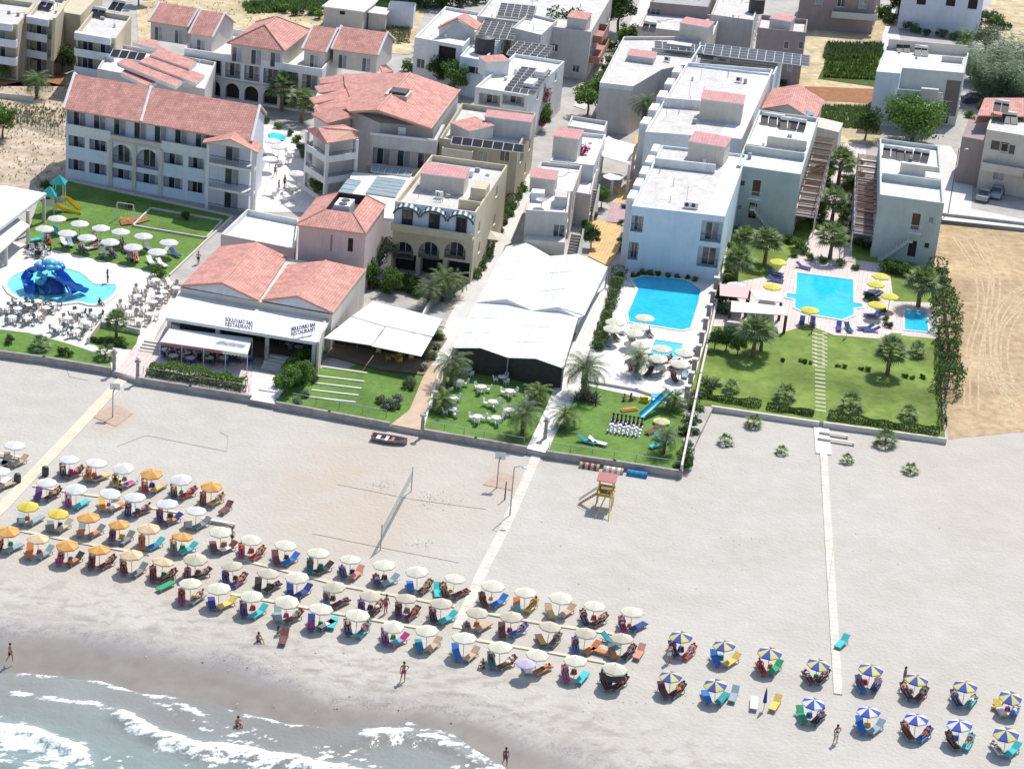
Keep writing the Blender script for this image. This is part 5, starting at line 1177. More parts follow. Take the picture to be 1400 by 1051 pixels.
mb.poly([a[4]-Vector((0,0,.08)),b_[4]-Vector((0,0,.08)),Vector((b_[4].x,b_[4].y,2.2)),Vector((a[4].x,a[4].y,2.2))],dk); mb.poly([b_[4]-Vector((0,0,.2)),b2[4]-Vector((0,0,.12)),Vector((b2[4].x,b2[4].y,2.)),Vector((b_[4].x,b_[4].y,2.))],canvas)
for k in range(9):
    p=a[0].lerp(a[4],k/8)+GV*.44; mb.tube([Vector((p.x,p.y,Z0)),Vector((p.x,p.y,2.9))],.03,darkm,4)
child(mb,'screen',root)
mb=MB(); 
for k in (0,2,4): mb.tube([a[k]+Vector((0,0,.03)),b_[k]+Vector((0,0,.03))],.05,canvas,5)
child(mb,'seam_tubes',root)
for n,(q,lab) in enumerate((([(510,411.5),(541,420),(527,446),(481,432)],'back left square of the four white sun awnings over the garden taverna'),([(542,419.5),(605,436),(592,460),(526,445)],'back right square of the four white sun awnings over the garden taverna'),
      ([(480,433),(526,447),(508,472),(443,462)],'front left square of the four white sun awnings over the garden taverna'),([(528,447),(591,461),(576,487),(508,473)],'front right square of the four white sun awnings over the garden taverna'))):
    z=3.0 if n<2 else 2.9; r=empty('sun_awning',tuple(T(q[3][0],q[3][1]+30)),lab,'awning','four square taverna awnings'); pp=poly3(q,z); ct=sum(pp,Vector())/4+Vector((0,0,.3)); mb=MB()
    for k in range(4): mb.slab([pp[k],pp[(k+1)%4],ct],.05,canvas)
    child(mb,'canvas',r); mb=MB(); mb.tube([Vector((ct.x,ct.y,Z0)),ct-Vector((0,0,.06))],.05,metal,5); 
    for k in range(4): mb.tube([Vector((pp[k].x,pp[k].y,z-.06)),ct-Vector((0,0,.1))],.02,metal,4)
    child(mb,'mast',r)
    mb=MB()
# dark back of the taverna
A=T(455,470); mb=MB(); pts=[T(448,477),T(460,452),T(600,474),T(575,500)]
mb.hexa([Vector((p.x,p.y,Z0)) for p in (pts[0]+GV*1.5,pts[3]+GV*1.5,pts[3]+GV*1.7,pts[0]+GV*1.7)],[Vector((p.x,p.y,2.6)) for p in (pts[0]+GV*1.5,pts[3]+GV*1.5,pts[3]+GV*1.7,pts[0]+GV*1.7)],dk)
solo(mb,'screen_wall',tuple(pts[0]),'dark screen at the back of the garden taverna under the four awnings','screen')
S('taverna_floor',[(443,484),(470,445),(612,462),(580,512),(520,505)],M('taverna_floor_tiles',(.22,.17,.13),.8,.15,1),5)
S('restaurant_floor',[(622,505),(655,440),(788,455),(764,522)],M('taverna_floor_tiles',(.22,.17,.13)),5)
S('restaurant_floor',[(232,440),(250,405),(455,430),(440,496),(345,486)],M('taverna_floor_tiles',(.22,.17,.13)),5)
# terraced bed with steps by the taverna
for k in range(5):
    wallrun('terrace_edging',[(440-k*4,506+k*9.5),(500-k*4,513+k*9.5)] if k else [(443,503),(500,511)],Z0,.16,.3,capm,'pale stone edging of the terraced bed, %s from the taverna'%ORD[k],'edging',group='terrace edgings')
# steps
def steps(px,n,wd,run,rise,lab,z0=Z0,mat=None,name='steps'):
    o=G(px[0],px[1],z0); F=lambda a,c,z:o+GU*a+GV*c+Vector((0,0,z)); mb=MB()
    for k in range(n): mb.box(0,wd,k*run,(k+1)*run-.001,-.6,rise*(k+1),mat or capm,F)
    return solo(mb,name,tuple(o),lab,'steps')
steps((189,480),4,2.4,.55,.14,'four pale steps climbing from the pink entry path to the pool deck')
steps((349,540),2,2.4,1.0,.12,'two broad white steps from the sand up to the restaurant',mat=white)
steps((356,505),5,3.2,.5,.17,'shaded entrance steps under the restaurant veranda')
steps((720,615),2,2.0,.5,.1,'two steps where the white walkway meets the beach boardwalk',z0=.3)
# bar pavilion by the right pool
for q,z,lab in (([(984,388),(1026,391),(1022,408),(984,404)],2.9,'pinkish canvas square shading the pool bar in the palm garden'),([(1025,396),(1068,400),(1068,413),(1034,409)],2.8,'white canvas square right of the pinkish one over the pool bar'),([(1000,411),(1072,419),(1075,431),(999,426)],2.7,'long white canvas strip in front of the pool bar')):
    canopy('shade_sail',q,z,lab,.06,canvas if 'white' in lab else M('pink_canvas',(.62,.45,.42),.8,.05),posts=(q[0],q[2]),edge=frameB,cat='awning')
canopy('sunshade',[(820,194),(832,186),(839,190),(868,198),(861,224),(824,214)],4.6,'large white stretched sunshade among the small white houses',.06,canvas,posts=((868,198),(861,224),(820,194)),edge=canvas)
canopy('oval_sunshade',[(824,240),(834,237),(848,238),(854,242),(848,246),(834,246),(826,243)],3.,'lilac-white oval shade over the ochre path',.06,M('lilac_canvas',(.66,.63,.74),.8,.04),posts=((838,242),),edge=white)
# solar panels
def panelrack(px0,px1,z,nu,nv,lab,pw=1.15,pd=1.0,gx=.12,gy=.25,tilt=.35,back=True,group=None):
    A=G(*px0,z);Bp=G(*px1,z);u=(Bp-A).normalized();v=Vector((-u.y,u.x,0)); root=empty('solar_rack',tuple(A),lab,'solar panels',group)
    for j in range(nv):
        mb=MB(); fb=MB()
        for i in range(nu):
            o=A+u*(i*(pw+gx))+v*(j*(pd+gy)); q=[o,o+u*pw,o+u*pw+v*pd+Vector((0,0,tilt)),o+v*pd+Vector((0,0,tilt))]
            mb.slab(q,.06,panelm,frameW)
            fb.tube([o-u*gx/2,o-u*gx/2+v*pd+Vector((0,0,tilt))],.05,frameW,4); 
        fb.tube([A+v*(j*(pd+gy)),A+u*(nu*(pw+gx))+v*(j*(pd+gy))],.05,frameW,4); fb.tube([A+v*(j*(pd+gy)+pd)+Vector((0,0,tilt)),A+u*(nu*(pw+gx))+v*(j*(pd+gy)+pd)+Vector((0,0,tilt))],.05,frameW,4)
        for i in (0,nu//2,nu): o=A+u*(i*(pw+gx))+v*(j*(pd+gy)+pd); fb.tube([o-Vector((0,0,.5)),o+Vector((0,0,tilt))],.04,frameW,4)
        child(mb,'panel_row',root); child(fb,'rack_frame',root)
panelrack((689,124.5),(733,130.5),8.0,4,8,'tilted black solar field of eight rows on the white house by the bougainvillea',pw=1.0,pd=1.25,gy=.35)
panelrack((693,75),(735,81),7.6,5,5,'grey-framed solar field between the white house and the black tank',pw=1.0,pd=1.2,gy=.3)
panelrack((653,50),(690,54),7.6,5,7,'grey-framed solar field beside the gabled porch villa',pw=1.0,pd=1.2,gy=.3)
panelrack((680,22),(720,26),8.4,5,5,'solar field on the flat grey block at the top edge',pw=1.,pd=1.2,gy=.3)
panelrack((895,66),(956,72),8.2,8,3,'long dark solar pergola, left half on the cranked corner house',pw=1.1,pd=1.2,gy=.15,tilt=.1)
panelrack((962,74),(1064,86),8.9,12,4,'long dark solar pergola, right half over the grey-white house',pw=1.2,pd=1.4,gy=.15,tilt=.1)
panelrack((150,78),(198,84),7.8,4,1,'row of four dark roof panels on the low hotel annex',pw=1.1,pd=1.6,tilt=.7)
panelrack((617,197),(690,206),8.6,7,1,'row of rounded solar heaters along the olive building front',pw=1.2,pd=1.1,tilt=.7)
# solar water heater (tank on a tilted panel)
sh=proto('solar_heater'); mb=MB(); 
for x in (-.55,.55): mb.slab([(x-.5,-.9,.15),(x+.5,-.9,.15),(x+.5,.6,1.0),(x-.5,.6,1.0)],.07,panelm,metal)
part(mb,'panel',sh); mb=MB(); mb.tube([(-1.,.8,1.15),(1.,.8,1.15)],.28,frameW,10); part(mb,'tank',sh,True)
mb=MB()
for x in (-.9,.9): mb.tube([(x,.8,0),(x,.8,.9)],.04,metal,4); mb.tube([(x,-.8,0),(x,-.8,.1)],.04,metal,4); mb.tube([(x,-.9,.05),(x,.8,.05)],.04,metal,4)
part(mb,'stand',sh)
for px,py,z,lab in ((62,14,8.1,'solar heater on the second cream apartment block from the left'),(133,24,8.1,'large tilted solar heater on the third cream apartment block'),(160,14,8.1,'white-tanked solar heater at the back of the third cream block'),
    (1050,170,8.25,'left solar heater on the left sage apartment row'),(1062,172,8.25,'second solar heater from the left on the left sage row'),(1076,176,8.25,'third solar heater from the left on the left sage row'),(1090,178,8.25,'right solar heater on the left sage apartment row'),
    (1217,215,8.25,'left solar heater on the right sage apartment row'),(1236,218,8.25,'middle solar heater on the right sage apartment row'),(1258,220,8.25,'right solar heater on the right sage apartment row'),
    (1234,70,8.4,'left solar heater on the house above the round bright-green tree'),(1259,76,8.4,'right solar heater on the house above the round bright-green tree'),(1368,152,10.2,'solar heater on the red roof of the beige villa'),(1380,168,8.8,'solar heater on the flat roof of the beige villa'),(887,43,7.3,'domed solar heater behind the cranked corner house')):
    place(sh,G(px,py,z),GA+random.uniform(-.15,.15),lab,'solar heater','solar water heaters')
# rooftop bits
acp=proto('air_conditioner'); mb=MB(); mb.box(-.45,.45,-.18,.18,.08,.75,frameW); part(mb,'casing',acp); mb=MB(); mb.mesh([(-.12+.25*math.cos(2*math.pi*k/14),-.185,.42+.25*math.sin(2*math.pi*k/14)) for k in range(14)],[tuple(range(14))],darkm); part(mb,'fan_grille',acp)
for n,(px,py,z,lab) in enumerate(((940,284,8.5,'left of two air conditioners on the front edge of the long white block'),(949,285,8.5,'right of two air conditioners on the front edge of the long white block'),(1032,205,8.3,'air conditioner on the left sage row roof'),(1270,249,8.3,'air conditioner on the right sage row roof'),(992,136,8.2,'air conditioner beside the rear pink lid'),(912,84,7.4,'air conditioner on the cranked corner house'),(1010,112,8.2,'air conditioner at the back of the rear grey roof'),(1267,150,5.7,'air conditioner on the sunken roof terrace'),(600,270,8.7,'air conditioner on the scalloped guest house roof'))):
    place(acp,G(px,py,z),GA,lab,'air conditioner','roof air conditioners')
mb=MB(); c=G(921,66,7.9); F=lambda a,b_,z:Vector((c.x,c.y,0))+GU*a+GV*b_+Vector((0,0,z)); mb.box(-1,2.6,-.7,.9,7.35,8.6,metal,F); mb.box(-1.05,2.65,-.75,.95,8.601,8.7,frameW,F); solo(mb,'tank_housing',tuple((c.x,c.y,7.35)),'long grey tank housing with white top on the cranked corner house','roof tank')
# street lamp / poles
def pole(px,py,h,z,lab,arm=True,m=None,name='street_lamp',cat='street lamp'):
    p=G(px,py,z); r=empty(name,tuple(p),lab,cat); mb=MB(); mb.tube([p,p+Vector((0,0,h))],[.07,.05],m or metal,6); child(mb,'pole',r)
    mb=MB()
    if arm: mb.tube([p+Vector((0,0,h)),p+Vector((.5,0,h+.15)),p+Vector((.9,0,h+.1))],.035,m or metal,5); mb.box(p.x+.7,p.x+1.2,p.y-.12,p.y+.12,p.z+h-.0,p.z+h+.1,frameW); child(mb,'lamp_head',r)
    return r
pole(1296,293,9.2,Z0,'tall dark utility pole between the right sage row and the driveway',True,darkm)
pole(697,705,5.0,0,'thin tall beach lamp post standing on the right edge of the middle boardwalk')
pole(690,683,1.9,0,'short post right of the basketball hoop by the middle boardwalk',False,darkm,'post','post')
pole(814,556,1.7,Z0,'small lamp post on the play lawn left of the chess set',False,darkm,'garden_lamp','garden lamp')
# cars
car=proto('parked_car'); cp_=M('car_paint',(.35,.37,.40),.3,.05,1,metal=.3)
mb=MB(); sec=[(-2.1,.35,.75),(-2.,.9,.9),(-1.2,.95,1.),(-.7,1.4,.86),(.7,1.42,.86),(1.4,.98,.95),(2.0,.85,.9),(2.1,.35,.75)]
vs_=[];
for x,z,wd in sec: vs_+=[(x,-wd*.9,.3),(x,-wd*.9,min(z,.85)),(x,-wd*.78,z),(x,wd*.78,z),(x,wd*.9,min(z,.85)),(x,wd*.9,.3)]
fs=[(i*6+k,i*6+(k+1)%6,(i+1)*6+(k+1)%6,(i+1)*6+k) for i in range(7) for k in range(6)]+[tuple(range(6)),tuple(range(42,48))]
mb.mesh(vs_,fs,cp_); part(mb,'body',car); mb=MB()
for s in (-1,1): mb.poly([(-.95,s*.80,1.0),(1.15,s*.82,1.02),(.7,s*.735,1.36),(-.65,s*.735,1.34)],glass)
mb.poly([(-1.2,-.7,1.03),(-1.2,.7,1.03),(-.72,.62,1.41),(-.72,-.62,1.41)],glass); mb.poly([(1.42,-.7,1.03),(1.42,.7,1.03),(.74,.62,1.43),(.74,-.62,1.43)],glass); part(mb,'windows',car)
for sx in (-1.3,1.3):
    for sy in (-.8,.8): mb=MB(); mb.mesh([(sx+.33*math.cos(2*math.pi*k/14),sy+d_,.33+.33*math.sin(2*math.pi*k/14)) for d_ in (-.1,.1) for k in range(14)],[(k,(k+1)%14,14+(k+1)%14,14+k) for k in range(14)]+[tuple(range(14)),tuple(range(14,28))],darkm); part(mb,'wheel',car)
place(car,T(1345,272),1.2,'grey car in the shade under the beige villa at the right edge','car'); place(car,T(1362,268),1.25,'second grey car beside the first under the beige villa','car')
place(car,T(1330,140),.4,'dark car parked under the tree right of the bright-green tree','car',mats={'body':M('car_paint_dark',(.06,.08,.10),.3,.05)}); place(car,T(692,28),.3,'silver car near the top edge','car') if False else None
o=G(670,322,3.0); rr_=empty('square_parasol',(o.x,o.y,Z0),'square off-white parasol at the right side of the arched guest house','parasol'); mb=MB(); q=[o+GU*x+GV*y for x,y in ((-1.3,-1.3),(1.3,-1.3),(1.3,1.3),(-1.3,1.3))]
for k in range(4): mb.slab([q[k],q[(k+1)%4],o+Vector((0,0,.6))],.04,ccream)
child(mb,'canopy',rr_); mb=MB(); mb.tube([Vector((o.x,o.y,Z0)),o+Vector((0,0,.5))],.05,metal,6); child(mb,'pole',rr_)
# ================= VEGETATION =================
LF={k:M('leaf_'+k,c,.55,.25,3,island=.5,trans=.3,spec=.3) for k,c in dict(mid=(.10,.18,.04),dark=(.055,.105,.03),bright=(.15,.28,.05),olive=(.17,.205,.12),silver=(.30,.36,.29),palm=(.165,.245,.085),fanl=(.28,.36,.17),palmd=(.07,.12,.045),reed=(.25,.34,.20),magenta=(.52,.03,.22),pinkf=(.50,.18,.26),lime=(.19,.27,.05),brown=(.09,.06,.035)).items()}
bark=M('bark',(.17,.12,.08),.95,.3,5,.02); barkp=M('palm_trunk',(.20,.14,.09),.95,.35,6,.03)
def leaves(mb,cs,n,size,mat,rnd,flat=0.,aspect=2.):
    for _ in range(n):
        c,r=cs[rnd.randrange(len(cs))]
        while True:
            d=Vector((rnd.uniform(-1,1),rnd.uniform(-1,1),rnd.uniform(-1,1)))
            if .2<d.length<1: break
        d*= (1/d.length)*(rnd.random()**.35)
        p=c+Vector((d.x*r,d.y*r,d.z*r*.85)); n_=(d+Vector((rnd.gauss(0,.6),rnd.gauss(0,.6),rnd.gauss(0,.6)+flat))).normalized()
        a=n_.cross(Vector((rnd.gauss(0,1),rnd.gauss(0,1),rnd.gauss(0,1)))).normalized(); b_=n_.cross(a); s=size*rnd.uniform(.6,1.3)
        mb.poly([p-a*s*.5*aspect/2,p+b_*s*.35,p+a*s*.5*aspect/2,p-b_*s*.35],mat)
def mktree(name,seed,h,r,ncl,nl,ls,mat,mat2=None,trunk=.18,low=.35,sq=1.):
    rnd=random.Random(seed); root=proto(name); mb=MB(); th=h*low; cs=[]
    for k in range(ncl):
        t=rnd.random(); a=rnd.uniform(0,6.283); rr=r*(rnd.random()**.5)*.72; z=h*low+(h-h*low-r*.25)*rnd.random()
        f=1-abs((z-h*.62)/(h*.5))**2*.6; cs.append((Vector((math.cos(a)*rr*f,math.sin(a)*rr*f,z)),r*rnd.uniform(.26,.44)*sq))
    mb.tube([(0,0,-.2),(.05*r,0,th*.6),(0,.05*r,th*1.1)],[trunk,trunk*.8,trunk*.6],bark,7)
    for c,_ in cs[:7]: mb.tube([(0,.03*r,th*.95),(c*.5+Vector((0,0,th*.3))),c],[trunk*.5,trunk*.3,trunk*.12],bark,5)
    part(mb,'trunk',root); mb=MB(); leaves(mb,cs,int(nl*.7),ls,mat,rnd); leaves(mb,cs,nl-int(nl*.7),ls,mat2 or mat,rnd); part(mb,'crown',root); return root
trees=[mktree('broadleaf_tree',s,5.2,2.6,22,3200,.30,LF[a],LF[b]) for s,a,b in ((1,'mid','bright'),(2,'dark','mid'),(3,'bright','lime'),(4,'olive','silver'))]
bigtree=mktree('broadleaf_tree',11,5.5,4.2,44,8000,.30,LF['bright'],LF['mid'],.3)
def mkshrub(name,seed,r,h,n,ls,m1,m2):
    rnd=random.Random(seed); root=proto(name); mb=MB(); cs=[(Vector((rnd.uniform(-.5,.5)*r,rnd.uniform(-.5,.5)*r,h*rnd.uniform(.3,.75))),r*rnd.uniform(.3,.5)) for _ in range(9)]
    leaves(mb,cs,int(n*.65),ls,LF[m1],rnd); leaves(mb,cs,n-int(n*.65),ls,LF[m2],rnd); part(mb,'foliage',root)
    mb=MB(); [mb.tube([(0,0,-.1),c*.7],[.04,.015],bark,4) for c,_ in cs[:5]]; part(mb,'stems',root); return root
shr={k:mkshrub('shrub',30+i,1.,1.1,900,.17,a,b) for i,(k,a,b) in enumerate((('g','mid','bright'),('d','dark','mid'),('o','olive','mid'),('s','silver','olive'),('l','bright','lime'),('m','magenta','magenta'),('p','pinkf','mid')))}
def frond(mb,a,L_,up,droop,mat,nl=16,w=.42,base=Vector((0,0,0)),rnd=random):
    pts=[]; d=Vector((math.cos(a),math.sin(a),0)); p=Vector(base); el=up
    for k in range(9): pts.append(p.copy()); p=p+(d*math.cos(el)+Vector((0,0,math.sin(el))))*L_/8; el-=droop/8*(1+.15*k)
    mb.tube(pts,[.03*(1-k/10) for k in range(9)],mat,3,False); s=Vector((-d.y,d.x,0))
    for k in range(nl):
        t=(.12+.88*k/nl)*8; i=min(int(t),7); q=pts[i].lerp(pts[i+1],t-i); fw=(pts[i+1]-pts[i]).normalized(); ln=w*math.sin(math.pi*(.15+.8*k/nl))+.1
        for sg in (-1,1):
            tip=q+s*sg*ln+fw*ln*.55+Vector((0,0,-.25*ln+rnd.uniform(-.05,.05))); mb.poly([q-fw*.035,q+fw*.035,tip],mat)
def mkdate(name,seed,h,L_,nf,mat,mat2,tr=.28,upmin=-.2):
    rnd=random.Random(seed); root=proto(name); mb=MB(); n=12
    mb.tube([(0,0,-.2)]+[(rnd.uniform(-.03,.03),rnd.uniform(-.03,.03),h*k/n) for k in range(1,n+1)],[tr*1.15]+[tr*(1+.12*(k%2)-.02*k/n) for k in range(n)],barkp,9)
    mb.ball((0,0,h),tr*1.35,barkp,8,(1,1,.9)); part(mb,'trunk',root); mb=MB()
    for k in range(nf):
        a=k*2.399+rnd.uniform(-.2,.2); t=k/nf; frond(mb,a,L_*rnd.uniform(.85,1.1),upmin+1.45*t,1.5-.5*t+rnd.uniform(-.15,.15),mat if rnd.random()<.7 else mat2,18,.45*L_/2.6,Vector((0,0,h+.1)),rnd)
    part(mb,'crown',root); return root
def mkfan(name,seed,h,r,nf,mat,mat2,tr=.2,skirt=True):
    rnd=random.Random(seed); root=proto(name); mb=MB(); mb.tube([(0,0,-.2),(.03,0,h*.5),(0,0,h)],[tr*1.3,tr,tr*.9],barkp,8)
    if skirt: mb.tube([(0,0,max(0.05,h-.7)),(0,0,h)],[tr*1.0,tr*1.6],barkp,8)
    part(mb,'trunk',root); mb=MB()
    for k in range(nf):
        a=k*2.399; el=-.35+1.75*(k/nf)**1.1; d=Vector((math.cos(a)*math.cos(el),math.sin(a)*math.cos(el),math.sin(el))); c=Vector((0,0,h+.05)); q=c+d*r*.48*rnd.uniform(.8,1.15); mb.tube([c,q],.02,mat,3,False)
        s=d.cross(Vector((0,0,1))).normalized(); u=s.cross(d); m_=mat if rnd.random()<.6 else mat2; nb=11
        for j in range(nb):
            t=math.radians(-75+150*j/(nb-1)); dd=(d*math.cos(t)+s*math.sin(t)).normalized(); L_=r*.62*(1-.2*abs(t)); tip=q+dd*L_-Vector((0,0,.20*L_+rnd.uniform(0,.10))); mid=q+dd*L_*.4
            w_=(u.cross(dd)).normalized()*r*.042; mb.poly([q,mid-w_,tip,mid+w_],m_)
    part(mb,'crown',root); return root
date=mkdate('date_palm',1,2.4,2.7,46,LF['palm'],LF['olive']); dates=mkdate('date_palm',2,1.1,1.9,34,LF['palm'],LF['lime'],.2); datet=mkdate('date_palm',3,7.2,3.2,54,LF['palmd'],LF['palm'],.42)
fan=mkfan('fan_palm',4,2.5,2.15,34,LF['palm'],LF['fanl']); fans=mkfan('fan_palm',5,.5,1.55,20,LF['palm'],LF['fanl'],.13,False); fanb=mkfan('fan_palm',6,.12,.9,15,LF['palm'],LF['fanl'],.08,False)
agave=proto('agave'); mb=MB(); rnd=random.Random(5)
for k in range(34):
    a=k*2.399;el=.15+1.2*k/34; d=Vector((math.cos(a)*math.cos(el),math.sin(a)*math.cos(el),math.sin(el))); s=Vector((-math.sin(a),math.cos(a),0)); mb.poly([s*.06,d*.7+s*.07,d*1.5-Vector((0,0,.1)),d*.7-s*.07,-s*.06],LF['silver'] if k%3 else LF['palmd'])
part(mb,'leaves',agave)
mb=MB(); reed=proto('giant_reed'); rnd=random.Random(9)
for k in range(560):
    a=rnd.uniform(0,6.283); rr=2.6*rnd.random()**.6; b0=Vector((math.cos(a)*rr*.6,math.sin(a)*rr*.6,0)); d=Vector((math.cos(a)*rnd.uniform(.1,.5),math.sin(a)*rnd.uniform(.1,.5),1)).normalized(); hh_=rnd.uniform(3,6.4)
    for j in range(11):
        q=b0+d*hh_*(.3+.7*j/11); t=rnd.uniform(0,6.283); e=Vector((math.cos(t),math.sin(t),rnd.uniform(-.3,.6))).normalized(); s=e.cross(Vector((0,0,1))).normalized()*.085; mb.poly([q-s,q+e*.35-s*.5+Vector((0,0,.05)),q+e*.85-Vector((0,0,.12)),q+e*.35+s*.5],LF['reed'] if rnd.random()<.8 else LF['olive'])
part(mb,'leaves',reed); mb=MB()
for k in range(14): a=rnd.uniform(0,6.283); mb.tube([(math.cos(a)*.9,math.sin(a)*.9,-.1),(math.cos(a)*1.4,math.sin(a)*1.4,3.5)],.06,bark,5)
part(mb,'canes',reed)
def V(pr,lst,cat,z=Z0,group=None):
    for q in lst:
        px,py,sc_,lab=q[:4]; g=group
        place(pr,G(px,py,q[4] if len(q)>4 else z),random.uniform(0,6.28),lab,cat,g,scale=sc_)
V(fan,[(1146,253,1.25,'tallest fan palm in the courtyard between the two sage apartment rows'),(1137,303,1.1,'second fan palm down the courtyard, on the pale paving'),(1134,355,1.15,'fan palm at the top edge of the square pool terrace'),
  (1045,362,1.15,'big fan palm at the foot of the left sage row, above the yellow parasol'),(1006,386,1.1,'fan palm beside the long white side wall, left of the pool bar'),(1016,350,.9,'fan palm at the front left corner of the left sage row'),
  (1255,420,1.2,'large fan palm right of the yellow parasols, above the plunge pool'),(1029,488,1.15,'bushy fan palm on the right lawn beside the pool bar'),(1040,480,.9,'smaller fan palm just right of the bushy one by the pool bar'),
  (1213,512,1.05,'fan palm in the middle of the right part of the lawn'),(585,108,1.5,'fan palm in front of the gabled porch villa'),(159,463,.75,'fan palm in the planter by the pale steps'),(385,152,1.3,'palm in the hotel courtyard in front of the wing arches'),(412,168,1.2,'second courtyard palm, left of the faceted roof block')],'palm')
V(fans,[(1252,486,.95,'small fan palm below the plunge pool'),(1073,546,1.,'small fan palm on the lawn above the front hedge, left of the stepping slabs'),(999,535,.75,'smallest fan palm at the left end of the right lawn'),(1163,560,1.1,'small fan palm on the lawn, right of the stepping slabs'),(1242,572,.85,'small fan palm at the right corner of the lawn'),
  (144,490,.9,'small palm at the right end of the strip lawn by the entry pillar'),(55,478,.9,'small spiky palm on the strip lawn'),(1210,608,1.,'largest young palm growing in the sand, right of the narrow walkway',0.),(1030,583,.75,'young palm in the sand just below the right lawn wall',0.)],'palm')
V(fanb,[(991,607,1.25,'young palm in the sand, leftmost of the beach palms',0.),(1068,620,1.0,'young palm in the sand left of the narrow walkway',0.),(1158,632,1.05,'young palm in the sand just right of the narrow walkway',0.),(1244,646,1.2,'young palm in the sand, rightmost of the beach palms',0.)],'palm')
V(date,[(797,540,1.15,'big feathery date palm at the left corner of the play lawn beside the white walkway'),(907,620,.72,'date palm on the play lawn near the right wall corner'),(617,527,.95,'date palm at the front left corner of the marquee'),(714,594,.9,'date palm at the front right corner of the lawn with white tables'),(605,412,.95,'date palm in the garden in front of the arched guest house'),(585,420,.8,'second date palm left of it in the guest house garden'),(620,405,.8,'third date palm, nearest the lane, in the guest house garden'),(50,135,1.,'palm in the rubble lot at the left'),(104,134,.8,'palm behind the big hotel roof at the left'),(870,512,.75,'date palm in a flower bed on the curved pool deck')],'palm')
V(dates,[(606,562,1.,'small date palm beside the lane wall at the left of the lawn with tables'),(734,552,1.,'small date palm in front of the marquee screen'),(772,585,1.05,'small date palm in the front left corner of the play lawn'),(920,560,1.,'small date palm beside the cyan play slide'),(593,462,.8,'small palm behind the white taverna awnings'),(1322,60,1.2,'yellowish palm in the shaded garden at the top right'),(5,108,1.,'palm at the left edge below the cream apartments')],'palm')
V(datet,[(876,197,.8,'tall dark date palm in front of the cranked corner house')],'palm')
V(bigtree,[(1246,194,1.22,'round bright-green tree between the two grey houses on the right')],'tree')
V(reed,[(1352,140,1.45,'tall grey-green reed clump at the right, left part'),(1385,125,1.6,'tall grey-green reed clump at the right, right part'),(1396,150,1.2,'reed clump nearest the beige villa'),(1334,112,1.1,'lower reed clump behind the upper right house')],'reeds')
t1=[(1182,192,.75,1,'dark shady tree left of the round bright-green tree'),(768,88,1.3,1,'dark tree in the gap left of the white lane, beside the orange-tiled tower'),(788,70,1.,0,'tree behind the dark one in the gap left of the lane'),(845,45,1.2,1,'tall dark tree right of the orange-tiled tower at the top'),(838,15,1.1,0,'tree at the top edge beside the white lane'),(856,70,.7,0,'light green tree at the side of the white lane'),
 (803,158,.8,2,'light green bushy tree in front of the cranked corner house'),(517,372,.72,3,'silver-green olive tree beside the pink house wall'),(500,392,.6,0,'small dark-leaved tree below the olive at the pink house'),(535,402,.55,0,'small tree in front of the guest house ground arches'),(620,130,.8,0,'dark green tree right of the faceted roof'),(600,118,.7,1,'conifer-like dark tree below the villa stair'),
 (500,28,.45,0,'bush-like tree by the white-roofed shed') ,(600,8,1.1,2,'yellow-green tree at the top edge left of the villa'),(575,5,1.,0,'green tree at the top edge, second left of the villa'),(630,12,1.,0,'green tree at the top edge behind the villa roof'),(555,12,.9,1,'dark tree at the top edge right of the sheds'),
 (50,95,.75,1,'dark tree in front of the second cream apartment block'),(85,100,.7,1,'dark tree between the second and third cream apartment blocks'),(4,190,.8,0,'round green tree at the left edge above the pool-bar roof'),(1228,22,.8,1,'dark tree at the corner of the driveway at the top right'),(1262,34,.6,0,'tree under the long white awning at the top right'),(1290,38,.6,0,'second tree under the long awning, further right'),(1345,75,.8,3,'grey-green tree at the left of the reeds'),
 (408,530,.5,2,'bright low bushy tree in the terraced garden beside the restaurant steps'),(392,541,.4,0,'small tree at the front of the terraced garden'),(1165,270,.5,1,'dark tree beside the pergolas of the right sage row'),(1120,262,.62,1,'dark tree under the tallest courtyard palm'),(1115,300,.45,2,'bright shrub-tree at the foot of the left pergolas'),(430,268,.4,0,'round green tree in the hotel courtyard'),(190,8,.8,0,'tree at the top edge left of the rear houses'),(700,-5,.9,0,'tree at the top edge behind the grey block'),
 (1130,30,.5,0,'left of three round bushes by the shaded top house'),(1160,36,.5,0,'middle of three round bushes by the shaded top house'),(1181,38,.5,0,'right of three round bushes by the shaded top house'),(1345,165,.5,1,'shady tree beside the driveway, left of the beige villa'),(822,285,.5,0,'dark green tree beside the outside steps on the ochre path'),(808,340,.5,1,'dark tree at the foot of the ochre path left side'),(738,178,.55,0,'leafy tree under the bougainvillea column'),(976,478,.42,1,'dark round bush-tree, leftmost in the clump by the pool bar'),(992,480,.45,1,'dark round bush-tree, second in the clump by the pool bar'),(1008,484,.42,0,'green round bush-tree, third in the clump by the pool bar')]
for px,py,s,k,lab in t1: place(trees[k],T(px,py),random.uniform(0,6.28),lab,'tree',scale=s*(1.3 if py<250 and px>400 else 1.15))
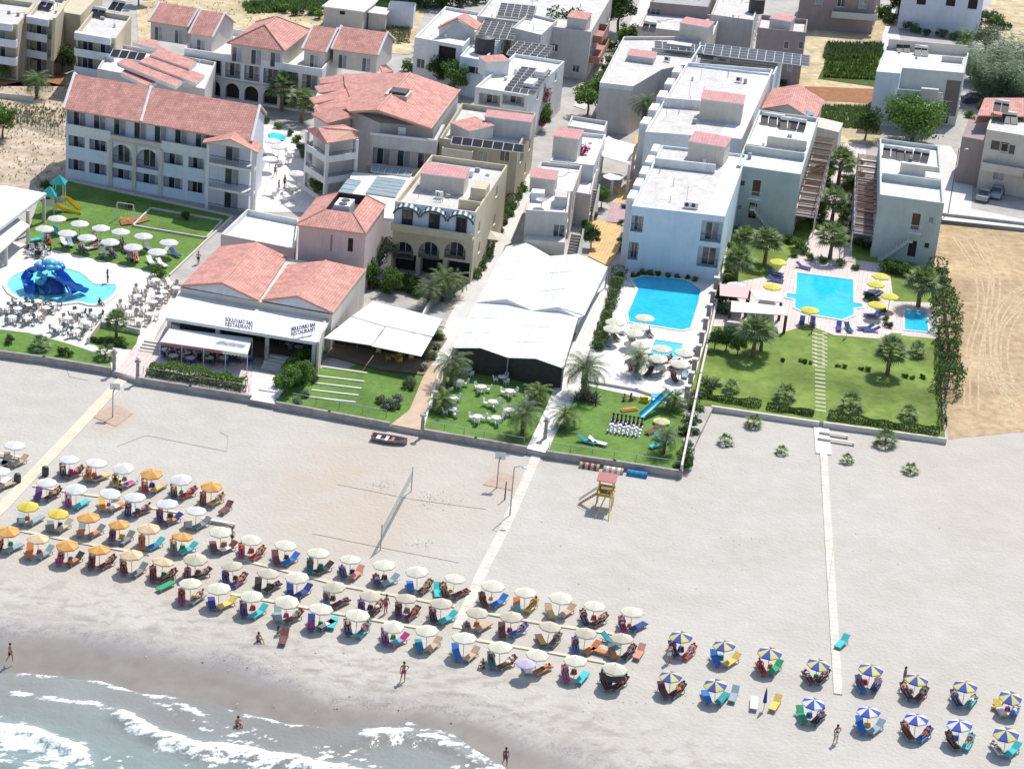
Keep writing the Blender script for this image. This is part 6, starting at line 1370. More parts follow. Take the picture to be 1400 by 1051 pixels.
# bougainvillea
V(shr['p'],[(738,140,1.9,'pink bougainvillea crown high over the white solar house corner',4.5)],'bush'); V(shr['m'],[(740,172,1.,'magenta bougainvillea at the foot of the leafy column',1.5),(793,212,1.3,'magenta bougainvillea on the third holiday house roof',6.),(866,508,.8,'magenta flowers in the bed below the pool deck palm')],'bush')
V(shr['g'],[(738,160,2.,'dark green climber column below the pink bougainvillea',2.)],'climber')
def row(k,px,n,sc_,lab,cat='bush',z=Z0,jit=2.,sz=None):
    if len(px)<2: px=px*2
    for i in range(n):
        t=i/max(1,n-1)*(len(px)-1); j=min(int(t),len(px)-2) if len(px)>1 else 0; f=t-j
        x=px[j][0]+(px[j+1][0]-px[j][0])*f; y=px[j][1]+(px[j+1][1]-px[j][1])*f
        s=sc_*random.uniform(.9,1.4); kk=k[i%len(k)]
        place(shr[kk],G(x+random.uniform(-jit,jit),y+random.uniform(-jit,jit)*.5,z),random.uniform(0,6.28),('%s, %s %s'%(lab[0],ORD[i],lab[1]) if n>1 else '%s %s'%(lab[0],lab[1].replace('and only','').strip())).strip(),cat,group=lab[2] if len(lab)>2 else None,scale=s)
row('gdg',[(712,262),(690,305),(668,345),(648,380)],12,.85,('leafy bush along the sunlit lane','from the far end','bushes along the sunlit lane'))
row('gog',[(846,380),(838,410),(827,445),(818,478)],10,.75,('bush in the strip left of the curved pool','from the pool wall end','bushes left of the curved pool'))
row('odsg',[(972,532),(952,552),(944,590),(936,625),(934,642)],10,1.0,('rough bush by the side wall corner above the beach','from the lawn end','bushes at the wall corner'),z=.05)
row('gdg',[(1100,235),(1110,262),(1108,290),(1112,312)],7,.7,('shrub at the foot of the left pergolas','from the far end','shrubs in the palm court'))
row('dgd',[(1176,225),(1172,260),(1170,300),(1160,330),(1186,340)],9,.8,('dark shrub beside the right pergolas','from the far end','dark shrubs in the palm court'))
row('dg',[(1070,494),(1094,495),(1100,496),(1108,498),(1146,502),(1155,503),(1177,506),(1187,507),(1237,516),(1247,518),(1262,518)],11,.36,('small dark bush in the row across the right lawn','from the left','small lawn bushes'),jit=.5)
row('dg',[(1188,408),(1200,420),(1214,448)],7,.6,('dark bush between the pool terrace and the plunge pool','from the top','bushes by the plunge pool'))
row('gl',[(1084,352),(1170,368)],5,.7,('green shrub above the square pool','from the left','shrubs above the square pool'))
row('lgl',[(385,530),(398,512),(412,500),(428,492),(420,512),(405,528)],12,1.15,('bright green shrub in the mass beside the restaurant steps','from the front','shrubs beside the restaurant steps'))
row('gdg',[(505,392),(530,398),(556,392),(570,400)],8,1.1,('dense garden bush behind the taverna awnings','from the left','bushes behind the taverna'))
row('dgd',[(745,60),(770,70),(790,95),(770,100)],8,1.5,('dense bush in the gap below the orange-tiled tower','in the thicket','thicket left of the lane'))
row('gdg',[(560,98),(600,112),(640,125),(655,110)],8,1.3,('green bush under the villa stair','from the left','bushes under the villa stair'))
row('gdo',[(560,14),(600,10),(640,6),(690,2)],9,1.6,('leafy bush along the top edge left of the grey block','from the left','bushes along the top edge'))
row('gdg',[(866,380),(880,377),(900,378),(925,381),(950,384)],9,.5,('low bush at the foot of the pale blue front','from the left','bushes at the pale blue front'))
row('gdl',[(1010,322),(1030,330),(1060,335),(1085,330),(1095,345)],10,1.0,('green shrub in front of the left sage row','from the left','shrubs before the left sage row'))
row('gdl',[(1215,372),(1235,378),(1262,380),(1270,395)],8,1.1,('green shrub in front of the right sage row','from the left','shrubs before the right sage row'))
row('dgd',[(700,210),(712,190),(722,170)],5,1.2,('dark bush beside the olive building','from the near end','bushes beside the olive building'))
row('lgd',[(1128,215),(1132,245),(1125,285),(1120,320)],10,1.05,('lush shrub on the left planting bed of the palm court','from the far end','left bed shrubs of the palm court'))
row('gld',[(1160,220),(1158,262),(1152,300),(1150,335)],10,1.0,('lush shrub on the right planting bed of the palm court','from the far end','right bed shrubs of the palm court'))
row('dgo',[(990,330),(1000,360),(996,400),(988,430)],8,1.1,('bush along the inner side of the long white wall','from the far end','bushes inside the white wall'))
row('gol',[(470,12),(500,2),(540,2),(580,-4)],9,1.6,('big bush behind the sheds at the top','from the left','bushes behind the sheds'))
row('ogd',[(668,100),(690,140),(640,160)],6,1.,('bush squeezed between the white solar house and its neighbours','in the gap','bushes by the solar house'))
row('gdo',[(1205,24),(1225,40),(1330,44),(1350,30),(1372,40)],8,1.7,('large bush in the garden strip at the top right','from the left','large bushes at the top right'))
row('gdl',[(830,62),(846,80),(828,100),(820,118)],7,1.2,('bush beside the upper white lane','from the far end','bushes beside the upper lane'))
row('sos',[(422,520),(430,500),(440,488),(418,540),(408,552)],7,.7,('silver-leaved bush beside the terraced bed','from the front','silver bushes'))
row('os',[(520,552),(536,560),(548,552),(575,510),(590,485),(600,465)],9,.75,('grey-green ground shrub along the earth lane','from the beach end','shrubs along the earth lane'))
row('dgl',[(128,466),(142,470),(156,472),(172,474)],6,.6,('shrub in the planter by the pale steps','from the left','planter shrubs'))
row('glg',[(560,400),(575,408),(548,392),(610,395),(630,388)],8,.7,('garden shrub in front of the arched guest house','in the planting','guest house garden shrubs'))
row('gd',[(800,310),(796,330),(818,272),(826,262),(812,300)],7,.7,('shrub along the left side of the ochre path','in the planting','shrubs on the ochre path'))
row('gl',[(852,285),(846,330),(850,345)],5,.5,('shrub along the right side of the ochre path','from the far end','shrubs right of the ochre path'))
row('gd',[(345,160),(370,172),(395,185),(410,200),(415,215)],7,.8,('shrub in the hotel courtyard below the arches','from the left','courtyard shrubs'))
row('g',[(217,378)],1,.9,('clipped box shrub','at the corner of the hotel lawn')); row('d',[(255,299)],1,.85,('round dark shrub in the raised lawn','and only')); row('d',[(177,284)],1,.8,('dark shrub behind the swing','and only')); row('d',[(12,470)],1,.8,('round dark shrub at the left of the strip lawn','and only')); row('d',[(90,486)],1,.75,('round dark shrub in the middle of the strip lawn','and only'))
row('gd',[(60,255),(70,262),(64,275)],4,.9,('bush behind the play tower','from the top','bushes behind the play tower'))
row('gdog',[(1110,14),(1130,5),(1200,25),(1250,45),(1275,50),(1300,52),(1315,66)],9,1.2,('garden bush below the top right houses','from the left','bushes at the top right'))
row('gld',[(425,20),(440,30),(370,14),(390,18),(340,12),(530,30),(545,28)],9,1.1,('wild bush in the dry grass near the sheds','in the patch','wild bushes near the sheds'))
row('gd',[(1000,96),(1045,128),(1060,120),(1070,118),(1100,160)],5,1.1,('green shrub behind the tall mauve-brown house','in the patch','shrubs by the mauve-brown house'))
row('og',[(1355,160),(1340,175),(1326,160)],4,1.,('shrub beside the villa driveway','in the patch','shrubs by the driveway'))
V(agave,[(800,545,1.1,'spiky agave at the foot of the big date palm'),(812,550,1.,'second spiky agave right of the big date palm'),(790,548,.9,'third spiky agave left of the big date palm'),(610,530,.7,'spiky agave at the marquee corner palm')],'agave')
row('mg',[(812,546)],1,.45,('red-flowered bush among the agaves','and only'))
def hedge(px,w_,h_,n,ls,m1,m2,lab,z=Z0,seed=1,bumpy=.15):
    rnd=random.Random(seed); P=[G(*p,z) for p in px]; o=P[0]; root=empty('hedge',tuple(o),lab,'hedge'); L_=[(b-a).length for a,b in zip(P[:-1],P[1:])]; tot=sum(L_); mb=MB()
    def at_(t):
        d=t*tot
        for a,b,l in zip(P[:-1],P[1:],L_):
            if d<=l: return a.lerp(b,d/l),(b-a).normalized()
            d-=l
        return P[-1],(P[-1]-P[-2]).normalized()
    for _ in range(n):
        p,d=at_(rnd.random()); s_=Vector((-d.y,d.x,0)); f=rnd.uniform(-1,1); k=1+bumpy*math.sin(p.x*2.3)+bumpy*math.sin(p.y*1.7+p.x)
        if rnd.random()<.6: q=p+s_*f*w_/2*k+Vector((0,0,h_*k*(1-.25*f*f)))
        else: q=p+s_*(w_/2*k)*(1 if f>0 else -1)*rnd.uniform(.8,1)+Vector((0,0,h_*k*rnd.random()))
        nn=Vector((rnd.gauss(0,1),rnd.gauss(0,1),rnd.gauss(.5,1))).normalized(); a=nn.cross(Vector((rnd.gauss(0,1),rnd.gauss(0,1),rnd.gauss(0,1)))).normalized(); b_=nn.cross(a); s2=ls*rnd.uniform(.6,1.3)
        mb.poly([q-a*s2*.5,q+b_*s2*.35,q+a*s2*.5,q-b_*s2*.35],LF[m1] if rnd.random()<.65 else LF[m2])
    child(mb,'foliage',root); mb=MB()
    for k in range(int(tot)+1): p,d=at_(k/max(1,int(tot))); mb.tube([p-Vector((0,0,.05)),p+Vector((0,0,h_*.8))],.05,bark,4)
    mb.tube([at_(k/12)[0]+Vector((0,0,h_*.3)) for k in range(13)],.04,bark,4); child(mb,'stems',root)
hedge([(206,509),(262,517),(335,530)],1.5,1.15,6000,.2,'bright','lime','bright green hedge in front of the dining terrace',seed=1)
hedge([(200,514),(262,523),(336,537)],.7,.7,2500,.17,'olive','mid','lower grey-green planting along the terrace rail',seed=2)
hedge([(946,540),(985,548),(1040,556)],.9,.6,2600,.16,'dark','mid','dark clipped hedge at the left part of the right lawn front wall',seed=3)
hedge([(1048,558),(1112,568)],.9,.6,2200,.16,'dark','mid','dark clipped hedge just left of the stepping slabs',seed=4)
hedge([(1132,571),(1210,583),(1284,594)],.95,.65,4500,.16,'dark','mid','dark clipped hedge from the stepping slabs to the right corner',seed=5)
hedge([(1283,470),(1286,530),(1288,588)],.9,.8,2500,.17,'dark','mid','dark hedge down the right edge of the lawn',seed=6)
hedge([(1280,372),(1288,420),(1294,470),(1298,510),(1293,545)],2.3,2.0,9000,.26,'mid','dark','thick rough hedge outside the right fence, beside the dry field',z=.1,seed=7,bumpy=.3)
hedge([(712,262),(688,305),(655,365)],1.1,1.1,4000,.2,'mid','dark','leafy hedge between the arched guest house and the sunlit lane',seed=8,bumpy=.35)
hedge([(846,380),(838,410),(826,448),(818,480)],1.2,1.0,3500,.2,'mid','olive','planting strip between the marquee path and the curved pool',seed=9,bumpy=.35)
# vegetable rows and rough grass
mb=MB(); rnd=random.Random(3)
for j in range(9):
    for i in range(70):
        px=1122+4+i*1.08+j*.3; py=106-j*4.6+i*.06
        if rnd.random()<.12: continue
        p=T(px,py); k='lime' if rnd.random()<.3 else 'mid'
        for _ in range(5): 
            a=rnd.uniform(0,6.28); d=Vector((math.cos(a)*.25,math.sin(a)*.25,rnd.uniform(.4,1.3))); s=Vector((-math.sin(a),math.cos(a),0))*.09; mb.poly([p-s,p+s,p+d],LF[k])
tag(mb.build('vegetable_rows'),'rows of leafy vegetables in the plot beside the upper right house','vegetables',None,'stuff')
def tufts(name,poly,n,h,mats,lab,seed):
    rnd=random.Random(seed); P=[T(*q) for q in poly]; xs=[p.x for p in P]; ys=[p.y for p in P]; mb=MB(); c=0
    while c<n:
        x=rnd.uniform(min(xs),max(xs)); y=rnd.uniform(min(ys),max(ys)); ins=False; j=len(P)-1
        for i in range(len(P)):
            if (P[i].y>y)!=(P[j].y>y) and x<(P[j].x-P[i].x)*(y-P[i].y)/(P[j].y-P[i].y)+P[i].x: ins=not ins
            j=i
        if not ins: continue
        c+=1
        for _ in range(4):
            a=rnd.uniform(0,6.28); d=Vector((math.cos(a)*h*.5,math.sin(a)*h*.5,h*rnd.uniform(.5,1.2))); s=Vector((-math.sin(a),math.cos(a),0))*h*.18; p=Vector((x,y,Z0)); mb.poly([p-s,p+s,p+d],mats[rnd.randrange(len(mats))])
    tag(mb.build(name),lab,'grass',None,'stuff')
straw=M('dry_straw',(.45,.34,.17),.9,.3,2,island=.3)
tufts('dry_grass',[(200,0),(210,-40),(560,-40),(540,70),(330,40),(190,50)],700,.35,[straw,straw,LF['olive'],LF['mid']],'dry grass and weeds in the field behind the rear houses',1)
tufts('weeds',[(0,118),(90,118),(88,250),(60,258),(0,250)],260,.35,[straw,LF['olive'],LF['mid'],straw],'weeds scattered over the rubble lot',2)
tufts('green_weeds',[(1096,146),(1196,146),(1190,178),(1100,172)],1800,.55,[LF['mid'],LF['bright'],LF['olive']],'green weeds below the red soil strip',3)
tufts('garden_grass',[(1130,62),(1206,62),(1206,80),(1125,82)],900,.9,[LF['mid'],LF['dark'],LF['olive']],'tall green herbs at the back of the vegetable plot',4)

tufts('green_crop',[(330,6),(440,-4),(560,-10),(565,12),(440,14),(340,20)],2600,.8,[LF['mid'],LF['bright'],LF['olive'],LF['mid']],'green crops in the field behind the rear red-roofed houses',7)
tufts('green_scrub',[(515,30),(562,24),(560,60),(530,62)],700,.5,[LF['olive'],straw,LF['mid']],'scrub in the dry grass beside the sheds',8)
tufts('lot_grass',[(-20,140),(90,150),(88,175),(-20,170)],500,.45,[LF['olive'],LF['mid'],straw],'green weeds along the back of the rubble lot',9)
# ================= FURNITURE, BEACH, PEOPLE =================
CL={k:M('cloth_'+k,c,.8,.08,3) for k,c in dict(n=(.03,.05,.22),b=(.03,.16,.50),c=(.05,.48,.52),g=(.20,.22,.23),t=(.02,.26,.28),m=(.16,.06,.06),p=(.50,.04,.22),o=(.62,.22,.07),y=(.70,.52,.12),w=(.75,.75,.74),k=(.05,.045,.05),r=(.50,.05,.05),u=(.16,.05,.22),s=(.52,.36,.24),l=(.26,.36,.40),e=(.03,.33,.15),a=(.60,.26,.20),d=(.50,.44,.36)).items()}
CN=dict(n='navy',b='blue',c='turquoise',g='grey',t='teal',m='maroon',p='pink',o='orange',y='yellow',w='white',k='black',r='red',u='purple',s='tan',l='grey-blue',e='green',a='salmon',d='beige')
def canopy_mb(r,h0,h1,n,ma,mb_,flare=.12):
    m=MB(); top=(0,0,h1)
    for k in range(n):
        a0=2*math.pi*k/n;a1=2*math.pi*(k+1)/n; mt=ma if k%2 else mb_
        r0=[(r*f*math.cos(a0),r*f*math.sin(a0),h1+(h0-h1)*f**1.25) for f in (.33,.66,1)]; r1=[(r*f*math.cos(a1),r*f*math.sin(a1),h1+(h0-h1)*f**1.25) for f in (.33,.66,1)]
        m.poly([top,r0[0],r1[0]],mt); m.poly([r0[0],r0[1],r1[1],r1[0]],mt); m.poly([r0[1],r0[2],r1[2],r1[1]],mt)
        m.poly([r0[2],r1[2],(r1[2][0]*1.01,r1[2][1]*1.01,h0-flare),(r0[2][0]*1.01,r0[2][1]*1.01,h0-flare)],mt)
    return m
SA=M('slot_a',(.8,.8,.8)); SB=M('slot_b',(.7,.7,.7))
par=proto('parasol'); 
m=canopy_mb(1.,1.62,1.98,8,SB,SA); m.mats.sort(key=lambda x:x.name) if False else None
part(m,'canopy',par); mb=MB(); mb.tube([(0,0,-.1),(0,0,2.03)],.025,metal,6); part(mb,'pole',par)
mb=MB(); 
for k in range(8): a=2*math.pi*k/8; mb.tube([(0,0,1.93),(math.cos(a)*.97,math.sin(a)*.97,1.6)],.01,metal,3,False)
part(mb,'ribs',par)
parc=proto('closed_parasol'); mb=MB(); mb.tube([(0,0,.75),(0,0,1.1),(0,0,1.7),(0,0,2.1)],[.17,.14,.09,.02],SA,8); part(mb,'canopy',parc); mb=MB(); mb.tube([(0,0,-.1),(0,0,2.15)],.025,metal,6); part(mb,'pole',parc)
CAN=dict(w=((.80,.80,.78),)*2,c=((.80,.77,.63),)*2,d=((.64,.58,.46),)*2,o=((.78,.33,.08),(.74,.50,.18)),z=((.76,.52,.30),(.78,.68,.46)),y=((.78,.66,.10),(.74,.58,.10)),B=((.78,.70,.25),(.07,.11,.48)),V=((.80,.80,.80),(.07,.11,.48)),P=((.62,.55,.72),)*2,Y=((.80,.74,.12),)*2,k=((.70,.66,.55),)*2,T=((.15,.5,.65),)*2)
CM={k:[M('canopy_%s%d'%(k,i),c,.75,.05,1.5,trans=.22) for i,c in enumerate(v)] for k,v in CAN.items()}
CNAME=dict(w='white',c='cream',d='dull beige',o='orange and gold striped',z='pale orange segmented',y='yellow',B='blue and yellow segmented',V='blue and white segmented',P='pale lilac',Y='bright yellow',k='cream, dark-skirted',T='light blue')
# slot order of the canopy mesh: first material used is for k=0 -> SA
lng=proto('sun_lounger'); mb=MB()
for x in (-.29,.25): mb.box(x,x+.04,-1.,.95,.24,.29,SB)
for x,y in ((-.29,-.85),(.25,-.85),(-.29,.6),(.25,.6)): mb.box(x+.001,x+.039,y,y+.05,-.08,.239,SB)
part(mb,'frame',lng); mb=MB(); mb.box(-.3,.3,-1.,.3,.292,.36,SA); part(mb,'seat',lng)
mb=MB(); b_=[(-.3,.3,.29),(.3,.3,.29),(.3,.92,.68),(-.3,.92,.68)]; mb.slab([(x,y,z+.07) for x,y,z in b_],.07,SA); part(mb,'backrest',lng)
lnf=proto('sun_lounger'); mb=MB()
for x in (-.29,.25): mb.box(x,x+.04,-1.,.95,.24,.29,SB)
for x,y in ((-.29,-.85),(.25,-.85),(-.29,.6),(.25,.6)): mb.box(x+.001,x+.039,y,y+.05,-.08,.239,SB)
part(mb,'frame',lnf); mb=MB(); mb.box(-.3,.3,-1.,.9,.292,.36,SA); part(mb,'seat',lnf)
frmat=M('lounger_frame',(.45,.45,.44),.5,.05)
# ---- people: skinned skeleton, evaluated once per pose
skins=[M('skin_%d'%i,c,.6,.06,4) for i,c in enumerate(((.50,.29,.19),(.38,.19,.11),(.26,.12,.07)))]
hairs=[M('hair_%d'%i,c,.7,.1,6) for i,c in enumerate(((.03,.02,.015),(.10,.06,.03),(.35,.24,.12)))]
def skinmesh(name,V_,E_,R_2,root,mat,sub=1):
    me=bpy.data.meshes.new(name); me.from_pydata([Vector(v) for v in V_],E_,[]); o=bpy.data.objects.new(name,me); COL.objects.link(o)
    mo=o.modifiers.new('s','SKIN'); s2=o.modifiers.new('u','SUBSURF'); s2.levels=sub; s2.render_levels=sub
    sv=me.skin_vertices[0].data
    for i,r in enumerate(R_2): sv[i].radius=(r,r) if not hasattr(r,'__len__') else r; 
    sv[root].use_root=True
    dg=bpy.context.evaluated_depsgraph_get(); dg.update(); e=bpy.data.meshes.new_from_object(o.evaluated_get(dg)); bpy.data.objects.remove(o); e.materials.clear(); e.materials.append(mat); e.name=name
    e.polygons.foreach_set('use_smooth',[True]*len(e.polygons)); return e
def addhand(V_,E_,R_2,wi,el):
    w_=Vector(V_[wi]); d=(w_-Vector(V_[el])).normalized(); s=d.cross(Vector((0,1,.3))).normalized()
    V_.append(w_+d*.07); E_.append((wi,len(V_)-1)); R_2.append((.036,.018)); pm_=len(V_)-1
def figure(name,J,female=False):
    """J: joint dict -> one continuous body mesh + hands with fingers, hair and swimwear parts"""
    K=['pel','wai','che','nec','hea','hdt','shl','ell','wrl','shr','elr','wrr','hil','knl','anl','tol','hir','knr','anr','tor']
    V_=[Vector(J[k]) for k in K]; ix={k:i for i,k in enumerate(K)}
    E_=[(ix[a],ix[b]) for a,b in (('pel','wai'),('wai','che'),('che','nec'),('nec','hea'),('hea','hdt'),('che','shl'),('shl','ell'),('ell','wrl'),('che','shr'),('shr','elr'),('elr','wrr'),('pel','hil'),('hil','knl'),('knl','anl'),('anl','tol'),('pel','hir'),('hir','knr'),('knr','anr'),('anr','tor'))]
    rr=dict(pel=(.15,.11),wai=(.125,.09),che=(.16,.105),nec=.055,hea=.095,hdt=.075,shl=.062,ell=.042,wrl=.028,shr=.062,elr=.042,wrr=.028,hil=.095,knl=.06,anl=.038,tol=.034,hir=.095,knr=.06,anr=.038,tor=.034)
    R_2=[rr[k] for k in K]
    root=proto('person'); me=skinmesh('body',V_,E_,R_2,0,skins[0])
    # hands: palm + five fingers as tapered tubes merged into the same mesh
    bm=bmesh.new(); bm.from_mesh(me); tmp=MB()
    for w_,e_ in (('wrl','ell'),('wrr','elr')):
        w0=Vector(J[w_]); d=(w0-Vector(J[e_])).normalized(); s=d.cross(Vector((0,1,.2))).normalized(); u=s.cross(d)
        tmp.tube([w0-d*.02,w0+d*.05,w0+d*.095],[.026,.038,.034],skins[0],6)
        for i,L_ in enumerate((.06,.075,.08,.07)): q=w0+d*.085+s*(-.027+.018*i); tmp.tube([q,q+d*L_*.55,q+d*L_*.9+u*.02],[.0095,.009,.007],skins[0],5)
        q=w0+d*.04+s*.035; tmp.tube([q,q+(d+s).normalized()*.035,q+(d*1.3+s*.8).normalized()*.065],[.012,.01,.008],skins[0],5)
    h0=Vector(J['hea']); hu=(Vector(J['hdt'])-Vector(J['nec'])).normalized(); fw=Vector(J.get('face',(0,-1,0))).normalized(); sd=hu.cross(fw).normalized()
    tmp.ball(tuple(h0+fw*.10+hu*.0),.016,skins[0],6)
    for s_ in (-1,1): tmp.ball(tuple(h0+sd*s_*.092),.022,skins[0],6)
    t2=bpy.data.meshes.new('t'); t2.from_pydata([tuple(v) for v in tmp.v],[],tmp.f); bm.from_mesh(t2); bm.to_mesh(me); bm.free(); bpy.data.meshes.remove(t2)
    me.polygons.foreach_set('use_smooth',[True]*len(me.polygons))
    o=bpy.data.objects.new('body',me); COL.objects.link(o); o.parent=root; KIDS.setdefault(root.name,[]).append(o)
    mb=MB(); 
    for s_ in (-1,1): mb.ball(tuple(h0+fw*.088+sd*s_*.032+hu*.02),.012,darkm,6)
    mb.tube([h0+fw*.092-hu*.045-sd*.02,h0+fw*.092-hu*.045+sd*.02],.006,CL['m'],4); part(mb,'face_features',root)
    mb=MB(); mb.ball(tuple(h0+hu*.055-fw*.025),.112,SA,10,(1,1,.95)); 
    if female: mb.tube([h0-fw*.07,h0-fw*.1-hu*.12],[.075,.045],SA,7)
    part(mb,'hair',root,True)
    P_,W_,C_=Vector(J['pel']),Vector(J['wai']),Vector(J['che']); mb=MB(); ax=(W_-P_).normalized()
    lat=(Vector(J['hil'])-Vector(J['hir'])).normalized(); fr=ax.cross(lat).normalized()
    def ring(c,a,b_,ax_): return [c+lat*math.cos(2*math.pi*k/12)*a+fr*math.sin(2*math.pi*k/12)*b_ for k in range(12)]
    def loft(rs): 
        for r0,r1 in zip(rs[:-1],rs[1:]):
            for k in range(12): mb.poly([r0[k],r0[(k+1)%12],r1[(k+1)%12],r1[k]],SB)
    loft([ring(P_-ax*.10,.165,.125,ax),ring(P_,.178,.135,ax),ring(P_+ax*.09,.155,.115,ax)])
    for a,b_ in (('hil','knl'),('hir','knr')):
        A_=Vector(J[a]);d=(Vector(J[b_])-A_); mb.tube([A_,A_+d*.38],[.108,.095],SB,9,False)
    if female: loft([ring(C_-ax*.02-ax*.08,.15,.118,ax),ring(C_-ax*.02,.165,.125,ax),ring(C_+ax*.05,.16,.118,ax)])
    part(mb,'swimwear',root,True); return root
st=dict(pel=(0,0,.93),wai=(0,0,1.1),che=(0,.01,1.32),nec=(0,0,1.49),hea=(0,-.02,1.62),hdt=(0,-.01,1.70),shl=(.19,0,1.41),ell=(.27,.03,1.14),wrl=(.30,-.06,.90),shr=(-.19,0,1.41),elr=(-.27,.03,1.14),wrr=(-.29,-.06,.90),hil=(.09,0,.86),knl=(.11,-.01,.47),anl=(.12,.02,.08),tol=(.13,-.13,.035),hir=(-.09,0,.86),knr=(-.11,-.01,.47),anr=(-.12,.02,.08),tor=(-.13,-.13,.035))
wk=dict(st); wk.update(knl=(.10,-.16,.50),anl=(.10,-.16,.09),tol=(.11,-.31,.04),knr=(-.10,.08,.48),anr=(-.10,.30,.16),tor=(-.10,.22,.04),ell=(.26,.12,1.16),wrl=(.26,.02,.94),elr=(-.26,-.1,1.15),wrr=(-.24,-.27,1.02))
ak=dict(st); ak.update(ell=(.42,.06,1.2),wrl=(.24,-.02,1.02),knr=(-.16,-.02,.47),anr=(-.2,.02,.08),tor=(-.24,-.12,.035))
ly=dict(pel=(0,.22,.47),wai=(0,.36,.53),che=(0,.54,.66),nec=(0,.67,.76),hea=(0,.77,.85),hdt=(0,.83,.90),shl=(.19,.60,.72),ell=(.30,.34,.60),wrl=(.22,.12,.52),shr=(-.19,.60,.72),elr=(-.30,.36,.60),wrr=(-.22,.10,.56),hil=(.09,.15,.45),knl=(.13,-.26,.56),anl=(.13,-.66,.41),tol=(.15,-.72,.52),hir=(-.09,.15,.45),knr=(-.11,-.27,.46),anr=(-.12,-.68,.40),tor=(-.14,-.72,.51),face=(0,-.7,.7))
pr_=dict(pel=(0,-.05,.46),wai=(0,.12,.46),che=(0,.33,.47),nec=(0,.50,.50),hea=(0,.62,.51),hdt=(0,.70,.51),shl=(.19,.42,.46),ell=(.28,.62,.42),wrl=(.10,.76,.42),shr=(-.19,.42,.46),elr=(-.28,.62,.42),wrr=(-.1,.78,.42),hil=(.09,-.13,.45),knl=(.11,-.50,.43),anl=(.11,-.88,.42),tol=(.12,-1.0,.40),hir=(-.09,-.13,.45),knr=(-.11,-.50,.43),anr=(-.11,-.88,.42),tor=(-.12,-1.,.40),face=(.3,.2,-.9))
si=dict(pel=(0,0,.52),wai=(0,.02,.68),che=(0,.0,.90),nec=(0,-.02,1.07),hea=(0,-.05,1.19),hdt=(0,-.04,1.27),shl=(.19,0,.99),ell=(.26,-.10,.74),wrl=(.16,-.33,.68),shr=(-.19,0,.99),elr=(-.26,-.1,.74),wrr=(-.16,-.33,.68),hil=(.09,-.05,.50),knl=(.12,-.45,.50),anl=(.13,-.46,.09),tol=(.14,-.60,.04),hir=(-.09,-.05,.50),knr=(-.12,-.45,.50),anr=(-.13,-.46,.09),tor=(-.14,-.60,.04))
gs=dict(pel=(0,0,.12),wai=(0,.04,.27),che=(0,.02,.48),nec=(0,0,.64),hea=(0,-.04,.76),hdt=(0,-.03,.84),shl=(.19,.02,.57),ell=(.27,-.06,.34),wrl=(.15,-.3,.36),shr=(-.19,.02,.57),elr=(-.27,-.06,.34),wrr=(-.15,-.3,.36),hil=(.09,-.06,.12),knl=(.14,-.38,.40),anl=(.12,-.60,.08),tol=(.13,-.72,.04),hir=(-.09,-.06,.12),knr=(-.14,-.38,.40),anr=(-.12,-.60,.08),tor=(-.13,-.72,.04))
FIG={k:(figure(k,J,False),figure(k,J,True)) for k,J in dict(stand=st,walk=wk,akimbo=ak,lie=ly,prone=pr_,sit=si,ground=gs).items()}
prnd=random.Random(77)
def person(pose,loc,rz,lab,fem=None,suit=None,hair=None,group=None,scale=None):
    f=prnd.random()<.5 if fem is None else fem
    sw=CL[suit or prnd.choice('nbkrpwtuokn')]; hr=hairs[hair if hair is not None else prnd.choice((0,0,1,2))]
    return place(FIG[pose][1 if f else 0],loc,rz,lab,'person',group,mats=dict(body=prnd.choice(skins),hair=hr,swimwear=sw),scale=scale or prnd.uniform(.94,1.04))
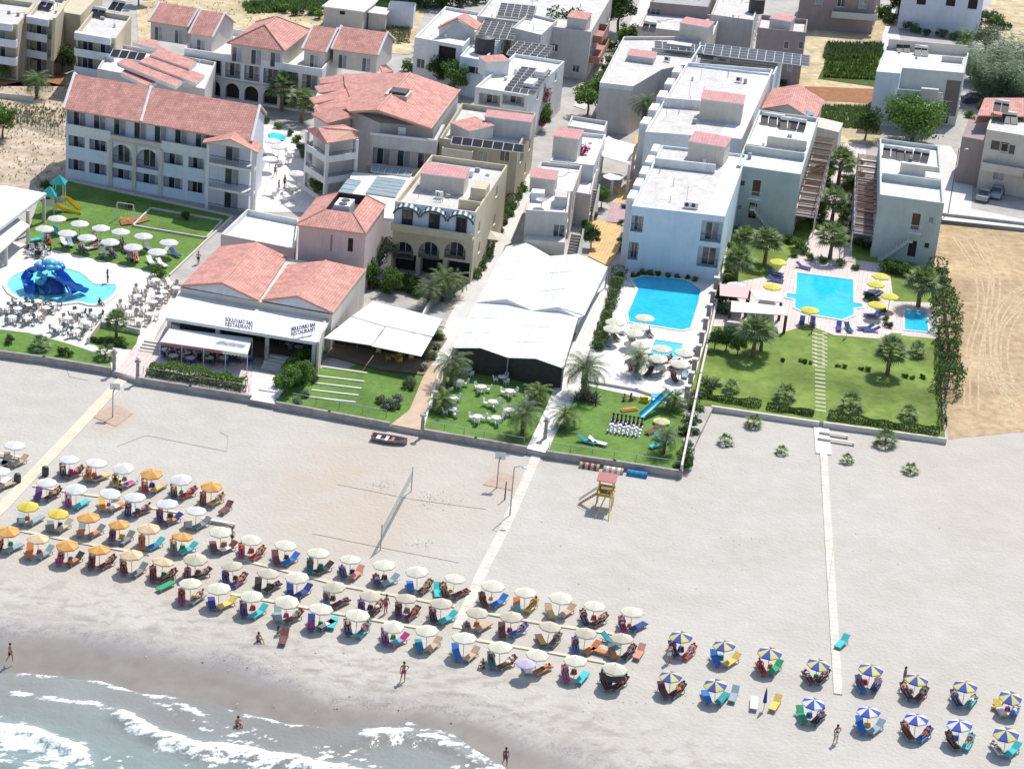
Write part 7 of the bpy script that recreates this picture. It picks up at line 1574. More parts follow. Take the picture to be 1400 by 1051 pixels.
# ---- beach rows.  each entry: canopy centre in the photo, canopy kind, lounger colours, who lies there
ROWS=[('the landward white row','19,608,w,ss0 94.5,625,w,km3 130,631,w,oy1 170,637,w,yw1 208,645,o,rs1 249,653,w,kr3 289,662.5,o,my3'),
('the second white row','0,641,w,ss0 64,656,w,uk2 104,666,w,pc1 149,671,w,yo0 185.5,677.5,w,nm3 229.5,687,w,un1 268,694.5,w,dg0 302,725,c,mm0'),
('the yellow and orange row','39,689,y,ll0 79,698,y,gd0 122.5,706,o,lg0 164,713,o,gg1 204,721,z,oc1 247.5,730,o,gc1 267,762,d,mk3'),
('the seaward orange row','11,724.5,o,kl1 52,734,z,ol0 93,742.5,o,pk1 136,749,o,mm3 180.5,757,z,mg1 220.5,765,z,mm3'),
('the landward cream row','342.5,734,c,pr3 389,742.5,c,mb0 435,754,c,tk1 479.5,762,c,na1 526,770,c,ul1 572,779,c,bm2 621,787.5,c,mm3 673,799,c,mb1 719,807.5,c,oy2 766,815,c,ss0 812.5,825,c,nm3 865,834,c,pn1'),
('the middle beige row','320,770,d,bu3 365,780,d,kk2 407,787.5,c,nn0 459,799,d,cm3 506,810,d,bm3 556,815,d,um3 604,822.5,d,kc1 652.5,834,d,ss1 700,841,d,mb2 751,852.5,d,mg2 801,861,d,bo1 851,870,d,gk2'),
('the seaward cream row','261,794.5,c,pl3 300,802.5,c,ny0 345,812,c,nc1 392,820,c,lm2 437,831,c,nk0 488,839,c,nc3 537.5,851,c,up1 585,859,c,ts0 635.5,871,c,bs0 685,882.5,c,tm3 734,891,c,wo2 787.5,900,c,pc1 839,912.5,k,kk3'),
('the landward blue-and-yellow row','933,867.5,B,nr3 992.5,879,B,by0 1053.5,890.5,B,re1 1118,904,B,mk3 1190.5,914,B,bn3 1252.5,926,B,km3 1321,936,B,nc3 1381.5,948,B,yb2'),
('the seaward segmented row','919,921,B,mk2 981,931.5,B,bt0 1111.5,957,V,ek2 1190,970.5,V,bl0 1254.5,980,V,mb3 1315,990,V,kc3 1378,1001,B,wc1')]
HDG=math.radians(-9)
for rl,data in ROWS:
    short=rl
    ents=data.split()
    for i,e in enumerate(ents):
        x,y,k,c=e.split(','); x=float(x);y=float(y); foot=G(x,y,1.78); foot.z=0
        rz=random.uniform(0,.7) if k not in 'BV' else random.uniform(-.1,.1)
        place(par,foot,rz,'%s parasol, %s from the left in %s'%(CNAME[k],ordn(i),short),'parasol','parasols in '+rl,mats=dict(canopy=CM[k]),scale=(random.uniform(.93,1.05) if k!='k' else 1.05)).rotation_euler[:2]=(random.gauss(0,.05),random.gauss(0,.05))
        if k=='k':
            mb=MB(); n=14
            for q in range(n): a0=2*math.pi*q/n;a1=2*math.pi*(q+1)/n; mb.poly([(foot.x+math.cos(a0)*.98,foot.y+math.sin(a0)*.98,1.55),(foot.x+math.cos(a1)*.98,foot.y+math.sin(a1)*.98,1.55),(foot.x+math.cos(a1)*1.02,foot.y+math.sin(a1)*1.02,1.0),(foot.x+math.cos(a0)*1.02,foot.y+math.sin(a0)*1.02,1.0)],CL['k'])
            solo(mb,'hanging_towels',tuple(foot),'dark towels hung around the rightmost parasol of the seaward cream row','towels')
        if (i*7+int(x))%3!=1:
            mb=MB(); bx=foot+Vector((random.uniform(-.25,.25),random.uniform(.35,.7),0)); cc_=random.choice('nrpyobmgtek'); rr=random.uniform(.14,.22)
            mb.hexa([bx+Vector((sx*rr*1.3,sy*rr*.7,0)) for sx,sy in ((-1,-1),(1,-1),(1,1),(-1,1))],[bx+Vector((sx*rr,sy*rr*.45,rr*1.9)) for sx,sy in ((-1,-1),(1,-1),(1,1),(-1,1))],CL[cc_]); mb.tube([bx+Vector((-rr*.6,0,rr*1.9)),bx+Vector((0,0,rr*2.6)),bx+Vector((rr*.6,0,rr*1.9))],.012,CL[cc_],4)
            solo(mb,'beach_bag',tuple(bx),'%s beach bag at the pole of the %s parasol in %s'%(CN[cc_],ordn(i),short),'bag','beach bags')
        for j in (0,1):
            sgn=-1 if j==0 else 1; ang=HDG+sgn*(-.16)+random.uniform(-.12,.12)+(.0)
            # loungers stand either side of the pole, their feet towards the sea and spread apart
            pos=foot+Vector((sgn*(.62+random.uniform(-.06,.12)),random.uniform(-.15,.35)-.25,0)); 
            ang=HDG+(.30 if j==0 else -.62)*random.uniform(.5,1.1)+.1
            flat=random.random()<.25; cc=c[j]
            wh='left' if j==0 else 'right'
            place(lnf if flat else lng,pos,ang,'%s sun lounger %s of the %s parasol in %s'%(CN[cc],wh,ordn(i),short),'sun lounger','loungers in '+rl,mats=dict(seat=CL[cc],backrest=CL[cc],frame=[None] and frmat))
            if int(c[2])&(1<<j):
                pose=('prone' if random.random()<.6 else 'lie') if flat else 'lie'
                if not flat and random.random()<.15: pose='lie'
                person(pose,pos+Vector((0,0,-.02)),ang,'%s on the %s lounger under the %s parasol of %s'%('sunbather lying' if pose=='prone' else 'sunbather reclining',wh,ordn(i),short),group='sunbathers')
            elif random.random()<.35:
                mb=MB(); tc=random.choice('wcpybuo'); ca,sa_=math.cos(ang),math.sin(ang); Fx=lambda X_,Y_,Z_:(pos.x+ca*X_-sa_*Y_,pos.y+sa_*X_+ca*Y_,Z_)
                mb.slab([Fx(-.24,-.9,.385),Fx(.24,-.88,.385),Fx(.25,.2,.39),Fx(-.23,.22,.39)],.02,CL[tc]); 
                solo(mb,'beach_towel',tuple(pos),'%s towel on the %s lounger by the %s parasol of %s'%(CN[tc],wh,ordn(i),short),'towel','towels on loungers')
# beach bags and sandals near the poles
for n,(x,y,k,lab) in enumerate(((227,800,'e','green lounger lying flat at the seaward end of the orange row'),(309,695,'m','maroon lounger alone at the right end of the landward white row'),(598,808,'c','turquoise lounger standing free left of the seventh landward cream parasol'),(455,850,'c','turquoise lounger standing free between the fourth and fifth seaward cream parasols'),(874,892,'a','salmon lounger standing free at the right end of the middle beige row'),(835,875,'t','dark turquoise lounger across the path from the ninth landward cream parasol'),(823,890,'o','orange lounger lying sideways below the eleventh middle parasol'),(388,872,'m','maroon lounger nearest the sea, left of the turquoise one'),(1151,878,'c','turquoise lounger alone beside the narrow right walkway'),(1031,960,'w','white lounger left of the closed navy parasol'),(1060,962,'y','yellow lounger right of the closed navy parasol'),(1003,950,'l','grey-blue lounger right of the second seaward segmented parasol'),(1365,960,'y','yellow lounger left of the last blue-and-yellow parasol'),(6,632,'d','sand coloured lounger at the left edge beyond the boardwalk'),(10,655,'w','white lounger at the left edge below the boardwalk'))):
    p=G(x,y,.3); p.z=0; place(lng if n%3 else lnf,p,HDG+random.uniform(-.5,.3)+(1.2 if 'sideways' in lab or 'across' in lab else 0),lab,'sun lounger','single loungers',mats=dict(seat=CL[k],backrest=CL[k],frame=frmat))
p=G(1047,950,1.4);p.z=0; place(parc,p,0,'closed navy parasol between the white and yellow loungers','parasol',mats=dict(canopy=CL['n']))
p=G(719,907.5,1.3);p.z=0; place(par,p,0,'small pale lilac parasol tilted near the sea below the seaward cream row','parasol',mats=dict(canopy=CM['P']),scale=.85)
# standing and walking people on the beach
for px,py,pose,rz,lab in ((551,931,'akimbo',.3,'tanned man standing hands on hips on the wet sand, facing the sea'),(14,905,'walk',1.2,'person walking at the waterline by the left edge'),(317,744,'walk',-.6,'person walking past the end of the second white row'),(164,680,'walk',2.8,'person standing between the white rows beside a lounger'),(527,838,'stand',.8,'person standing by the fifth middle beige parasol'),(1142,1015,'akimbo',.5,'person standing alone near the sea below the segmented rows'),(947,0,'stand',0,''),(1235,935,'stand',1.,'person standing left of the sixth landward blue-and-yellow parasol'),(914,905,'stand',.4,'person standing by the first landward blue-and-yellow parasol'),(690,1047,'walk',.4,'person wading at the bottom edge of the picture')):
    if lab: person(pose,G(px,py,0),rz,lab,suit='k' if px in(14,317) else None,hair=0)
person('ground',G(325,992,-.35),.6,'bather sitting in the shallow surf below the beach',suit='r',hair=0); person('ground',G(380,868,.0),2.,'person sitting on the sand nearest the sea in maroon and white',suit='w',hair=0); person('ground',G(353,876,0),.8,'second person sitting on the sand nearest the sea, further left',suit='n')
person('ground',G(235,790,0),.2,'person sitting on the sand right of the green lounger',suit='p'); person('ground',G(660,912,0),-.5,'person sitting on the sand below the tenth seaward parasol') 
# hotel lawn parasols and loungers
HL='78,299 61,313 109,306 138,312 92,319 119,325 165,317 196,323 150.5,331 231,331.6 182,338 215,344.6'.split()
for i,e in enumerate(HL):
    x,y=map(float,e.split(',')); f=G(x,y,Z0+1.8); f.z=Z0; place(par,f,random.uniform(0,1),'white parasol on the hotel lawn, %s counting from the play tower'%ordn(i),'parasol','white parasols on the hotel lawn',mats=dict(canopy=CM['w']),scale=1.12)
for i,(x,y,c) in enumerate([(52,330,'c'),(66,332,'r'),(88,335,'w'),(96,336,'l'),(112,343,'n'),(128,341,'w'),(140,350,'g'),(154,350,'n'),(178,355,'k'),(186,356,'a'),(206,361,'w'),(221,364,'w'),(239,350,'n'),(160,336,'g'),(203,342,'g'),(78,320,'c'),(102,326,'n'),(130,330,'n'),(170,344,'k'),(222,348,'w')]):
    q=T(x,y); a=HDG+random.choice((.7,.5,-.6))+random.uniform(-.2,.2); place(lng,q,a,'%s sun lounger on the hotel lawn, %s along its rows'%(CN[c],ordn(i)),'sun lounger','loungers on the hotel lawn',mats=dict(seat=CL[c],backrest=CL[c],frame=frameW))
    if i in (1,4,7,9,13,17,18,5): person('lie',q,a,'sunbather on the %s lounger of the hotel lawn'%ordn(i),group='hotel lawn sunbathers')
# curved pool parasols and loungers
for i,(x,y) in enumerate(zp([(340,358),(100,440),(115,390),(300,425),(260,470),(310,560),(470,590),(640,620),(440,665),(610,705)],820,370,5.53)):
    f=G(x,y,Z0+1.8); f.z=Z0; place(par,f,random.uniform(0,1),'cream parasol on the curved pool deck, %s from the top'%ordn(i),'parasol','cream parasols on the curved pool deck',mats=dict(canopy=CM['c']),scale=1.12)
for i,(x,y,c) in enumerate([(q[0],q[1],k) for q,k in zip(zp([(70,560),(110,520),(240,520),(370,490),(370,790),(440,800),(560,830),(640,800),(280,800),(400,700),(490,700),(560,740),(640,740),(150,470),(690,650)],820,370,5.53),'lgggkgkllkkmmgp')]):
    q=T(x,y); a=HDG+random.uniform(-.9,.9); place(lng,q,a,'%s sun lounger on the curved pool deck, %s from the top left'%(CN[c],ordn(i)),'sun lounger','loungers on the curved pool deck',mats=dict(seat=CL[c],backrest=CL[c],frame=frameW))
    if i in (1,3,6,10,11,14): person('lie',q,a,'sunbather on the %s lounger of the curved pool deck'%ordn(i),group='pool deck sunbathers')
# right garden: yellow parasols
YP=zp([(378,112),(353,215),(510,312),(805,172),(785,205),(843,255),(790,290)],940,320,3.043)
YL=['bright yellow parasol at the top left of the square pool','bright yellow parasol below it, left of the square pool','bright yellow parasol overhanging the lower left corner of the square pool','bright yellow parasol, topmost of the four right of the square pool','bright yellow parasol, second of the four right of the square pool','bright yellow parasol, rightmost of the four right of the square pool','bright yellow parasol, lowest of the four right of the square pool']
for (x,y),lab in zip(YP,YL):
    f=G(x,y,Z0+1.9); f.z=Z0; place(par,f,random.uniform(0,1),lab,'parasol','yellow parasols round the square pool',mats=dict(canopy=CM['Y']),scale=1.1)
f=G(940+205/3.043,320+222/3.043,Z0+2); f.z=Z0; place(par,f,0,'large white parasol behind the pool bar canvases','parasol',mats=dict(canopy=CM['w']),scale=1.35)
f=T(1157,462); place(parc,f,0,'closed green parasol below the square pool','parasol',mats=dict(canopy=CL['e'])); f=T(1082,383)
for i,(x,y,a) in enumerate([(x_,y_,a_) for (x_,y_),a_ in zip(zp([(365,170),(365,185),(365,200),(475,375),(520,378),(628,398),(668,402),(765,255),(775,268),(765,345),(780,352),(740,400),(765,408),(480,145)],940,320,3.043),(1.4,1.4,1.4,0,0,0,.3,-1.4,-1.4,-1.2,-1.2,-1.2,-1.2,1.3))]):
    place(lng,T(x,y),HDG+a+random.uniform(-.1,.1),'navy sun lounger round the square pool, %s going anticlockwise from the top left'%ordn(i),'sun lounger','navy loungers round the square pool',mats=dict(seat=CL['n'],backrest=CL['n'],frame=frameW))
f=G(1104,167,6.6); f=G(1101,170,5.6); place(par,f,0,'round light blue parasol on the cottage terrace','parasol',mats=dict(canopy=CM['T']),scale=1.)
# chairs and tables
chr_=proto('garden_chair'); mb=MB(); mb.box(-.24,.24,-.22,.22,.42,.46,SA); part(mb,'seat',chr_); mb=MB(); mb.hexa([(-.23,.2,.47),(.23,.2,.47),(.23,.24,.47),(-.23,.24,.47)],[(-.2,.28,.9),(.2,.28,.9),(.2,.32,.9),(-.2,.32,.9)],SA); part(mb,'backrest',chr_)
for x in (-.21,.17):
    for y in (-.2,.16): mb=MB(); mb.box(x,x+.04,y,y+.04,0,.419,SA); part(mb,'leg',chr_)
mb=MB()
for x in (-.25,.22): mb.box(x,x+.03,-.2,.24,.64,.67,SA); mb.box(x,x+.03,-.2,-.17,.46,.64,SA)
part(mb,'armrests',chr_)
tab=proto('round_table'); mb=MB(); mb.cyl(0,0,.70,.74,.48,.48,SA,18); part(mb,'tabletop',tab); mb=MB(); mb.cyl(0,0,0,.699,.05,.05,metal,8); mb.cyl(0,0,0,.04,.28,.24,metal,12); part(mb,'pedestal',tab)
def setting(px,py,nch,lab,idx,tc='w',cc='w',seated=0,z=Z0,grp='tables and chairs',rad=.72,sq=False,dirt=0,th=None):
    c=G(px,py,z); place(tab,c,0,'round %s table %s, %s %s'%(CN.get(tc,tc),lab[0],ordn(idx),lab[1]),'table','round tables '+grp,mats=dict(tabletop=CL[tc]))
    th=random.uniform(0,1.5) if th is None else th
    for k in range(nch):
        a=th+2*math.pi*k/nch+random.uniform(-.15,.15); q=c+Vector((math.cos(a)*rad,math.sin(a)*rad,0)); rz=a-math.pi/2
        place(chr_,q,rz,'%s garden chair at the %s table %s'%(CN[cc],ordn(idx),lab[0]),'chair','chairs '+grp+' %d'%idx,mats=dict(seat=CL[cc],backrest=CL[cc],leg=CL[cc],armrests=CL[cc]))
        if k<seated: person('sit',q+Vector((0,0,-.03)),rz,'person seated at the %s table %s, place %s'%(ordn(idx),lab[0],ordn(k)),group='seated guests')
zz_=lambda l,ox,oy,s:[(ox+x/s,oy+y/s) for x,y in l]
TL=zz_([(265,305),(235,380),(230,435),(370,330),(500,350),(465,285),(600,375),(420,400),(350,470),(435,475),(500,440),(300,250)],550,440,3.415)
for i,(x,y) in enumerate(TL): setting(x,y,3,('on the lawn before the marquee','counting from the left corner'),i,cc='w',grp='on the marquee lawn')
TK=zz_([(50,680),(190,700),(300,660),(500,690),(130,790),(300,800),(400,760),(560,650),(820,730),(720,800),(620,900),(1010,750),(930,850),(810,940),(220,620),(400,620)],0,340,7.78)
for i,(x,y) in enumerate(TK): setting(x,y,4,('by the children\'s pool','counting from the left'),i,cc='g' if i%3 else 'd',grp='by the kids pool')
TP=zz_([(770,580),(850,600),(700,620),(810,640),(680,660),(760,690),(870,620),(620,700),(720,720),(790,665),(690,780),(640,740),(740,750)],0,230,3.62)
for i,(x,y) in enumerate(TP): setting(x,y,4,('on the terrace beside the veranda','counting from the lawn'),i,cc='d',tc='w',grp='on the side terrace')
TV=zz_([(330,370),(440,370),(520,400),(620,390),(700,410),(800,400),(880,450),(1000,410),(1080,440),(400,430),(560,450),(740,450)],180,430,7)
for i,(x,y) in enumerate(TV): setting(x,y+3,3,('under the long awning','from the left'),i,cc='k' if i%2 else 'n',tc='w',seated=2,grp='under the awning')
for i,(x,y) in enumerate(((500,470),(520,482),(545,480),(560,490),(480,470),(570,470),(540,495))): setting(x,y,3,('in the garden taverna','from the back'),i,cc='y',tc='o',seated=1 if i<4 else 0,grp='in the taverna')
for i,(x,y) in enumerate(((650,500),(680,505),(710,510),(740,518),(395,478),(408,482),(300,458))): setting(x,y,3,('in the shade of a restaurant roof','from the marquee'),i,cc='g',tc='w',seated=1,grp='in the restaurant shade')
for i,(x,y) in enumerate(((398,215),(385,225),(400,262),(372,268),(392,275))): setting(x,y,3,('in the hotel courtyard','from the top'),i,grp='in the courtyard')
for i,(x,y) in enumerate(((372,210),(380,218),(368,235),(405,255))):
    f=T(x,y); place(par,f,0,'white parasol in the hotel courtyard, %s from the top'%ordn(i),'parasol','courtyard parasols',mats=dict(canopy=CM['w']),scale=1.1)
sheet('swimming_pool_water',[(366,183),(376,181),(392,186),(388,192),(372,193)],watermat((.05,.55,.62)),Z0+.16)
for i in range(26):
    a=i*2.4; q=T(52+math.cos(a)*(3+i*.55),347+math.sin(a)*(1.5+i*.28)); place(chr_,q,random.uniform(0,6),'black-and-white chair in the crowded cluster at the corner of the pool bar','chair','cluster of chairs by the pool bar',mats={k:CL['k' if i%2 else 'w'] for k in ('seat','backrest','leg','armrests')})
# people around
for px,py,pose,rz,lab in ((147,388,'akimbo',2.,'man standing at the edge of the children\'s pool'),(136,417,'ground',1.,'small figure sitting at the front rim of the children\'s pool'),(271,362,'walk',3.,'person walking on the paving beside the restaurant roof'),(376,242,'walk',.5,'person in red walking through the hotel courtyard'),(389,258,'stand',1.,'person in dark clothes in the hotel courtyard'),(381,263,'stand',2.,'second person beside the one in dark clothes in the courtyard'),(816,93,'walk',0,'left of two people walking up the white lane'),(822,91,'walk',0,'right of two people walking up the white lane'),(1110,455,'stand',1.,'person at the lower edge of the square pool'),(862,548,'ground',2.,'child playing on the lawn next to the toys'),(853,548,'ground',.5,'second child playing on the lawn next to the toys'),(801,548,'sit',.5,'person seated among the agaves')):
    person(pose,T(px,py),rz,lab)
# ---- chess set
mb=MB(); A=T(829,592)+Vector((0,0,.1)); brd=M('chess_white',(.72,.72,.70),.8,.05); 
for i in range(8):
    for j in range(8):
        mb.box(i*.42,i*.42+.415,j*.42,j*.42+.415,.0,.03,brd if (i+j)%2 else CL['k'],lambda a,b_,z:A+GU*a+GV*b_+Vector((0,0,z+.0)))
solo(mb,'chess_board',tuple(A),'giant black and white chess board laid on the play lawn','chess board')
def cpiece(nm,prof,c):
    r=proto(nm); mb=MB()
    mb.tube([(0,0,z) for _,z in prof],[x for x,_ in prof],SA,10); part(mb,'figure_body',r,True); return r
pawn=cpiece('chess_piece',[(.14,0),(.14,.06),(.07,.12),(.06,.30),(.10,.34),(.10,.42),(.03,.48)],'w'); king=cpiece('chess_piece',[(.17,0),(.17,.08),(.09,.16),(.07,.55),(.13,.6),(.14,.74),(.05,.82)],'w')
for col_,nm,js in (('w','white',(0,1)),('k','black',(6,7))):
    for j in js:
        for i in range(8):
            q=A+GU*((i+.5)*.42)+GV*((j+.5+(random.choice((0,0,0,1,-1)) if j in (1,6) else 0))*.42)+Vector((0,0,.03)); pw=j in (1,6)
            place(pawn if pw else king,q,0,'%s %s plastic piece standing on the giant lawn chess board'%('short' if pw else 'tall',nm),'chess piece','%s %s chess pieces'%('short' if pw else 'tall',nm),mats=dict(figure_body=CL[col_]))
# ---- play things
def sl2(pts,wd,mat,name,lab,z=Z0,sides=True):
    p=[G(*q[:2],Z0)+Vector((0,0,q[2])) for q in pts]; r=empty(name,(p[-1].x,p[-1].y,Z0),lab,'slide'); cur=[]
    for k in range(15):
        t=k/14*(len(p)-1); i=min(int(t),len(p)-2); cur.append(p[i].lerp(p[i+1],t-i))
    child(chute(cur,wd,mat),'chute',r,True); mb=MB(); q=cur[0]
    d=(cur[0]-cur[3]); d.z=0; d.normalize(); s=Vector((-d.y,d.x,0))*.3
    for k in range(6): z_=Z0+q.z*0+ (q.z-Z0)*k/6+.1; mb.tube([q+d*(.5-.08*k)+s+Vector((0,0,z_-q.z)),q+d*(.5-.08*k)-s+Vector((0,0,z_-q.z))],.03,mat,5)
    for sg in (1,-1): mb.tube([Vector((q.x,q.y,Z0))+d*.55+s*sg,q+d*.02+s*sg+Vector((0,0,.3))],.04,mat,5)
    child(mb,'ladder',r); return r
cy=M('slide_turquoise',(.02,.42,.62),.35,.1,2)
sl2([(914,556,1.6),(905,560,1.25),(893,566,.7),(878,573,.15)],.4,cy,'play_slide','turquoise curved children\'s slide on the play lawn')
mb=MB(); c=T(900,556); mb.slab([c+Vector((-.9,-.4,1.2)),c+Vector((.9,-.6,1.2)),c+Vector((1.0,.4,1.3)),c+Vector((-.8,.5,1.3))],.06,cy); [mb.tube([c+Vector((x,y,0)),c+Vector((x,y,1.2))],.05,cy,5) for x,y in ((-.8,-.35),(.8,-.5),(.9,.35),(-.7,.4))]; solo(mb,'play_platform',tuple(c),'turquoise play platform behind the curved slide','play platform')
toy=M('toy_yellow',(.72,.55,.03),.4,.1); mb=MB(); c=T(881,550); mb.box(c.x-.45,c.x+.45,c.y-.25,c.y+.25,Z0,Z0+.35,toy); mb.box(c.x-.15,c.x+.35,c.y-.22,c.y+.22,Z0+.351,Z0+.7,toy); mb.ball((c.x-.35,c.y,Z0+.5),.2,toy,8); solo(mb,'toy_car',tuple(c),'small yellow ride-on toy on the play lawn','toy')
mb=MB(); c=T(860,562); F=lambda a,b_,z:c+(GU*.8+GV*.6)*a+(GV*.8-GU*.6)*b_+Vector((0,0,z)); mb.box(-.9,.9,-.3,.3,0,.25,CL['y'],F); mb.box(-.8,.8,-.2,.2,.251,.35,CL['o'],F); solo(mb,'sandbox',tuple(c),'orange and yellow toy box lying on the play lawn','toy box')
place(par,T(904,580)+Vector((0,0,-1.1)),.3,'low yellow and white parasol on the play lawn','parasol',mats=dict(canopy=[CM['Y'][0],CM['w'][0]]),scale=.9)
for n,(px,py,k,lab,pose) in enumerate(((904,604,'c','first turquoise lounger at the front right of the play lawn',0),(899,612,'c','second turquoise lounger at the front right of the play lawn',0),(802,606,'t','teal lounger at the front left of the play lawn',0),(816,608,'w','small white lounger beside the teal one on the play lawn',0),(892,592,'m','maroon lounger near the date palm on the play lawn',0))):
    place(lng,T(px,py),random.uniform(-1,1.5),lab,'sun lounger',mats=dict(seat=CL[k],backrest=CL[k],frame=frameW))
# play tower (left lawn)
root=empty('play_tower',tuple(T(82,294)),'play tower with two turquoise hip roofs and yellow slides on the hotel lawn','play tower'); tq=M('roof_turquoise',(.03,.36,.36),.5,.1); ply=M('toy_white',(.6,.62,.66),.5,.1)
for q,h_,w_ in (((81,288),3.6,1.0),((68,292),2.5,1.1)):
    c=T(*q); 
    for sx in (-1,1):
        for sy in (-1,1): mb=MB(); mb.tube([c+Vector((sx*w_*.6,sy*w_*.6,0)),c+Vector((sx*w_*.6,sy*w_*.6,h_))],.06,frameW,6); child(mb,'post',root)
    mb=MB(); e=[c+Vector((sx*w_*.85,sy*w_*.85,h_)) for sx,sy in ((-1,-1),(1,-1),(1,1),(-1,1))]; 
    for k in range(4): mb.slab([e[k],e[(k+1)%4],c+Vector((0,0,h_+1.0))],.05,tq)
    child(mb,'hip_roof',root); mb=MB(); mb.box(c.x-w_*.6,c.x+w_*.6,c.y-w_*.6,c.y+w_*.6,Z0+1.2,Z0+1.3,ply); mb.box(c.x-w_*.6,c.x+w_*.6,c.y-w_*.62,c.y-w_*.58,Z0+1.301,Z0+2.,ply); mb.box(c.x-w_*.62,c.x-w_*.58,c.y-w_*.57,c.y+w_*.6,Z0+1.301,Z0+2.,M('toy_blue',(.1,.12,.4),.5,.1)); child(mb,'platform',root)
def chuteto(pts,mat):
    p=[G(x,y,Z0)+Vector((0,0,z)) for x,y,z in pts]; cur=[]
    for k in range(13): t=k/12*(len(p)-1); i=min(int(t),len(p)-2); cur.append(p[i].lerp(p[i+1],t-i))
    return chute(cur,.35,mat)
child(chuteto([(84,288,1.5),(92,287,1.2),(100,289,.7),(108,291,.2)],toy),'slide_chute',root,True); child(chuteto([(76,296,1.3),(90,300,1.1),(100,299,.6),(108,298,.3)],toy),'slide_chute',root,True)
# swing
c=T(171,303); root=empty('swing',tuple(c),'white A-frame swing on bare soil behind the lawn parasols','swing'); mb=MB()
for x in (-1.2,1.2):
    for y in (-.7,.7): mb.tube([c+GU*x+GV*y*1.2,c+GU*x*.85+Vector((0,0,2.3))],.05,frameW,6)
mb.tube([c-GU*1.02+Vector((0,0,2.3)),c+GU*1.02+Vector((0,0,2.3))],.05,frameW,6); child(mb,'frame',root)
for x in (-.45,.45):
    mb=MB(); 
    for s in (-.18,.18): mb.tube([c+GU*(x+s)+Vector((0,0,2.3)),c+GU*(x+s)+Vector((0,0,.45))],.012,metal,4)
    mb.box(-.22,.22,-.1,.1,.42,.46,toy,lambda a,b_,z:c+GU*(x+a)+GV*b_+Vector((0,0,z))); child(mb,'swing_seat',root)
S('swing_soil',[(163,300),(178,296),(200,296),(206,300),(190,305),(166,308)],soilr,5)
# ---- beach equipment
woody=M('tower_yellow',(.58,.42,.10),.7,.15,3); redr=M('tower_roof_red',(.45,.16,.15),.7,.1)
c=G(826,692,0); root=empty('lifeguard_tower',tuple(c),'wooden yellow lifeguard tower with a small reddish roof, ladder and ramp on the beach','lifeguard tower')
F=lambda a,b_,z:c+GU*a+GV*b_+Vector((0,0,z))
for sx in (-.75,.75):
    for sy in (-.6,.6): mb=MB(); mb.tube([F(sx,sy,-.1),F(sx*.85,sy*.85,3.0)],.055,woody,5); child(mb,'post',root)
mb=MB(); mb.box(-.8,.8,-.7,.7,1.3,1.4,woody,F); mb.box(-.8,.8,.62,.68,1.401,2.0,woody,F); mb.box(-.8,-.74,-.7,.61,1.7,1.8,woody,F); mb.box(.74,.8,-.7,.61,1.7,1.8,woody,F); mb.box(-.5,.5,.0,.5,1.401,1.8,wood,F); child(mb,'platform',root)
mb=MB(); mb.slab([F(-.9,-.8,2.95),F(.9,-.8,2.95),F(.9,.8,3.15),F(-.9,.8,3.15)],.07,redr); child(mb,'roof',root)
mb=MB(); 
for y in (-.6,-.15): mb.tube([F(-2.4,y,0),F(-.8,y,1.4)],.05,wood,5); mb.tube([F(-2.4,y,.5),F(-.8,y,2.0)],.04,wood,5)
for k in range(8): t=k/7; mb.box(-2.4+1.6*t,-2.25+1.6*t,-.6,-.15,.02+1.36*t,.08+1.36*t,wood,F)
child(mb,'ladder_ramp',root); mb=MB()
for s in (-.5,.5): mb.tube([F(.2+s*1.3,-2.9,0),F(.45+s*.15,-.75,2.2)],.06,woody,5)
mb.tube([F(-.25,-2.3,.6),F(.75,-2.3,.6)],.04,woody,5); child(mb,'front_brace',root)
# dinghy
c=G(532,604,.0); root=empty('rowing_boat',tuple(c),'small red and white wooden rowing boat lying on the sand below the earth lane','boat'); mb=MB(); hl=M('hull_grey',(.28,.27,.28),.5,.1); F=lambda a,b_,z:c+GU*a+GV*b_+Vector((0,0,z))
st_=[(-1.75,.45,.55),(-1.2,.62,.45),(-.3,.72,.42),(.7,.62,.45),(1.4,.34,.55),(1.8,.04,.68)]; prof=[]
for x,w_,h_ in st_: prof.append([F(x,-w_,h_),F(x,-w_*.7,.12),F(x,0,.0),F(x,w_*.7,.12),F(x,w_,h_)])
for a,b_ in zip(prof[:-1],prof[1:]):
    for k in range(4): mb.poly([a[k],a[k+1],b_[k+1],b_[k]],hl)
mb.poly(prof[0],hl); child(mb,'hull',root); mb=MB()
for a,b_ in zip(prof[:-1],prof[1:]): mb.tube([a[0],b_[0]],.05,redr,5); mb.tube([a[4],b_[4]],.05,redr,5)
mb.tube([prof[0][0],prof[0][4]],.05,redr,5); child(mb,'gunwale',root); mb=MB(); mb.box(-1.3,-.9,-.55,.55,.3,.34,frameW,F); mb.box(.2,.5,-.6,.6,.3,.34,redr,F); mb.box(-.4,-.1,-.62,.62,.3,.34,frameW,F); child(mb,'thwarts',root)
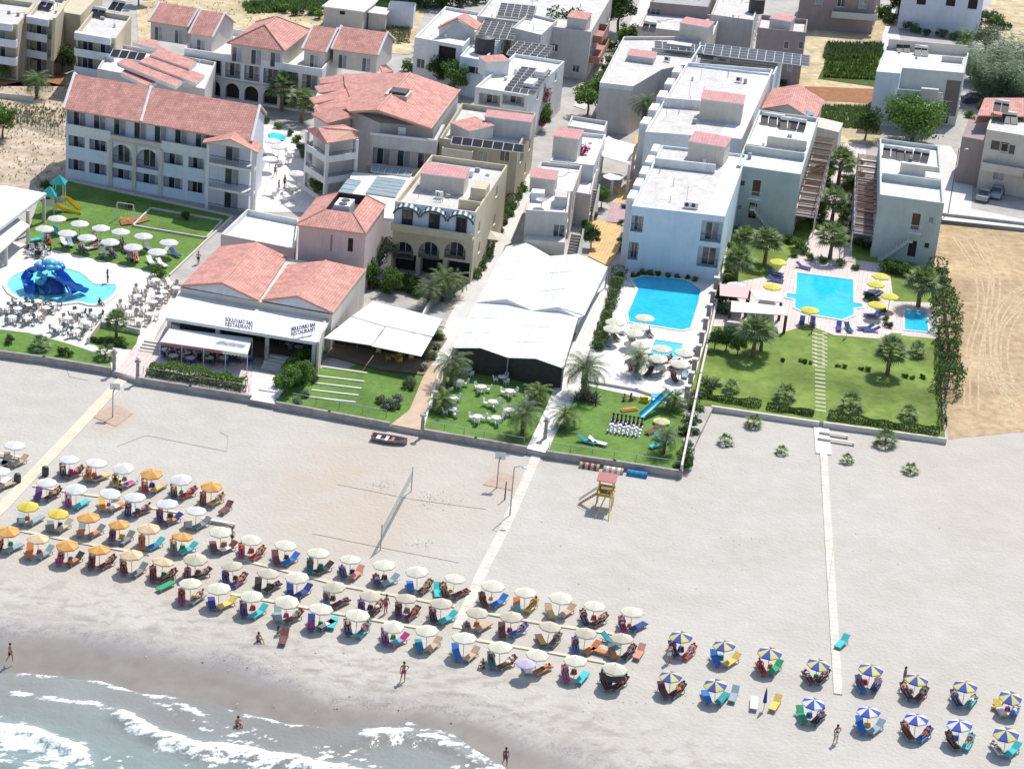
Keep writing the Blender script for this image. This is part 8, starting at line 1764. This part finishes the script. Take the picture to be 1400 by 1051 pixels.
# upturned boats by the wall
for px,py,k,nm in ((806,639.5,'m','reddish striped'),(838.5,645,'w','white striped'),(871,650,'b','turquoise-blue')):
    c=G(px,py,0); mb=MB(); mm=CL['t'] if k=='b' else CL[k]; m2=CL['b'] if k=='b' else CL['s']
    n=10; F=lambda a,b_,z:c+GU*a+GV*b_+Vector((0,0,z)); st_=[(-.98+.28*i,.46) for i in range(8)]
    for i in range(7):
        for k2 in range(n):
            t0=math.pi*k2/n;t1=math.pi*(k2+1)/n; a,b_=st_[i],st_[i+1]; mb.poly([F(a[0],math.cos(t0)*.46,math.sin(t0)*.5),F(a[0],math.cos(t1)*.46,math.sin(t1)*.5),F(b_[0],math.cos(t1)*.46,math.sin(t1)*.5),F(b_[0],math.cos(t0)*.46,math.sin(t0)*.5)],mm if i%2 else m2)
    for x in (-.98,.98): mb.poly([F(x,math.cos(math.pi*k2/n)*.46,math.sin(math.pi*k2/n)*.5) for k2 in range(n+1)],CL['k'])
    solo(mb,'covered_roll',tuple(c),'%s rounded canvas-covered roll on the sand against the play lawn wall'%nm,'covered roll','rolls against the wall')
# basketball hoops with red mats
mat_r=M('court_mat',(.47,.35,.27),.9,.15,2); 
for (px,py),q,lab in (((154,571),[(124,568),(158,553),(182,565),(158,583)],'basketball post on a reddish mat left of the restaurant steps'),((679,667),[(660,662),(682,645),(704,650),(700,670)],'basketball post on a reddish mat left of the middle boardwalk')):
    sheet('court_surface',q,mat_r,.05); c=G(px,py,0); root=empty('basketball_post',tuple(c),lab,'basketball post','basketball posts'); mb=MB(); mb.tube([c,c+Vector((0,0,2.7)),c+Vector((.1,.5,3.0))],.06,metal,6); child(mb,'pole',root); mb=MB(); e=c+Vector((.1,.5,3.0)); mb.box(e.x-.5,e.x+.5,e.y,e.y+.04,e.z-.2,e.z+.5,frameW); child(mb,'backboard',root)
    mb=MB(); 
    for k in range(12): a0=2*math.pi*k/12;a1=2*math.pi*(k+1)/12; mb.tube([(e.x+.22*math.cos(a0),e.y+.3+.22*math.sin(a0),e.z-.05),(e.x+.22*math.cos(a1),e.y+.3+.22*math.sin(a1),e.z-.05)],.015,redr,4,False)
    child(mb,'hoop',root)
# volleyball
A=G(562,672,0);Bp=G(520,752,0); root=empty('volleyball_net',tuple(A),'volleyball net between two thin poles over trampled sand in the middle of the beach','volleyball net'); mb=MB()
for p in (A,Bp): mb=MB(); mb.tube([p,p+Vector((0,0,2.6))],.05,metal,6); child(mb,'pole',root)
netm=M('net_green',(.35,.42,.38),.8,.1); mb=MB()
for k in range(46): p=A.lerp(Bp,k/45); mb.tube([p+Vector((0,0,1.3)),p+Vector((0,0,2.35))],.010,netm,3,False)
for k in range(8): mb.tube([A+Vector((0,0,1.3+.15*k)),Bp+Vector((0,0,1.3+.15*k))],.012 if k<7 else .03,netm if k<7 else frameW,3,False)
child(mb,'net',root); ropm=M('court_rope',(.36,.31,.26),.9,.1)
for q,lab in (([(462,662),(562,682),(665,696)],'upper court line rope of the volleyball field'),([(427,729),(520,748),(628,769)],'lower court line rope of the volleyball field'),([(160,610),(200,595),(250,605),(310,617),(312,597),(300,590)],'loose rope line lying on the sand below the dining terrace'),([(90,500),(95,515),(120,520)],'short rope on the sand near the strip lawn')):
    mb=MB(); mb.tube([G(*p,.03) for p in q],.018,ropm,4); solo(mb,'ground_rope',tuple(G(*q[0],0)),lab,'rope','ropes on the sand')
for px,py,lab in ((62,650,'black round litter bin at the right side of the left boardwalk'),(24,660,'black round litter bin at the left side of the left boardwalk')):
    c=G(px,py,0); root=empty('litter_bin',tuple(c),lab,'litter bin','black litter bins'); mb=MB(); mb.tube([c,c+Vector((0,0,.15)),c+Vector((0,0,.7)),c+Vector((0,0,.85))],[.25,.33,.33,.3],darkm,12); child(mb,'drum',root); mb=MB(); mb.ball((c.x,c.y,.86),.3,darkm,10,(1,1,.4)); child(mb,'lid',root,True)
for px,py,w_,lab in ((299,716,1.6,'cream folded board lying on the sand right of the second white row'),(1140,596,1.5,'low white bench beside the narrow walkway below the right lawn'),(1143,605,1.9,'second low white bench just below the first'),(7,625,1.6,'cream folded board lying at the left edge of the beach')):
    c=G(px,py,0); mb=MB(); F=lambda a,b_,z:c+GU*a+GV*b_+Vector((0,0,z)); mb.box(-w_,w_,-.2,.2,.25,.33,capm,F); mb.box(-w_+.1,-w_+.25,-.18,.18,0,.249,capm,F); mb.box(w_-.25,w_-.1,-.18,.18,0,.249,capm,F); solo(mb,'bench',tuple(c),lab,'bench','low boards on the sand')
# debris stones in the sand
mb=MB(); rnd=random.Random(4)
for cx,cy,n,rx,ry in ((520,663,60,10,3.5),(597,683,90,16,6),(575,745,30,8,3),(700,960,60,160,12),(450,905,60,120,8),(1100,760,50,160,70),(850,740,40,100,60),(560,600,25,10,3),(60,200,120,30,20),(50,235,80,30,12)):
    for _ in range(n):
        p=G(cx+rnd.gauss(0,rx),cy+rnd.gauss(0,ry),0 if cy>500 else Z0); mb.ball(tuple(p),rnd.uniform(.04,.11)*(1 if cy>500 else 2),wstone if rnd.random()<.7 else capm,5,(1,1.3,.6))
tag(mb.build('pebbles'),'scattered pebbles and rubble on the sand and the lot','pebbles',None,'stuff')
# clean up prototypes
def rmt(o):
    for c in KIDS.get(o.name,[]): rmt(c)
    bpy.data.objects.remove(o)
for o in PROTO: rmt(o)
for o in bpy.data.objects:
    for k in ('_w','_s','_k'):
        if k in o: del o[k]
